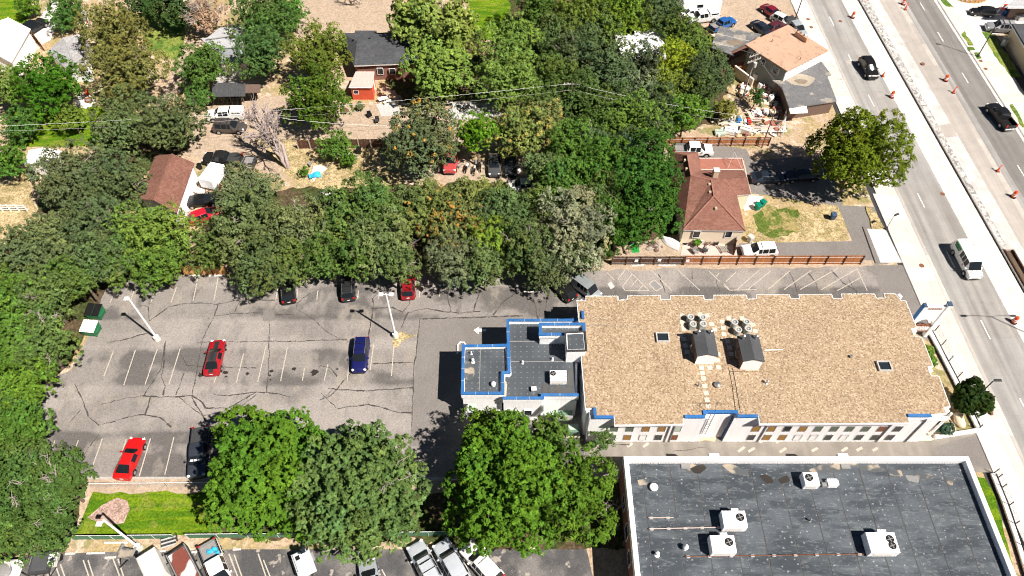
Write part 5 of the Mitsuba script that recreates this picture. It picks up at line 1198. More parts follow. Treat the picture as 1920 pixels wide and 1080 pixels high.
vehicle('white passenger van with a green logo on its side, driving on the near lanes', 'van', (1803, 462), (1828, 509), WHT, zc=1.1, cat_='van', name='passenger_van', extra=van_sign)
vehicle('white car parked on the driveway beside the wooden fence', 'suv', (1454, 467), (1394, 470), WHT, scale=.95, sunroof=True, cat_='car')
vehicle('white pickup truck behind the brown hip roofed house', 'pickup', (1262, 280), (1338, 281), WHT, bed='open', cat_='pickup')
vehicle('dark blue car in deep shade, left of two behind the brown hip roofed house', 'sedan', (1412, 332), (1468, 331), (.02, .03, .05), .3)
vehicle('dark blue car in deep shade, right of two behind the brown hip roofed house', 'sedan', (1532, 326), (1474, 329), (.02, .03, .05), .3)
vehicle('white pickup truck with a white topper parked in front of the carport', 'pickup', (459, 213), (387, 216), WHT, bed='shell', cat_='pickup')
vehicle('dark gray vehicle parked beside the white topper pickup', 'suv', (402, 237), (459, 238), (.09, .08, .075), .3, rails=2, cat_='suv')
vehicle('black pickup truck partly under the tree beside the white wall', 'pickup', (450, 300), (384, 296), (.02, .02, .022), .2, cat_='pickup', bed='cover')
vehicle('dark car in the gap beside the white lattice stairs', 'sedan', (356, 377), (404, 372), BLK, .2)
vehicle('red car half hidden by the tree beside the white walled house', 'hatch', (368, 408), (402, 396), (.5, .012, .03), .1)
vehicle('faded red pickup truck facing forward between the trees', 'pickup', (849, 276), (843, 318), (.42, .06, .06), 0, cat_='pickup', bed='open')
vehicle('dark gray car, left of the two parked on the dusty strip', 'sedan', (927, 288), (927, 324), (.10, .105, .115), .4)
vehicle('dark car, right of the two parked on the dusty strip', 'sedan', (958, 290), (958, 324), (.03, .035, .045), .3)
vehicle('white car peeking out from under the trees on the dusty strip', 'sedan', (1012, 344), (950, 348), WHT)
vehicle('dark car parked beside the white metal roofed house', 'suv', (50, 56), (75, 40), (.012, .014, .02), .2, cat_='car', zc=.9)
vehicle('white pickup truck with a white topper in the gravel yard', 'pickup', (1346, 28), (1288, 36), WHT, bed='shell', cat_='pickup')
vehicle('white car behind the white topper pickup in the gravel yard', 'sedan', (1322, 20), (1268, 26), WHT)
vehicle('bright blue pickup truck beside the gray roofed house', 'pickup', (1337, 52), (1374, 37), (.02, .12, .40), .2, cat_='pickup', scale=.9, bed='open')
vehicle('dark blue car next to the peach roofed house', 'sedan', (1421, 46), (1440, 60), (.02, .03, .06), .3)
vehicle('dark red car at the upper right edge of the gravel yard', 'sedan', (1432, 10), (1466, 34), (.22, .01, .03), .2)
vehicle('maroon car tucked behind the peach roof', 'sedan', (1442, 54), (1464, 44), (.10, .02, .03), .2)
vehicle('small white car between the dark red car and the silver pickup', 'hatch', (1458, 32), (1478, 42), (.6, .6, .58))
vehicle('silver pickup truck beside the sidewalk behind the peach roofed house', 'pickup', (1481, 40), (1502, 64), (.42, .47, .50), .3, cat_='pickup', bed='cover')
vehicle('silver car parked in front of the far side tan brick house', 'suv', (1897, 52), (1855, 49), SLV, .5, rails=2, cat_='car')
vehicle('black car in front of the far side carport', 'suv', (1856, 22), (1830, 20), BLK, .2, cat_='car', scale=.85)
# bottom row
vehicle('silver blue car with a large dark sunroof in the bottom row', 'suv', (815, 1092), (780, 1026), SILV, .15, rails=1, sunroof=True, scale=1.0, cat_='car')
vehicle('silver blue car with a plain roof, middle of the three in the bottom row', 'suv', (866, 1088), (828, 1022), SILV, .15, cat_='car')
vehicle('white car with a dark sunroof, rightmost of the bottom row', 'suv', (927, 1082), (880, 1030), WHT, sunroof=True, cat_='car')
vehicle('white and dark red pickup truck with clutter in its bed in the bottom row', 'pickup', (391, 1024), (425, 1110), WHT, bed='open', cat_='pickup', extra=lambda k, M, st: [add(k, 'side_stripe', box(1.9, 5.2, s * .985 - .01, s * .985 + .01, .85, 1.05), paint((.25, .03, .02)), False, M) for s in (-1, 1)])
vehicle('silver blue car under the big conifer at the bottom edge', 'sedan', (700, 1120), (690, 1066), SILV, .4)
vehicle('white pickup truck half hidden under the large olive brown tree', 'pickup', (158, 52), (146, 14), WHT, bed='open', cat_='pickup')
c_ = [G(394, 1034, .85), G(402, 1030, .85), G(409, 1036, .85)]
k = thing('blue_bundle', 'bright blue bundle lying in the bed of the white and dark red pickup', 'bundle')
add(k, 'cloth', cat([trimesh.Trimesh(ico.vertices * (.35, .22, .2) + RNG.normal(0, .05, ico.vertices.shape) + q, ico.faces) for q in c_]), 'cyan', 60)


# trailers, camper, boat
def trailer(label, a, b, w, h, m, name='trailer', zb=.55, top='white', wheels=2, cat_='trailer', bev=.12, zc=1.5):
    p, q = G(*a, zc), G(*b, zc); L = float(np.linalg.norm((q - p)[:2])); an = math.atan2((q - p)[1], (q - p)[0]); c = (p + q) / 2
    k = thing(name, label, cat_)
    add(k, 'body', rbox((c[0], c[1], zb), L, w, h, an, bev), m)
    R_ = lambda x, y, z: np.array([c[0] + x * math.cos(an) - y * math.sin(an), c[1] + x * math.sin(an) + y * math.cos(an), z])
    add(k, 'roof_panel', rbox((*R_(0, 0, 0)[:2], zb + h), L - .4, w - .4, .03, an), top)
    for s in (-1, 1):
        t = lathe((0, 0, 0), [[0, -.1], [.32, -.1], [.34, -.05], [.34, .05], [.32, .1], [0, .1]], 16); t.apply_transform(trimesh.transformations.rotation_matrix(math.pi / 2, (1, 0, 0))); t.apply_transform(trimesh.transformations.rotation_matrix(an, (0, 0, 1))); t.apply_translation(R_(-.3, s * (w / 2 + .05), .34)); add(k, 'wheel', t, 'tyre')
        add(k, 'mudguard', rbox((*R_(-.3, s * (w / 2 + .07), 0)[:2], .72), .9, .28, .05, an), 'midgray')
    add(k, 'hitch', tube([R_(L / 2, -.4, .5), R_(L / 2 + .9, 0, .5), R_(L / 2, .4, .5)], .05), 'black')
    return k, R_, L, an
k, R_, L, an = trailer('white box trailer at the foot of the lower lamp post', (272, 1036), (294, 1084), 1.85, 1.5, 'offwhite', top='greenpale3', zc=1.9)
mat('greenpale3', (0.62, 0.70, 0.74), 0.5)
k, R_, L, an = trailer('long open dump trailer with a red brown load cover in the bottom row', (330, 1032), (375, 1120), 2.0, .9, 'darkgray', top='rustload', bev=.02, zc=1.2)
mat('rustload', lambda p, n, uv: MIX((0.20, 0.06, 0.045), (0.72, 0.70, 0.68), SS(0.42, 0.58, FB(p.x * .9 + 3, p.y * .45, 2, 4))), 0.8)
for s in (-.9, .9): add(k, 'side_rail', tube([R_(-L / 2, s, 1.5), R_(0, s, 1.5), R_(L / 2, s, 1.5)], .06), 'midgray')
k, R_, L, an = trailer('dark gray flatbed trailer under the tree at the bottom left', (82, 1030), (70, 1075), 1.9, .5, 'darkgray', top='roof_dark', bev=.02, zc=1.0)
k, R_, L, an = trailer('white domed trailer with a gray hatch at the bottom left corner', (-30, 1075), (25, 1075), 2.6, 1.6, 'white', top='lightgray', bev=.5, zc=1.6)
add(k, 'hatch', trimesh.creation.icosphere(subdivisions=3).apply_transform(np.diag([.9, .9, .35, 1])).apply_translation(R_(L / 2 - .9, 0, 2.0)), 'midgray', True)
k, R_, L, an = trailer('rounded white camper trailer with a roof hatch and solar panel at the bottom edge', (560, 1032), (574, 1072), 1.7, 1.3, 'white', top='greenpale3', bev=.35, zc=1.7)
add(k, 'solar_panel', rbox((*R_(-.9, .35, 0)[:2], 1.9), .6, .5, .04, an), 'glass_house'); add(k, 'roof_hatch', rbox((*R_(-.4, -.3, 0)[:2], 1.9), .4, .4, .06, an), 'black')
k, R_, L, an = trailer('white travel trailer at the top of the gravel yard', (1350, 6), (1278, 8), 2.3, 2.1, 'white', zc=1.6)
add(k, 'window', rbox((*R_(.4, 1.16, 0)[:2], 1.6), 1.0, .05, .5, an), 'glass'); 
k, R_, L, an = trailer('white camper beside the white walled house', (410, 312), (386, 344), 2.1, 1.7, 'white', zc=1.5, name='camper')
k, R_, L, an = trailer('small dark box trailer behind the black pickup', (478, 304), (458, 303), 1.6, .8, 'darkgray', top='midgray', bev=.02, zc=1.0)
k, R_, L, an = trailer('light trailer with a white tank beside the dark flatbed at the bottom left', (100, 1036), (94, 1062), .9, .5, 'offwhite', bev=.04, zc=.9)
k, R_, L, an = trailer('small black framed cargo trailer near the foot of the lamp pole', (240, 1028), (231, 1046), 1.2, .35, 'sediment', top='sediment', bev=.01, zc=.8)
bt = thing('boat', 'upturned white boat hull lying between the tree and the brown hip roofed house', 'boat')
pts = XY([(1240, 437), (1242, 447), (1250, 456), (1273, 467), (1276, 452), (1262, 444), (1248, 442)], .5)
hull = trimesh.convex.convex_hull(np.array([(x, y, .1) for x, y in pts] + [(x, y, .45) for x, y in Polygon(pts).buffer(-.22).exterior.coords]))
add(bt, 'hull', hull, 'white', 50); a, b = G(1242, 444, .5), G(1272, 458, .5); add(bt, 'keel', tube([a, (a + b) / 2 + [0, 0, .04], b], .05), 'offwhite')
# ---------------------------------------------------------------- trees
def leaves(cen, out, size, rng, col, jit=.16, up=.35, droop=1.0):
    """leaf cards: one bent diamond (two triangles) per centre, facing roughly outward"""
    n = len(cen)
    nr = out + rng.normal(0, .40, (n, 3)) + [0, 0, up]
    nr /= np.linalg.norm(nr, axis=1, keepdims=True)
    a = np.cross(nr, rng.normal(0, 1, (n, 3))); a /= np.linalg.norm(a, axis=1, keepdims=True) + 1e-9
    b = np.cross(nr, a)
    s = (size * rng.uniform(.65, 1.35, n))[:, None]
    w = s * rng.uniform(.45, .75, n)[:, None]
    fold = nr * (s * .22)
    v = np.stack([cen - a * s, cen + b * w - fold, cen + a * s, cen - b * w - fold], 1)
    f = (np.arange(n)[:, None, None] * 4 + np.array([[0, 1, 2], [0, 2, 3]])[None]).reshape(-1, 3)
    c = np.repeat(col, 4, axis=0)
    return v.reshape(-1, 3), f, c


TRI = [0]


def crown(c, r, hz, base_z, rng, col, lump=.34, nl=26, clump=.5, per=13, leaf=.2, dens=1.0, style='broad', tint2=None, sparse=0.0):
    """foliage in clumps on lumps spread over a crown of radii r (plan) and hz (height)"""
    cen, outs, cols = [], [], []
    rx, ry = r
    R = max(rx, ry)
    lumps = []
    tries = 0
    while len(lumps) < nl and tries < nl * 12:
        tries += 1
        d = rng.normal(0, 1, 3); d /= np.linalg.norm(d)
        if d[2] < -.45: continue
        q = rng.uniform(.40, .92) if style != 'pine' else rng.uniform(.2, .8)
        lr = R * lump * rng.uniform(.65, 1.2)
        p = np.array([d[0] * rx * q, d[1] * ry * q, d[2] * hz * q])
        if style == 'pine': p[2] = rng.uniform(-.6, .85) * hz; f = (1 - max(0, p[2] / hz) * .75); p[:2] = d[:2] * np.array([rx, ry]) * f * rng.uniform(.3, .78)
        if all(np.linalg.norm(p - l[0]) > .55 * lr for l in lumps): lumps.append((p, lr))
    lumps.append((np.zeros(3), R * .5))
    for p, lr in lumps:
        m = int(dens * 7.6 * lr * lr / (clump * clump))
        d = rng.normal(0, 1, (m, 3)); d /= np.linalg.norm(d, axis=1, keepdims=True)
        d = d[d[:, 2] > -.55]
        zs = min(1.0, hz / R * 1.05)
        k = p + d * lr * rng.uniform(.72, 1.06, len(d))[:, None] * [1, 1, zs]
        # keep only clumps outside the other lumps
        ins = np.zeros(len(k), bool)
        for p2, l2 in lumps:
            if p2 is p: continue
            ins |= (np.linalg.norm((k - p2) / [1, 1, zs], axis=1) < l2 * .72)
        k, d = k[~ins], d[~ins]
        if sparse: keep = rng.random(len(k)) > sparse; k, d = k[keep], d[keep]
        lt = rng.normal(0, .10); hue = rng.normal(0, .06)
        for i in range(len(k)):
            pass
        n = len(k)
        if n == 0: continue
        idx = np.repeat(np.arange(n), per)
        cs = rng.uniform(.6, 1.25, n)[idx][:, None] * clump
        o = rng.normal(0, 1, (n * per, 3)) + d[idx] * .6 + [0, 0, .45]; o /= np.linalg.norm(o, axis=1, keepdims=True)
        o *= rng.uniform(.45, 1.0, (n * per, 1)) * cs * .62
        cc = k[idx] + o
        oo = d[idx] * .35 + o / (clump * .62) * 1.1
        base = np.array(col) * (1 + lt)
        ct = base[None] * (1 + rng.normal(0, .16, (n, 1)))[idx] * (1 + rng.normal(0, .12, (n * per, 1)))
        ct = ct * np.array([1 + hue, 1, 1 - hue])
        if tint2 is not None:
            t = (rng.random(n) < tint2[1])[idx]; ct[t] = np.array(tint2[0]) * (1 + rng.normal(0, .2, (t.sum(), 1)))
        cen.append(cc); outs.append(oo); cols.append(ct)
    cen, outs, cols = np.vstack(cen), np.vstack(outs), np.clip(np.vstack(cols), .004, .9)
    outs /= np.linalg.norm(outs, axis=1, keepdims=True) + 1e-9
    ok = cen[:, 2] + c[2] > base_z
    cen, outs, cols = cen[ok], outs[ok], cols[ok]
    v, f, cl = leaves(cen + c, outs, np.full(len(cen), leaf), rng, cols)
    # inner foliage that closes the crown
    ni = int(len(cen) * .11)
    d = rng.normal(0, 1, (ni, 3)); d /= np.linalg.norm(d, axis=1, keepdims=True); d *= rng.uniform(.1, .72, ni)[:, None]
    pi_ = d * [rx, ry, hz]; pi_[:, 2] = np.maximum(pi_[:, 2], base_z - c[2])
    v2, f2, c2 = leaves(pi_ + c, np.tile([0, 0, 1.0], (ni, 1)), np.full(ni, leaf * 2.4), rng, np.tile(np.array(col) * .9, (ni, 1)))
    TRI[0] += len(f) + len(f2)
    return trimesh.Trimesh(np.vstack([v, v2]), np.vstack([f, f2 + len(v)]), process=False), np.vstack([cl, c2]), lumps


def limb(a, b, r0, r1, rng, k=4, wob=.12):
    a, b = np.array(a, float), np.array(b, float)
    t = np.linspace(0, 1, k + 1)
    L = np.linalg.norm(b - a)
    p = a + (b - a) * t[:, None]
    p[1:-1] += rng.normal(0, wob * L * .25, (k - 1, 3))
    return tube(p, r0 + (r1 - r0) * t, 6)


def tree(label, u, v, rpx, h, col, name='tree', cat_='tree', asp=(1, 1), tall=None, bark='bark', group=None, seed=None, deadfrac=0, **kw):
    """crown centred on (u, v) of the photograph, rpx its radius there, h the tree's height in metres"""
    rng = np.random.default_rng(seed or int(u * 131 + v * 17))
    zc = h * .60
    c = G(u, v, zc)
    dist = math.sqrt(c[0] ** 2 + (c[1]) ** 2 + (CAM_H - zc) ** 2)
    depth = c[1] * CP + (CAM_H - zc) * SP
    R = rpx * depth / FOC * 1.0
    asp = (asp[0] * rng.uniform(.9, 1.12), asp[1] * rng.uniform(.9, 1.12))
    col = tuple(x * m_ for x, m_ in zip(col, (1.10, 1.12, 1.22)))
    hz = (tall or min(h * .47, R * 1.2))
    zc = max(h - hz, hz * .7)
    c = G(u, v, zc)
    k = thing(name, label, cat_, group)
    lf = kw.pop('leaf', None) or .105 + .0075 * R
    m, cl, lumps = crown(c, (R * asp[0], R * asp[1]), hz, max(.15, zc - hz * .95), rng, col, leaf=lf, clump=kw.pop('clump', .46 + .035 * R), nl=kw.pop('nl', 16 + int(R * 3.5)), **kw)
    scene[key(k + '__crown')] = mikit.ply(m, 'm_leaf', color=cl)
    foot = np.array([c[0] + rng.normal(0, .1 * R), c[1] + rng.normal(0, .1 * R), 0])
    tr = .04 + .018 * h
    fork = foot + (c - foot) * np.array([.4, .4, .55])
    ms = [limb(foot, fork, tr, tr * .75, rng)]
    for p, lr in lumps[:9]:
        ms.append(limb(fork, c + p * .92, tr * .5, .03, rng, 5))
    add(k, 'trunk', cat(ms), bark, True)
    if deadfrac:
        tw = []
        for i in range(deadfrac):
            d = rng.normal(0, 1, 3); d[2] = abs(d[2]) * .9 + .2; d /= np.linalg.norm(d)
            s = c + d * [R, R, hz] * .55; e = c + d * [R, R, hz] * 1.02
            tw.append(limb(s, e, .06, .018, rng, 4, .4))
            for q in range(5):
                t = rng.uniform(.2, .9); o = s + (e - s) * t; tw.append(limb(o, o + rng.normal(0, .35, 3) + d * .45, .03, .01, rng, 3, .4))
        add(k, 'dead_branches', cat(tw), 'deadwood', True)
    return k


def branching(p, d, L, r, lev, rng, out, spread=.6):
    e = p + d * L
    out.append(limb(p, e, r, r * .62, rng, 3, .25))
    if lev == 0: return
    for i in range(3 if lev > 1 else 4):
        t = rng.uniform(.45, 1.0); nd = d + rng.normal(0, spread, 3); nd /= np.linalg.norm(nd)
        branching(p + d * L * t, nd, L * rng.uniform(.55, .78), r * .58, lev - 1, rng, out, spread)


def bare(label, u, v, h, m='deadwood', lean=(0, 0), name='dead_tree', spread=.55, lev=4, seed=1, stems=1):
    rng = np.random.default_rng(seed); k = thing(name, label, 'tree'); f = G(u, v); tr, br = [], []
    for s in range(stems):
        d = np.array([lean[0] + rng.normal(0, .2), lean[1] + rng.normal(0, .2), 1.0]); d /= np.linalg.norm(d)
        o = []; branching(f, d, h * .36, .045 * h ** .7 + .04, lev, rng, o, spread); tr.append(o[0]); br += o[1:]
    add(k, 'trunk', cat(tr), m, True); add(k, 'branches', cat(br), m, True)


LG, MG, DG, OL, GG, YG, PG, YL, WL = (.17, .26, .045), (.105, .20, .03), (.055, .125, .02), (.145, .165, .045), (.115, .155, .06), (.20, .29, .025), (.075, .17, .045), (.33, .40, .03), (.23, .26, .13)
BG = (.088, .185, .018)
n_, d_ = 'deciduous_tree', 'tree'
# foreground giants
tree('big bright green tree, left of the three giant trees at the bottom', 512, 885, 130, 14, BG, name='broadleaf_tree', asp=(.86, 1.15), lump=.26, nl=60, clump=.5, dens=1.15)
tree('huge conifer with tufted needles, middle of the three giant trees at the bottom', 672, 922, 128, 15, (.112, .185, .05), name='conifer_tree', cat_='tree', asp=(1, 1.12), lump=.085, nl=460, clump=.40, per=16, leaf=.13, style='broad', dens=1.0, sparse=.12, deadfrac=4)
tree('big bright green tree, right of the three giant trees at the bottom', 950, 903, 116, 12, BG, name='broadleaf_tree', asp=(1.02, 1.1), lump=.25, nl=56, clump=.5, dens=1.1)
tree('green tree with bare gray twigs beside the white parapet of the dark roof', 1078, 920, 84, 10, (.085, .165, .018), name='broadleaf_tree', asp=(.85, 1.35), lump=.28, nl=34, deadfrac=5)
tree('green tree against the south wall of the blue trimmed building', 925, 804, 52, 8, (.105, .185, .02), name='broadleaf_tree', asp=(1.1, .8), lump=.3, nl=26)
tree('green tree in front of the pale awnings of the blue trimmed building', 1030, 818, 42, 7.5, (.09, .16, .025), name='broadleaf_tree', lump=.3, nl=24)
tree('thin leafy shrub at the left end of the gravel roofed building', 1130, 826, 28, 4, (.09, .15, .04), name='broadleaf_tree', lump=.35, nl=12, sparse=.35, deadfrac=2)
# left mass
for lb, u, v, r, h, c, kw in [
    ('gray green tree at the left edge, topmost of the left hand thicket', 60, 480, 66, 9, GG, {}),
    ('feathery green tree at the left edge beside the dumpsters', 80, 563, 60, 9, (.12, .18, .05), dict(deadfrac=3)),
    ('mid green tree at the left edge below the feathery one', 30, 585, 60, 9, MG, {}),
    ('green tree with bare twigs at the left edge, level with the white dumpster', 88, 645, 60, 9, (.11, .175, .045), dict(deadfrac=4)),
    ('green tree cut by the left edge, level with the red car with stripes', 18, 660, 52, 9, MG, {}),
    ('bright green tree at the left edge above the corner of the lot', 40, 730, 58, 9, (.12, .215, .025), {}),
    ('dark green tree at the left edge beside the corner of the lot', 35, 808, 60, 9, (.085, .17, .025), {}),
    ('large green tree with bare twigs left of the narrow lawn', 105, 912, 72, 9, (.075, .135, .03), dict(deadfrac=6)),
    ('dark green tree in the bottom left thicket cut by the left edge', 15, 925, 70, 9, (.07, .135, .03), dict(deadfrac=3)),
    ('dark green tree in the bottom left thicket above the flatbed trailer', 90, 985, 62, 8, (.07, .13, .03), dict(deadfrac=4)),
    ('green bush tree in the bottom left thicket above the domed trailer', 20, 1005, 48, 7, (.08, .145, .03), {}),
    ('big gray green tree left of the brown roofed house', 150, 340, 82, 10, (.115, .145, .06), dict(asp=(1.05, .9), deadfrac=3)),
    ('gray green tree overhanging the brown roof', 225, 340, 60, 9, (.11, .15, .055), dict(deadfrac=2)),
    ('gray green tree below the big one, left of the bright tree', 170, 425, 66, 9, (.105, .145, .055), dict(deadfrac=2)),
    ('bright leafy tree in front of the brown roofed house', 285, 445, 80, 10, (.155, .235, .04), dict(asp=(1.1, .9), lump=.28)),
    ('green tree behind the orange fence section', 300, 500, 52, 8, (.11, .19, .03), {}),
    ('gray green tree between the left thicket and the bright leafy tree', 190, 490, 58, 9, (.115, .165, .055), {}),
    ('pale green tree at the edge of the dry yard', 110, 455, 50, 8, (.16, .20, .07), {}),
    ('green tree beside the lot corner near the dumpsters', 216, 502, 36, 7, (.105, .175, .035), {})]:
    tree(lb, u, v, r, h, c, name=n_, **kw)
# hedge-like row along the fence
for lb, u, v, r, h, c, kw in [
    ('gray green tree right of the white camper', 464, 358, 54, 8, (.14, .175, .075), dict(deadfrac=3)),
    ('large gray green tree at the orange fence end, tallest of its part of the row', 480, 430, 80, 10, (.125, .165, .06), dict(asp=(1, 1.1), deadfrac=2)),
    ('dark gray green tree hanging over the lot beside the black hatchback', 490, 505, 58, 8, (.10, .14, .045), {}),
    ('pale leaved tree right of the large gray green one', 560, 430, 52, 9, (.165, .20, .075), dict(deadfrac=2)),
    ('green tree leaning over the black car with silver trim', 610, 490, 48, 8, (.095, .16, .035), {}),
    ('broad green tree in the middle of the row behind the parked cars', 690, 395, 76, 10, (.105, .175, .04), dict(asp=(1.1, .85))),
    ('pale green tree above the red car at the fence', 720, 460, 68, 9, (.155, .205, .07), dict(asp=(1, .9), deadfrac=3)),
    ('dark green tree between the two parked cars at the fence', 670, 490, 44, 8, (.085, .15, .03), {}),
    ('green tree with a few orange leaves behind the red car', 800, 400, 58, 9, (.15, .19, .05), dict(tint2=((.42, .26, .06), .10))),
    ('tree with many orange leaves in the middle of the row', 855, 425, 60, 9, (.15, .18, .055), dict(tint2=((.45, .25, .06), .22))),
    ('gray willow like tree below the orange leaved tree', 850, 495, 50, 8, (.135, .16, .075), {}),
    ('bright green young tree right of the orange leaved tree', 915, 455, 38, 8, (.16, .25, .03), {}),
    ('dark green tree right of the bright green young one', 950, 400, 56, 9, (.10, .155, .05), dict(deadfrac=2)),
    ('green tree with tan twigs in the row left of the pale willow', 985, 470, 58, 9, (.10, .145, .045), dict(deadfrac=3)),
    ('pale silvery willow tree at the right end of the row', 1075, 435, 66, 10, (.235, .25, .135), dict(asp=(.95, 1.2), deadfrac=3)),
    ('gray green tree at the foot of the pale willow', 1078, 485, 42, 7, (.125, .17, .06), {}),
    ('dark gray tree behind the black car parked at an angle', 1020, 500, 48, 8, (.10, .13, .05), {}),
    ('yellow green tree over the dusty strip', 885, 368, 40, 7, (.19, .225, .06), {}),
    ('green tree right of the dusty strip', 1055, 350, 44, 8, (.095, .19, .035), {}),
    ('dark green tree left of the brown hip roofed house', 1210, 395, 72, 10, (.055, .135, .02), dict(deadfrac=2)),
    ('dark green tree below the fence corner left of the brown hip roofed house', 1160, 420, 50, 8, (.06, .14, .02), {}),
    ('dark green tree beside the north end of the brown hip roof', 1215, 320, 66, 10, (.055, .135, .022), dict(asp=(.95, 1.1))),
    ('mid green tree in the long row left of the brown hip roof', 1130, 320, 58, 9, (.08, .17, .025), {}),
    ('green tree above the pale willow', 1075, 280, 58, 9, (.10, .19, .03), {}),
    ('yellowish green tree beside the leaning wires', 975, 255, 56, 9, (.19, .24, .06), dict(tint2=((.45, .36, .10), .12))),
    ('bright green tree above the two dark cars', 893, 252, 38, 9, (.105, .23, .015), {}),
    ('tall gray green tree with orange tips left of the faded red pickup', 792, 264, 60, 11, (.115, .145, .06), dict(asp=(.95, 1.3), tint2=((.50, .30, .06), .05)))]:
    tree(lb, u, v, r, h, c, name=n_, **kw)
FILL = [(430, 440, 38, 'left end'), (398, 470, 44, 'lower left end'), (640, 440, 44, 'left part'), (745, 500, 36, 'lower middle'), (905, 505, 40, 'lower right part'), (1010, 395, 46, 'right part'), (1130, 400, 44, 'far right part'), (1130, 365, 42, 'upper far right part'), (555, 490, 40, 'lower left part'), (760, 400, 46, 'upper middle'), (940, 375, 34, 'upper right part'), (1015, 320, 40, 'top right part'), (615, 385, 30, 'upper left part'), (950, 470, 44, 'middle right part')]
for u, v, r, w in FILL:
    rr = random.Random(u * 7 + v); g = rr.uniform(.8, 1.2)
    tree(f'mixed green filler tree at the {w} of the row along the fence', u, v, r, 7.5, (.115 * g, .165 * g, .05 * rr.uniform(.7, 1.3)), name=n_, deadfrac=rr.choice((0, 0, 2)))
FILL = [(1120, 60, 46, 'upper middle'), (1040, 75, 46, 'upper left'), (1010, 205, 40, 'lower left'), (1038, 140, 46, 'left'), (1155, 205, 44, 'centre'), (1110, 275, 46, 'bottom'), (1300, 180, 40, 'right'), (1175, 285, 46, 'bottom right'), (1225, 245, 44, 'lower right'), (1205, 20, 46, 'top right'), (1130, 10, 44, 'top'), (1270, 60, 34, 'upper right'), (1240, 205, 40, 'lower centre')]
for u, v, r, w in FILL:
    rr = random.Random(u * 5 + v); g = rr.uniform(.75, 1.2)
    tree(f'shaded green tree at the {w} of the dense grove', u, v, r, 8, (.095 * g, .145 * g, .04 * rr.uniform(.7, 1.3)), name=n_, deadfrac=rr.choice((0, 0, 2)))
for u, v, r, w in [(10, 520, 46, 'upper'), (130, 530, 46, 'inner upper'), (60, 690, 44, 'middle'), (10, 760, 44, 'lower middle'), (60, 860, 46, 'lower'), (15, 860, 46, 'outer lower'), (60, 1010, 40, 'bottom'), (245, 470, 46, 'far upper'), (155, 522, 30, 'lot side upper')]:
    rr = random.Random(u * 3 + v); g = rr.uniform(.8, 1.15)
    tree(f'green tree in the {w} part of the left hand thicket', u, v, r, 7.5, (.10 * g, .165 * g, .035 * rr.uniform(.7, 1.3)), name=n_)
# top left
for lb, u, v, r, h, c, kw in [
    ('dark green round tree between the white metal roof and the olive tree', 95, 165, 62, 10, (.055, .145, .012), dict(lump=.3)),
    ('light green tree at the left edge below the white metal roof', 18, 165, 46, 8, (.14, .21, .045), {}),
    ('large olive brown tree, upper half of the pair above the shingle roofed shed', 215, 60, 66, 11, (.175, .18, .05), dict(lump=.28)),
    ('large olive brown tree, lower half of the pair beside the dirt path', 240, 138, 76, 11, (.17, .175, .048), dict(lump=.28)),
    ('gray green tree above the brown roofed house, left part', 235, 235, 58, 9, (.115, .16, .055), {}),
    ('gray green tree beside the dark gray vehicle', 320, 240, 60, 9, (.105, .14, .05), {}),
    ('small bright bush tree on the sunny lawn', 135, 222, 30, 5, (.13, .20, .03), {}),
    ('small dark tree on the left lawn', 40, 238, 34, 6, (.07, .15, .03), {}),
    ('green tree at the left edge beside the white shed', 12, 300, 36, 7, (.085, .18, .025), {}),
    ('dark green hedge tree beside the concrete driveway', 125, 25, 32, 6, (.07, .15, .03), dict(asp=(.8, 1.4))),
    ('green bush at the end of the concrete driveway', 52, 12, 24, 4, (.10, .19, .02), {}),
    ('dark tree at the top edge right of the olive brown tree', 280, 8, 46, 9, (.05, .10, .025), {}),
    ('dark tree at the top edge left of the dead brown tree', 335, 22, 38, 8, (.06, .11, .03), {}),
    ('green bushy tree beside the tiered gray building', 378, 130, 48, 8, (.10, .18, .035), dict(asp=(.9, 1.1))),
    ('leafy green bush below the bushy tree, left of the carport', 372, 185, 26, 4, (.085, .18, .035), {}),
    ('green tree between the dead brown tree and the sandy driveway, upper', 500, 35, 62, 10, (.085, .16, .035), {}),
    ('green tree over the gray stepped roofs', 490, 105, 52, 10, (.08, .15, .04), {}),
    ('bright green tree at the top beside the sandy driveway', 545, 20, 34, 8, (.085, .21, .03), {}),
    ('dark olive tree in front of the dark roofed house, upper part', 600, 105, 62, 11, (.125, .165, .025), dict(lump=.28)),
    ('dark olive tree in front of the red shed, lower part', 598, 190, 64, 11, (.085, .145, .018), dict(lump=.28)),
    ('small green tree by the wooden fence in the dry straw yard', 632, 275, 32, 5, (.10, .19, .03), {}),
    ('low green bush beside the white garden frame', 655, 300, 18, 2.5, (.08, .16, .02), {}),
    ('small bush beside the blue tarp', 570, 322, 11, 1.5, (.08, .16, .02), {})]:
    tree(lb, u, v, r, h, c, name=n_, **kw)
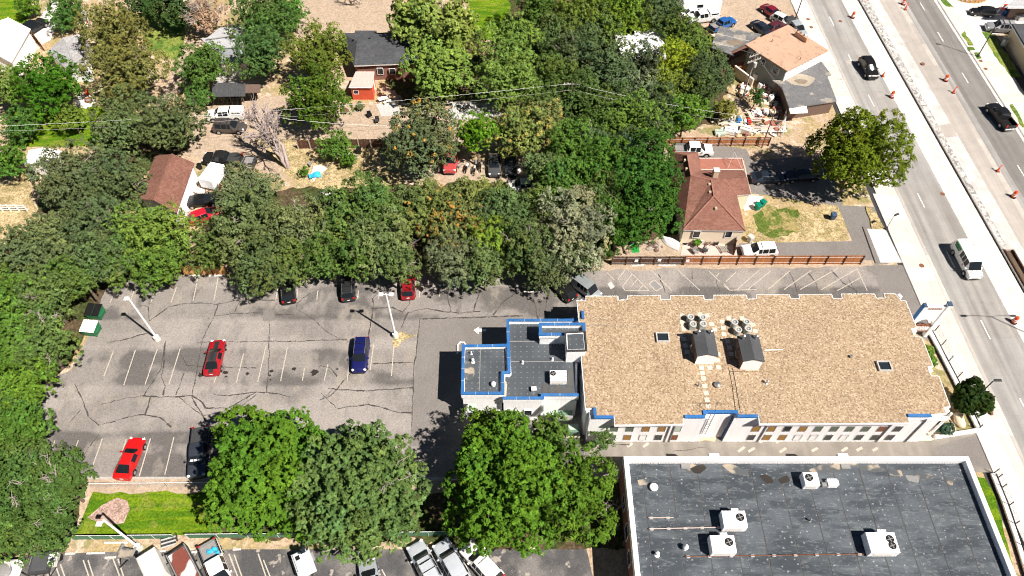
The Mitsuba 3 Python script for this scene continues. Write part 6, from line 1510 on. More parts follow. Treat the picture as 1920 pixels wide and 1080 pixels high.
# top middle and right
for lb, u, v, r, h, c, kw in [
    ('tall bright lime green tree beside the dark roofed house, left crown', 785, 45, 62, 12, (.20, .27, .055), dict(lump=.24, leaf=.21, nl=34)),
    ('tall bright lime green tree beside the dark roofed house, right crown', 845, 60, 60, 12, (.22, .28, .06), dict(lump=.24, leaf=.21, nl=34)),
    ('tall bright lime green tree beside the dark roofed house, lower crown', 820, 135, 70, 11, (.175, .265, .05), dict(lump=.24, leaf=.21, nl=36)),
    ('rounded light green tree below the top lawn, upper crown', 955, 90, 58, 10, (.165, .265, .05), dict(lump=.28)),
    ('rounded light green tree below the top lawn, lower crown', 960, 150, 62, 10, (.16, .25, .05), dict(lump=.28)),
    ('dark green tree at the top edge right of the lawn', 1010, 15, 52, 10, (.09, .16, .03), {}),
    ('olive green tree at the top edge, middle of the dense grove', 1085, 30, 58, 10, (.125, .18, .03), {}),
    ('bright green tree at the top edge above the white flat roof', 1160, 25, 56, 10, (.14, .215, .025), {}),
    ('gray green slim tree at the top edge beside the gravel yard', 1240, 30, 36, 9, (.10, .15, .06), dict(asp=(.9, 1.3))),
    ('dark tangled tree left of the white flat roof', 1085, 105, 56, 9, (.085, .12, .045), dict(deadfrac=5)),
    ('gray green tree in front of the white flat roof, left', 1150, 140, 56, 9, (.095, .14, .055), {}),
    ('dark gray tree in front of the white flat roof, middle', 1212, 120, 38, 9, (.095, .12, .06), dict(deadfrac=2)),
    ('vivid yellow green tree in the dense grove', 1258, 125, 46, 9, (.25, .31, .025), dict(asp=(.85, 1.25), sparse=.25)),
    ('green tree left of the gray roofed house', 1300, 85, 40, 8, (.13, .20, .04), {}),
    ('dark gray green tree beside the tan garden wall', 1320, 150, 56, 9, (.08, .12, .045), dict(asp=(.9, 1.2))),
    ('green tree at the left of the grove behind the power pole', 1085, 190, 48, 8, (.085, .14, .035), {}),
    ('silver green tree in the grove below the yellow green one', 1195, 175, 44, 8, (.16, .20, .10), {}),
    ('yellow tinged tree in the grove below the yellow green one', 1250, 178, 40, 8, (.19, .25, .04), {}),
    ('bright green tree in the grove near the cluttered yard', 1285, 215, 42, 8, (.12, .23, .03), {}),
    ('green tree over the wires in the middle of the grove', 1190, 230, 52, 9, (.125, .21, .035), {}),
    ('dark green tree in the grove left of the wires', 1130, 245, 44, 8, (.085, .15, .03), {}),
    ('yellow leaved tree beside the power pole', 1020, 230, 44, 8, (.19, .22, .07), dict(tint2=((.5, .38, .12), .15))),
    ('olive shrub tree beside the cluttered yard', 1360, 205, 24, 4, (.17, .18, .04), {}),
    ('small green conifer beside the white tank', 1420, 182, 14, 3.5, (.06, .12, .03), dict(asp=(.9, 1.4))),
    ('large olive green tree overhanging the road', 1605, 288, 84, 13, (.115, .16, .014), dict(lump=.30, nl=60, dens=1.35)),
    ('dark clipped round tree on the sidewalk corner', 1819, 748, 31, 4.6, (.03, .055, .012), dict(asp=(1, .95), lump=.36, nl=40, dens=1.8, clump=.3, leaf=.12)),
    ('round blue green shrub at the porch of the gravel roofed building', 1771, 803, 15, 1.9, (.055, .10, .06), dict(leaf=.09, clump=.2)),
    ('green weeds in the planting bed at the end of the gravel roofed building', 1738, 662, 13, 1.2, (.13, .22, .03), dict(leaf=.1, clump=.2, asp=(.6, 1.5))),
    ('small green plant in the planting bed', 1747, 680, 10, .9, (.11, .24, .03), dict(leaf=.1, clump=.2))]:
    tree(lb, u, v, r, h, c, name=n_, **kw)
bare('large pale leafless tree in the pale dirt yard', 540, 315, 13, 'deadwood', (-.35, .30), seed=4, spread=.40, lev=4, stems=3)
mat('deadbrown', (0.46, 0.33, 0.25), 0.95)
tree('dead brown tree beside the tiered gray building', 386, 34, 38, 8, (.40, .27, .17), name='dead_tree', asp=(1, 1.1), sparse=.6, deadfrac=45, bark='deadbrown')
bare('gray leafless bush beside the large olive green tree', 1510, 300, 5.5, 'deadwood', (-.1, .1), seed=12, spread=.7, lev=4, stems=2)
bare('leafless gray shrub at the left wall of the dark roofed building', 1140, 985, 4.5, 'deadwood', (.2, .1), seed=21, spread=.7, lev=4, stems=2)
bare('bare dark tree at the top of the sandy yard', 660, 10, 6, 'bark', (0, 0), seed=5, spread=.6, lev=4, name='bare_tree')
print('leaf triangles', TRI[0])
# ---------------------------------------------------------------- lamps, fences, drums and small things
def lamp_pole(label, u, v, hgt, heads, base=.35):
    c = G(u, v); k = thing('lamp_post', label, 'lamp post')
    add(k, 'base', cyl((c[0], c[1], 0), base, .75, 18, base * .95), 'offwhite', 40)
    add(k, 'pole', cyl((c[0], c[1], .75), .13, hgt - .75, 12, .10), 'white', 40)
    for dx, dy in heads:
        a = np.array([c[0], c[1], hgt - .1]); e = a + [dx, dy, .05]
        add(k, 'arm', tube([a, (a + e) / 2, e], .05), 'white')
        h = add(k, 'lamp_head', rbox((e[0] + np.sign(dx) * .22, e[1], hgt - .12), .5, .42, .2, 0, .05), 'white')
        add(h, 'lens', rbox((e[0] + np.sign(dx) * .22, e[1], hgt - .14), .4, .32, .02), 'lamp_clear')
lamp_pole('white lamp post with one square head at the left of the lot', 296, 637, 8.3, [(-.12, .1)])
lamp_pole('white lamp post with twin heads in the middle of the lot', 742, 631, 8.6, [(-.35, 0), (.35, 0)])
lamp_pole('white lamp post leaning over the pink gravel bed at the lower left', 262, 1028, 8.1, [(-.10, -.35)])


def street_lamp(label, u, v, hgt, arms, m='darkgray', r=.09):
    c = G(u, v, .12); k = thing('street_lamp', label, 'street lamp')
    add(k, 'base', cyl(c, .22, .35, 12, .18), m); add(k, 'pole', cyl((c[0], c[1], .4), r, hgt - .4, 10, r * .7), m)
    for dx, dy in arms:
        a = np.array([c[0], c[1], hgt - .1]); t = np.linspace(0, 1, 6)[:, None]
        p = a + np.array([dx, dy, .35]) * t + np.array([0, 0, .25]) * np.sin(t * np.pi)
        add(k, 'arm', tube(p, .035), m); e = p[-1]; an = math.atan2(dy, dx)
        add(k, 'lamp_head', rbox((e[0] + .3 * math.cos(an), e[1] + .3 * math.sin(an), e[2] - .06), .75, .28, .12, an, .03), m)
street_lamp('dark street lamp on the far sidewalk reaching over the dark lanes', 1833, 106, 7.5, [(-.3, .1)])
street_lamp('dark street lamp at the kerb beside the gravel yard', 1491, 36, 8, [(.4, .0)])
street_lamp('thin dark post lamp on the near sidewalk at the driveway corner', 1661, 430, 2.6, [(.1, .05)], r=.04)
street_lamp('dark street lamp on the sidewalk beside the clipped round tree', 1803, 771, 6.8, [(.12, .0)])
_f = G(1857, 592); _q = _f + 9.4 * np.array([.61, -.443, 0])
_d = _q - [0, 0, CAM_H]; _z = _d[1] * CP + CAM_H * SP
street_lamp('double armed street lamp in the median just outside the right edge', 960 + FOC * _d[0] / _z, 540 - FOC * (_d[1] * SP - CAM_H * CP) / _z, 9.3, [(-2.9, 0), (2.6, 0)])


def drum(label, u, v):
    c = G(u, v, .05); k = thing('traffic_drum', label, 'traffic drum', 'orange traffic drums')
    add(k, 'base', cyl((c[0], c[1], .05), .42, .12, 18, .38), 'black')
    add(k, 'body', lathe((c[0], c[1], .15), [[0, 0], [.30, 0], [.285, .26], [.27, .28], [.255, .52], [.24, .54], [.225, .80], [.19, .95], [0, .97]], 20), 'orange', 35)
    for z, r in ((.30, .296), (.56, .268)): add(k, 'reflective_band', cyl((c[0], c[1], .15 + z - .1), r, .10, 20, r - .01), 'white')
    add(k, 'handle', rbox((c[0], c[1], 1.1), .22, .06, .12), 'orange')
for lb, u, v in [('orange drum on the near lanes at the top, beside the white concrete', 1598, 33), ('orange drum on the far lanes at the top edge', 1693, 8), ('orange drum in front of the black moving car on the near lanes', 1671, 182), ('orange drum on the pale stripe left of the dark lanes', 1772, 151),
                 ('orange drum at right on the pale stripe above the white van', 1899, 369), ('orange drum under the arm of the double street lamp', 1900, 604), ('orange drum cut by the top edge of the scene', 1625, 1)]:
    drum(lb, u, v)
def cone(label, u, v, sign=False):
    c = G(u, v, .05); k = thing('traffic_cone', label, 'traffic cone')
    add(k, 'base', rbox((c[0], c[1], .04), .5, .5, .06), 'black'); add(k, 'cone', cyl((c[0], c[1], .1), .19, .8, 16, .04), 'orange')
    add(k, 'collar', cyl((c[0], c[1], .55), .105, .12, 16, .08), 'white')
    if sign: add(k, 'warning_light', rbox((c[0] + .15, c[1] + .1, .9), .3, .06, .3, .4), 'orange')
cone('small orange cone behind the black moving car', 1655, 143); cone('orange cone with a light on the pale stripe at the top', 1697, 18, True); cone('orange cone with a light on the pale stripe, above the far drum', 1787, 174, True); cone('orange cone with a light on the pale stripe near the far dash', 1870, 321, True)


# wooden fences
def plank_fence(label, a, b, h, m, bays, rails=True, post='wood_dark', rail=None, name='wooden_fence', jag=.03, side=-1):
    p, q = G(*a)[:2], G(*b)[:2]; k = thing(name, label, 'fence'); d = (q - p) / np.linalg.norm(q - p); n = np.array([d[1], -d[0]]) * side
    rr = random.Random(int(a[0]))
    for i in range(bays):
        s, e = p + (q - p) * i / bays, p + (q - p) * (i + 1) / bays
        L = np.linalg.norm(e - s); nb = max(3, int(L / .16)); w = L / nb
        bs = [rbox((*(s + d * (j + .5) * w), .05), w - .012, .022, h + rr.uniform(-jag, jag), math.atan2(d[1], d[0])) for j in range(nb)]
        add(k, 'panel', cat(bs), m)
        if rails:
            for z in (.35, h - .3): add(k, 'rail', rbox((*((s + e) / 2 - n * .06), z), L, .05, .09, math.atan2(d[1], d[0])), rail or m)
        add(k, 'post', rbox((*(s - n * .07), 0), .12, .12, h + .05), post)
    add(k, 'post', rbox((*(q - n * .07), 0), .12, .12, h + .05), post)
plank_fence('reddish wooden fence with dark posts along the north aisle', (1281, 496), (1612, 495), 1.7, 'wood_red', 10, rail='pinkflat', side=-1)
plank_fence('dark weathered wooden fence left of the reddish one', (1146, 496), (1279, 496), 1.6, 'wood_dark', 5, rail='midgray', side=-1)
plank_fence('short orange wooden fence section between the trees', (345, 514), (428, 514), 1.6, 'wood_orange', 3, False)
plank_fence('brown wooden fence behind the dry straw yard', (560, 279), (742, 276), 1.6, 'wood_dark', 8, False, post='wood_gray')
plank_fence('red brown wooden fence behind the white pickup', (1230, 274), (1440, 273), 1.6, 'wood_red', 9, rail='pinkflat')
plank_fence('orange wooden fence beside the white metal roofed house', (66, 72), (84, 95), 1.5, 'wood_orange', 2, False)
plank_fence('gray wooden fence at the left edge of the gravel yard', (1262, 6), (1276, 45), 1.7, 'wood_gray', 4, False)
plank_fence('low dark gate of planks right of the patio', (1374, 478), (1376, 452), 1.6, 'wood_dark', 2, False)
k = thing('rail_fence', 'white three rail fence in the dry yard at the left edge', 'fence'); p, q = G(-10, 396), G(52, 396)
for i in range(5): c = p + (q - p) * i / 4; add(k, 'post', rbox((c[0], c[1], 0), .13, .13, 1.25), 'white')
for z in (.3, .7, 1.1): add(k, 'rail', panel(p, q, .14, .05, z), 'white')
# chain link fence above the lawn
k = thing('chain_link_fence', 'galvanized chain link fence between the lot and the lawn', 'fence'); p, q = G(168, 915), G(860, 908)
for i in range(15): c = p + (q - p) * i / 14; add(k, 'post', cyl((c[0], c[1], 0), .035, 1.25, 8), 'lightgray')
add(k, 'rail', tube([p + [0, 0, 1.22], (p + q) / 2 + [0, 0, 1.22], q + [0, 0, 1.22]], .035), 'white')
wires = []
for i in range(150):
    t = i / 150; a = p + (q - p) * t; b = p + (q - p) * min(1, t + .022)
    for s_, e_ in ((a, b), (b, a)): wires.append(tube([s_ + [0, 0, .05], (s_ + e_) / 2 + [0, 0, .62], e_ + [0, 0, 1.2]], .006, 3))
add(k, 'mesh', cat(wires), 'lightgray', kind='stuff')
# green slat fence below the lawn
def slat_fence(label, a, b, bays):
    p, q = G(*a), G(*b); k = thing('slat_fence', label, 'fence')
    for i in range(bays):
        s, e = p + (q - p) * i / bays, p + (q - p) * (i + 1) / bays
        add(k, 'panel', panel(s, e, 1.15, .03, .06), 'slat_green')
        c = s; add(k, 'post', cyl((c[0], c[1] - .05, 0), .035, 1.3, 8), 'lightgray')
    add(k, 'post', cyl((q[0], q[1] - .05, 0), .035, 1.3, 8), 'lightgray')
    add(k, 'rail', tube([p + [0, -.02, 1.25], (p + q) / 2 + [0, -.02, 1.25], q + [0, -.02, 1.25]], .03), 'white')
slat_fence('green slat fence below the lawn, left of its gap', (138, 1012), (331, 1010), 5)
slat_fence('green slat fence below the lawn, right of its gap', (355, 1009), (860, 1004), 9)
k = thing('stacked_slats', 'leaning stack of gray slats at the gap of the green fence', 'panel'); a, b = G(305, 1016), G(332, 1008)
for i in range(5):
    o = np.array([.16 * i * .5, -.2 * i, 0]); add(k, 'slat', panel(a + o, b + o, .12, .14, .35 + .04 * i), 'darkgray' if i % 2 else 'lightgray')
add(k, 'leg', rbox((*a[:2], 0), .1, .8, .35, .4), 'darkgray'); add(k, 'leg', rbox((*b[:2], 0), .1, .8, .35, .4), 'darkgray')
# railing and low wall at the street front
def posts_wall(label, pts, rail_pts, name='post_fence'):
    k = thing(name, label, 'fence')
    for a, b in zip(rail_pts[:-1], rail_pts[1:]): add(k, 'wall', panel(G(*a), G(*b), .45, .42), 'white'); add(k, 'edging', panel(G(*a) - [.30, 0, 0], G(*b) - [.30, 0, 0], .2, .12), 'black')
    for u, v in pts:
        c = G(u, v); add(k, 'post', cyl((c[0], c[1], 0), .055, 1.3, 8), 'black')
    Q = [G(u, v) for u, v in pts]
    for z in (.55, .85, 1.15): add(k, 'cable', tube([q + [0, 0, z] for q in Q], .012, 4), 'black')
    W = [G(*a) for a in rail_pts]
    add(k, 'base_rail', cat([panel(a + [.36, 0, 0], b + [.36, 0, 0], .3, .24) for a, b in zip(W[:-1], W[1:])]), 'black')
posts_wall('white low wall with black cable posts in front of the gravel roofed building', [(1752, 621), (1765, 648), (1778, 678), (1795, 708), (1812, 745), (1832, 806)], [(1740, 622), (1789, 716), (1832, 808)])
posts_wall('black cable posts beside the thin lawn at the bottom right', [(1862, 888), (1868, 898), (1876, 916), (1888, 950), (1899, 985), (1912, 1025), (1925, 1068)], [(1858, 890), (1880, 945), (1902, 1010), (1925, 1085)])
k = thing('low_wall', 'white low wall between the alley mouth and the planting bed', 'wall'); add(k, 'wall', panel(G(1750, 822), G(1838, 808), .5, .3), 'white'); add(k, 'coping', panel(G(1750, 822), G(1838, 808), .06, .36, .5), 'offwhite')
for i, (u, v, r) in enumerate([(1797, 790, .75), (1801, 779, .3)]):
    rk = trimesh.Trimesh(ico.vertices * (r * .8, r * 1.3, r * .6) + RNG.normal(0, .06, ico.vertices.shape) * r, ico.faces); rk.apply_translation(G(u, v) + [0, 0, .2]); solo('boulder', rk, 'cream', ('large pale boulder', 'small pale boulder')[i] + ' in the planting bed at the porch', 'boulder', smooth=50)

# wheel stops and kerbs
ws = [((352, 517), (380, 517), 'left wheel stop under the orange fence section'), ((392, 518), (424, 517), 'right wheel stop under the orange fence section'), ((1184, 499), (1207, 497), 'left wheel stop under the dark wooden fence'), ((1234, 498), (1267, 498), 'right wheel stop under the dark wooden fence'),
      ((197, 1046), (218, 1045), 'wheel stop above the small cargo trailer'), ((163, 1038), (197, 1037), 'wheel stop in the lower lot left of the cargo trailer'), ((196, 1018), (240, 1018), 'pale timber on the dirt under the green slat fence'), ((291, 1035), (311, 1033), 'wheel stop behind the white box trailer'), ((437, 1031), (452, 1030), 'wheel stop right of the white and dark red pickup'), ((981, 548), (1015, 547), 'white curved kerb under the willow'), ((115, 1039), (141, 1038), 'wheel stop beside the light trailer'), ((355, 1037), (372, 1034), 'wheel stop between the dump trailer and the pickup')]
for a, b, lb in ws:
    p, q = G(*a), G(*b); k = thing('wheel_stop', lb, 'wheel stop'); c = (p + q) / 2; add(k, 'bar', rbox((c[0], c[1], .012), float(np.linalg.norm(q - p)), .18, .13, math.atan2((q - p)[1], (q - p)[0]), .03), 'offwhite')
    for t in (.25, .75): c = p + (q - p) * t; add(k, 'pin', cyl((c[0], c[1], .13), .03, .03, 8), 'rust')
k = thing('kerb', 'long pale concrete kerb along the bottom of the main lot', 'kerb'); p, q = G(166, 897), G(840, 897)
for i in range(16): s, e = p + (q - p) * i / 16, p + (q - p) * (i + .985) / 16; add(k, 'stone', panel(s, e, .15, .22), 'concrete')

# dumpsters
def dumpster(label, u, v, lid, an):
    k = thing('dumpster', label, 'dumpster'); c = G(u, v, .8)
    L, W = 1.75, 1.5
    R_ = lambda x, y, z: np.array([c[0] + x * math.cos(an) - y * math.sin(an), c[1] + x * math.sin(an) + y * math.cos(an), z])
    b = trimesh.convex.convex_hull(np.array([R_(x, y, .12) for x in (-L / 2 + .1, L / 2 - .1) for y in (-W / 2 + .12, W / 2 - .1)] + [R_(x, -W / 2, 1.15) for x in (-L / 2, L / 2)] + [R_(x, W / 2, 1.45) for x in (-L / 2, L / 2)]))
    add(k, 'body', b, 'dumpster_green')
    for s in (-1, 1):
        l = trimesh.convex.convex_hull(np.array([R_(x, y, z + dz) for x in (s * .03, s * (L / 2 + .03)) for y, z in ((-W / 2 - .05, 1.17), (W / 2 + .03, 1.47)) for dz in (0, .05)])); add(k, 'lid', l, lid)
        add(k, 'fork_pocket', rbox(R_(s * (L / 2 + .06), 0, .7), .14, W * .8, .16, an), 'dumpster_green')
    for x in (-.7, .7):
        for y in (-.55, .55): add(k, 'wheel', cyl(R_(x, y, 0), .07, .13, 10), 'black')
dumpster('green dumpster with a black lid at the left of the lot', 178, 585, 'black', -.1)
dumpster('green dumpster with a white lid at the left of the lot', 170, 616, 'white', -.12)
def wheelie_bin(label, u, v, m, an=0.0):
    k = thing('wheeled_bin', label, 'bin'); c = G(u, v, .5); an_ = an
    b = trimesh.convex.convex_hull(np.array([(x, y, .1) for x in (-.24, .24) for y in (-.26, .26)] + [(x, y, 1.0) for x in (-.32, .32) for y in (-.36, .36)])); b.apply_transform(trimesh.transformations.rotation_matrix(an, (0, 0, 1))); b.apply_translation((c[0], c[1], 0)); add(k, 'body', b, m)
    add(k, 'lid', rbox((c[0], c[1], 1.0), .70, .80, .08, an, .03), m)
    for s in (-1, 1): add(k, 'wheel', cyl((c[0] + s * .25, c[1] + .3, 0), .1, .2, 10), 'black')
wheelie_bin('teal wheeled bin on the short walk by the front lawn, left of two', 1421, 388, 'teal', .4); wheelie_bin('teal wheeled bin on the short walk by the front lawn, right of two', 1430, 382, 'teal', .5)
wheelie_bin('dark wheeled bin at the corner of the dry front lawn', 1562, 406, 'bluewall'); wheelie_bin('black wheeled bin beside the small tree in the straw yard', 673, 283, 'black')
wheelie_bin('pale wheeled bin beside the sidewall of the hip roofed house', 1407, 448, 'lightgray', .5)

# patio things
def chair(label, u, v, m='black', an=0.0, group=None):
    k = thing('patio_chair', label, 'chair', group); c = G(u, v)
    Rm = lambda x, y: (c[0] + x * math.cos(an) - y * math.sin(an), c[1] + x * math.sin(an) + y * math.cos(an))
    add(k, 'seat', rbox((*Rm(0, 0), .42), .6, .6, .07, an), m); add(k, 'backrest', rbox((*Rm(0, .3), .45), .6, .07, .6, an), m)
    for x, y in ((-.26, -.26), (.26, -.26), (-.26, .26), (.26, .26)): add(k, 'leg', rbox((*Rm(x, y), 0), .05, .05, .42, an), 'darkgray')
    for s in (-1, 1): add(k, 'armrest', rbox((*Rm(s * .3, 0), .62), .06, .55, .04, an), m)
chair('brown patio chair between the two windows of the hip roofed house', 1326, 459, 'brownwall', .2); chair('black patio chair right of the brown one', 1341, 460, 'black', -.4)
chair('gray patio chair at the fence, on the left', 1303, 475, 'midgray', .5); chair('dark gray lounge chair at the fence, right of the gray one', 1321, 473, 'darkgray', .9)
k = thing('patio_bench', 'slatted wooden bench lying on the patio', 'bench'); c = G(1357, 470)
for i in range(5): add(k, 'slat', rbox((c[0] - .5 + .24 * i, c[1], .4), .12, 1.1, .05, .4), 'wood_gray')
for s in (-1, 1): add(k, 'leg', rbox((c[0], c[1] + s * .35, 0), 1.0, .08, .4, .4), 'wood_gray')
k = thing('planter_pot', 'pot with a leafy green plant on the patio', 'planter'); c = G(1305, 462); add(k, 'pot', cyl(c, .28, .5, 14, .34), 'rust')
m_, cl_, _ = crown(np.array([c[0], c[1], .9]), (.55, .55), .5, .4, np.random.default_rng(8), (.10, .22, .03), leaf=.13, clump=.2, nl=6, per=6); scene[key(k + '__foliage')] = mikit.ply(m_, 'm_leaf', color=cl_)
solo('hose_reel', lathe(G(1284, 456) + [0, 0, .03], [[.12, 0], [.36, 0], [.4, .1], [.36, .2], [.12, .2], [.12, 0]], 20), 'black', 'coiled black hose on the patio corner', 'hose', smooth=40)
solo('artificial_turf', slab(XY([(1183, 457), (1197, 457), (1199, 473), (1185, 474)], .02), .012, .04), 'turf', 'small green turf mat in the sandy side yard', 'mat')
for i in range(26):
    u, v = 1224 + RNG.normal(0, 9), 460 + RNG.normal(0, 5); r = RNG.uniform(.16, .36)
    rk = trimesh.Trimesh(ico.vertices * (r, r * .8, r * .6) + RNG.normal(0, .03, ico.vertices.shape), ico.faces); rk.apply_translation(G(u, v) + [0, 0, .08]); solo('rock', rk, 'brownwall' if i % 3 else 'wood_gray', 'brown rock, one of many in the round rock pile', 'rock', 'rocks of the rock pile')
k = thing('timber_edging', 'dark timber beam on the ground in the sandy side yard', 'timber'); add(k, 'beam', panel(G(1167, 458), G(1171, 476), .15, .2), 'wood_dark'); add(k, 'stake', rbox((*G(1167, 457)[:2], 0), .1, .1, .35), 'wood_dark')
for i, (u, v) in enumerate(((1193, 488), (1236, 487), (1289, 488), (1160, 484))):
    c = G(u, v, .9); solo('notice_sign', box(c[0] - .22, c[0] + .22, c[1] - .16, c[1] - .13, .75, 1.2), 'white', ('small white notice on the dark fence near its left third', 'small white notice on the dark fence near its right third', 'small white notice at the left end of the reddish fence', 'small white notice at the left end of the dark fence')[i], 'sign')

# straw yard junk
k = thing('tarp', 'blue tarp crumpled over a pale board in the straw yard', 'tarp')
g_ = trimesh.creation.box((1.7, 1.0, .02)).subdivide().subdivide().subdivide().subdivide(); g_.vertices[:, 2] += .35 * (meshkit.noise(g_.vertices * [2.2, 2.2, 0] + 3, 1) - .3); g_.apply_transform(trimesh.transformations.rotation_matrix(.4, (0, 0, 1))); g_.apply_translation(G(591, 331) + [0, 0, .2]); add(k, 'cloth', g_, 'cyan', 40)
add(k, 'board', slab(XY([(588, 312), (600, 309), (614, 316), (604, 324), (596, 330), (588, 340), (582, 330)], .05), .02, .09), 'offwhite')
k = thing('plant_stand', 'white metal stand with two panels under the small green tree', 'stand'); c = G(645, 297)
for dx in (-1.0, 0, 1.0): add(k, 'post', rbox((c[0] + dx, c[1], 0), .08, .08, .9), 'white')
add(k, 'top', rbox((c[0], c[1], .9), 2.1, .7, .06), 'white'); add(k, 'panel', rbox((c[0] - .35, c[1], .97), .5, .5, .03), 'darkgray'); add(k, 'panel', rbox((c[0] + .35, c[1], .97), .5, .5, .03), 'white')
k = thing('folding_table', 'white folding table beside the red shed', 'table'); c = G(719, 191); add(k, 'top', rbox((c[0], c[1], .72), 1.5, .8, .06, .5), 'white')
for dx, dy in ((-.5, -.3), (.5, .3), (-.3, .3), (.3, -.3)): add(k, 'leg', rbox((c[0] + dx, c[1] + dy, 0), .06, .06, .72), 'lightgray')
k = thing('bench', 'narrow white bench in front of the white folding table', 'bench'); c = G(727, 194); add(k, 'top', rbox((c[0], c[1], .42), 1.3, .3, .06, .6), 'white'); add(k, 'leg', rbox((c[0] - .4, c[1] - .25, 0), .3, .3, .42, .6), 'lightgray'); add(k, 'leg', rbox((c[0] + .4, c[1] + .25, 0), .3, .3, .42, .6), 'lightgray')
chair('black metal chair in the dirt yard below the red shed', 694, 220, 'black', .5); chair('dark low lounge chair in the dirt yard, right of the black metal chair', 708, 230, 'darkgray', .1); chair('dark chair at the lower edge of the olive tree', 629, 233, 'brownwall', .3)
tree('gray green garden shrub in the dirt yard', 675, 199, 8, 1.1, (.12, .15, .06), name='garden_shrub', leaf=.1, clump=.2)
tree('small reddish shrub in the dirt yard', 647, 207, 6, .9, (.20, .13, .08), name='garden_shrub', leaf=.1, clump=.2)
rub = []
for i in range(420):
    u, v = RNG.uniform(843, 938), RNG.uniform(194, 224); r = RNG.uniform(.12, .3)
    m0 = trimesh.Trimesh(ico.vertices * (r, r, r * .7) + RNG.normal(0, .03, ico.vertices.shape), ico.faces, process=False); m0.apply_translation(G(u, v) + [0, 0, r * .4]); rub.append(m0)
solo('rubble', cat(rub), 'lightgray', 'heap of gray broken stone between the trees', 'stone', kind='stuff')
for i, (u, v, m) in enumerate([(1150, 168, 'tarp_blue'), (1168, 178, 'tarp_blue'), (1197, 156, 'bluewall')]):
    g2 = trimesh.creation.box((1.9, 1.5, .02)).subdivide().subdivide().subdivide(); g2.vertices[:, 2] += .5 * (meshkit.noise(g2.vertices * [1.8, 1.8, 0] + i * 7, 1)); g2.apply_translation(G(u, v) + [0, 0, 2.6]); k = thing('tarp', ['bright blue tarp showing between the grove trees', 'smaller blue tarp right of the bright one in the grove', 'dark blue tarp under the yellow green tree'][i], 'tarp'); add(k, 'cloth', g2, m, 40)
    q = G(u, v); add(k, 'pole', cyl((q[0], q[1], 0), .06, 2.7, 6), 'lightgray')
# round patio set
k = thing('fire_pit', 'brown round fire pit on the round stone patio', 'fire pit'); c = G(167, 190, .05); add(k, 'bowl', lathe(c, [[0, .1], [.35, .12], [.5, .4], [.55, .4], [.42, .0], [0, 0]], 18), 'rust', 40); add(k, 'ash', cyl((c[0], c[1], .2), .36, .05, 14), 'midgray')
chair('white chair on the round stone patio', 152, 187, 'white', .4); chair('orange red chair on the round stone patio', 166, 180, 'orange', -.3)
# cluttered yard right of the grove
lst = [('pale wooden sheet in the cluttered yard, leftmost', 1358, 229, 2.3, 1.3, .15, 'cream', .05), ('pale green white sheet right of the wooden one in the cluttered yard', 1378, 231, 2.0, 1.3, .2, 'offwhite', 0), ('blue upright bundle in the cluttered yard', 1384, 229, .6, .9, .8, 'tarp_blue', .1), ('red box in the cluttered yard', 1403, 231, .5, 1.0, .7, 'red', 0), ('pile of pinkish boards in the cluttered yard', 1437, 246, 7.0, 1.3, .4, 'pinkflat', 0), ('long pale plank along the cluttered yard', 1415, 240, 9.0, .5, .25, 'cream', 0),
       ('white cabinet in the cluttered yard', 1369, 249, 1.9, 1.1, .7, 'white', -.35), ('white machine with black edges in the cluttered yard', 1396, 248, 1.6, 1.1, .9, 'offwhite', -.5), ('glass topped box at the left end of the cluttered yard', 1349, 251, 1.5, 1.0, .5, 'greenpale', 0), ('brick red stack in the cluttered yard', 1417, 228, 1.5, .8, .5, 'redbrown_flat', 0), ('white box beside the dark pole in the cluttered yard', 1434, 214, .7, .8, .9, 'white', 0), ('tan pile behind the dark pole', 1445, 229, 2.4, 1.2, .4, 'tan', .1), ('brown stack at the right of the cluttered yard', 1456, 232, 1.4, .6, .7, 'rust', -.4)]
for lb, u, v, l, w, h, m, an in lst:
    k = thing('junk_pile' if 'pile' in lb or 'stack' in lb else 'junk_item', lb, 'junk'); c = G(u, v)
    rr = random.Random(u)
    if 'pile' in lb or 'plank' in lb or 'stack' in lb:
        for j in range(6): add(k, 'board', rbox((c[0] + rr.uniform(-.3, .3), c[1] + (j - 2.5) * w / 6, .02 + rr.uniform(0, h)), l * rr.uniform(.7, 1), w / 6.5, .1, an + rr.uniform(-.04, .04)), m if j % 3 else 'offwhite')
    else:
        add(k, 'body', rbox((c[0], c[1], 0), l, w, h, an, .03), m); add(k, 'edge', rbox((c[0], c[1], h), l * .8, w * .1, .05, an), 'midgray'); add(k, 'base', rbox((c[0], c[1], 0.0), l + .06, w + .06, .08, an), 'darkgray')
def scrap(label, boxes, n, m, smax):
    ms = []
    for i in range(n):
        u0, v0, u1, v1 = boxes[i % len(boxes)]; c = G(RNG.uniform(u0, u1), RNG.uniform(v0, v1)); ms.append(rbox((c[0], c[1], RNG.uniform(0, .35)), RNG.uniform(.15, smax), RNG.uniform(.08, smax * .5), RNG.uniform(.05, .4), RNG.uniform(0, 3)))
    solo('scrap', cat(ms), m, label, 'scrap', kind='stuff')
yard_ = [(1342, 224, 1465, 256), (1400, 208, 1462, 222), (1385, 160, 1402, 182), (1425, 150, 1455, 200)]
scrap('white scrap strewn over the cluttered yard', yard_, 90, 'white', 1.1); scrap('dark scrap strewn over the cluttered yard', yard_, 90, 'darkgray', .9); scrap('rusty scrap strewn over the cluttered yard', yard_, 50, 'redbrown_flat', 1.2); scrap('pale timber scrap strewn over the cluttered yard', yard_, 50, 'cream', 1.8)
scrap('scrap and boxes strewn along the dusty strip and straw yard', [(840, 285, 1010, 322), (565, 275, 680, 330), (1150, 285, 1250, 330)], 60, 'midgray', .8); scrap('pale rubbish strewn under the row of trees', [(590, 360, 650, 390), (960, 300, 1050, 330)], 25, 'white', .9)
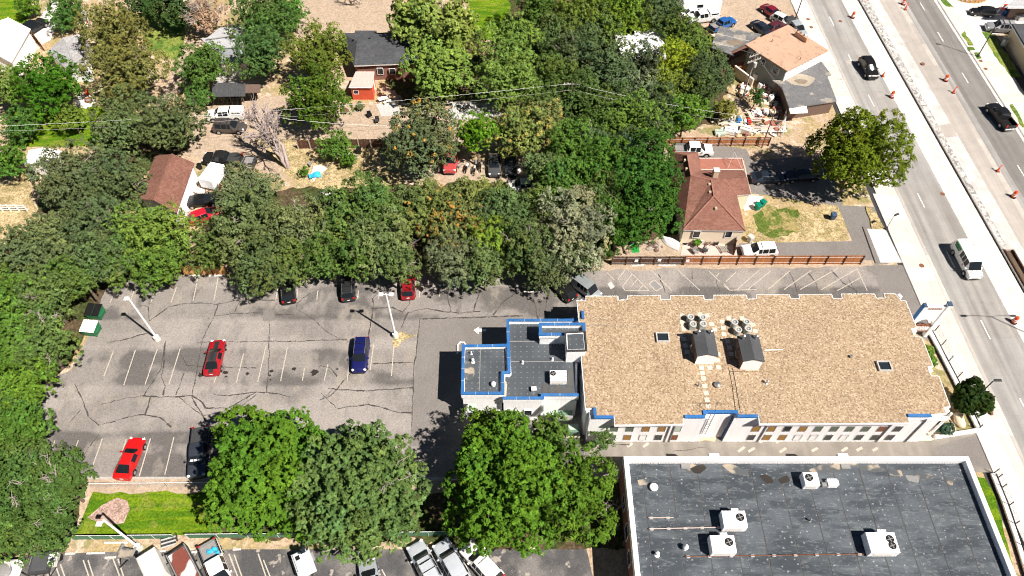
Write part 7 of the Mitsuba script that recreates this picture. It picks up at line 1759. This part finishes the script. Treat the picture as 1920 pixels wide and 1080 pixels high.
k = thing('scaffold_gate', 'white pipe gate at the right end of the cluttered yard', 'gate'); p, q = G(1466, 258), G(1469, 222)
for t in (0, .5, 1): c = p + (q - p) * t; add(k, 'post', cyl(c, .05, 1.6, 8), 'white')
for z in (.4, 1.0, 1.55): add(k, 'rail', tube([p + [0, 0, z], (p + q) / 2 + [0, 0, z], q + [0, 0, z]], .04), 'white')
for lb, u, v in (('white round tank beside the tan garden wall', 1416, 148), ('white appliance in the tan dirt below the garden wall', 1395, 172), ('white tub in the shade beside the front building', 1444, 190), ('white drum beside the small green conifer', 1425, 166)):
    k = thing('tank', lb, 'tank'); c = G(u, v); add(k, 'body', lathe(c, [[0, 0], [.5, 0], [.52, .9], [.4, 1.05], [0, 1.1]], 18) if 'appl' not in lb else rbox(c, 1.3, .9, .9, -.5, .06), 'white', 40); add(k, 'lid', cyl((c[0], c[1], 1.08 if 'appl' not in lb else .9), .2, .08, 12), 'midgray')
for i, (u, v, l) in enumerate([(876, 318, 2.0), (890, 322, 2.1), (900, 316, 2.0)]):
    k = thing('motorcycle', ('leftmost', 'middle', 'rightmost')[i] + ' of three motorcycles on the dusty strip', 'motorcycle'); c = G(u, v); an = 1.3 + .2 * i
    X = lambda t: (c[0] + t * math.cos(an), c[1] + t * math.sin(an))
    for t in (-.7, .7):
        w_ = trimesh.creation.torus(.26, .07, major_sections=18, minor_sections=6); w_.apply_transform(trimesh.transformations.rotation_matrix(math.pi / 2, (1, 0, 0))); w_.apply_transform(trimesh.transformations.rotation_matrix(an, (0, 0, 1))); w_.apply_translation((*X(t), .33)); add(k, 'wheel', w_, 'tyre', True)
    add(k, 'tank', rbox((*X(.15), .7), .6, .3, .25, an, .08), ('white', 'lightgray', 'black')[i]); add(k, 'seat', rbox((*X(-.4), .68), .7, .28, .14, an, .05), 'black'); add(k, 'engine', rbox((*X(0), .3), .6, .3, .35, an), 'steel')
    a, b = np.array([*X(.55), 1.0]), np.array([math.sin(an) * .4, -math.cos(an) * .4, 0]); add(k, 'handlebar', tube([a - b, a, a + b], .025), 'black'); add(k, 'fork', tube([[*X(.5), .95], [*X(.6), .6], [*X(.7), .33]], .04), 'steel')
for lb, u, v, m in (('orange drum can beside the red car at the white walled house', 345, 405, 'orange'), ('black can at the corner of the white wall', 376, 316, 'black')):
    k = thing('can', lb, 'can'); c = G(u, v); add(k, 'body', cyl(c, .3, .8, 16), m); add(k, 'lid', cyl(c + [0, 0, .8], .32, .05, 16), m)
k = thing('junk_pile', 'heap of white sheets and boxes beside the red half hidden car', 'junk'); c = G(352, 398)
for j in range(7): add(k, 'sheet', rbox((c[0] + RNG.uniform(-.9, .7), c[1] + RNG.uniform(-.5, .7), RNG.uniform(0, .6)), RNG.uniform(.6, 1.3), RNG.uniform(.4, .9), .12, RNG.uniform(0, 2)), ('white', 'offwhite', 'lightgray')[j % 3])
k = thing('tarp', 'white crumpled sheet at the edge of the row of trees', 'tarp'); g3 = trimesh.creation.box((2.6, 1.4, .02)).subdivide().subdivide().subdivide(); g3.vertices[:, 2] += .5 * meshkit.noise(g3.vertices * [1.8, 1.8, 0] + 5, 2); g3.apply_translation(G(618, 380) + [0, 0, .25]); add(k, 'cloth', g3, 'white', 40); add(k, 'weight', rbox(G(612, 382), .5, .3, .4), 'midgray')
# utility poles and wires
def upole(label, u, v, h, arm, an=.2, m='barkpale', r=.14):
    k = thing('utility_pole', label, 'utility pole'); c = G(u, v); add(k, 'pole', cyl(c, r, h, 10, r * .7), m)
    for z in arm:
        d = np.array([math.cos(an), math.sin(an), 0]); add(k, 'crossarm', rbox((c[0], c[1], z), 2.6, .12, .14, an), 'wood_gray')
        for t in (-1.1, -.6, .6, 1.1): add(k, 'insulator', cyl((c + d * t)[:2].tolist() + [z + .14], .05, .18, 8), 'white')
    return c + [0, 0, arm[0] + .2] if arm else c + [0, 0, h]
tA = upole('pale utility pole with two crossarms beside the deck', 1392, 185, 8.5, (8.0, 7.0), .5); tB = upole('dark slim pole standing in the cluttered yard', 1428, 277, 7, (), m='brownwall', r=.09)
tC = upole('utility pole with a crossarm in the grove', 1066, 240, 8.5, (8.0,), .05, 'bark'); tD = upole('pale slim pole standing in the bright lime tree', 838, 120, 13, (), m='lightgray', r=.11)
k = thing('transformer_can', 'white round transformer on the pale utility pole', 'transformer'); add(k, 'can', cyl(tA + [.1, -.45, -1.9], .28, .75, 14), 'lightgray', 40); add(k, 'bracket', rbox(tA + [.05, -.2, -1.5], .1, .4, .1), 'darkgray')
def wire(label, a, b, sag, r=.016, m='lightgray'):
    t = np.linspace(0, 1, 25)[:, None]; p = a + (b - a) * t - np.array([0, 0, 1]) * sag * 4 * t * (1 - t)
    solo('overhead_wire', tube(p, r, 4), m, label, 'wire', smooth=True)
wire('thick pale overhead wire crossing the left yards to the grove pole', G(-40, 238, 7.5), tC, .9, .02, 'white'); wire('thin overhead wire below the thick pale one', G(-40, 247, 7.0), tC - [0, .3, .9], 1.2, .018)
wire('upper of two overhead wires from the grove pole to the cluttered yard', tC, G(1520, 232, 7.5), .8, .02, 'white'); wire('lower of two overhead wires from the grove pole to the cluttered yard', tC - [0, 0, 1.0], G(1520, 243, 6.7), .9, .02)
wire('thin service wire across the dirt yard to the dead tree', G(530, 222, 6), G(745, 236, 6), .3, .03, 'white'); wire('dark service wire from the pale utility pole to the peach roofed house', tA, G(1470, 170, 4.5), .3, .025, 'midgray'); wire('pale service wire from the pale utility pole across the gray roof', tA, G(1330, 62, 5), .5, .03)
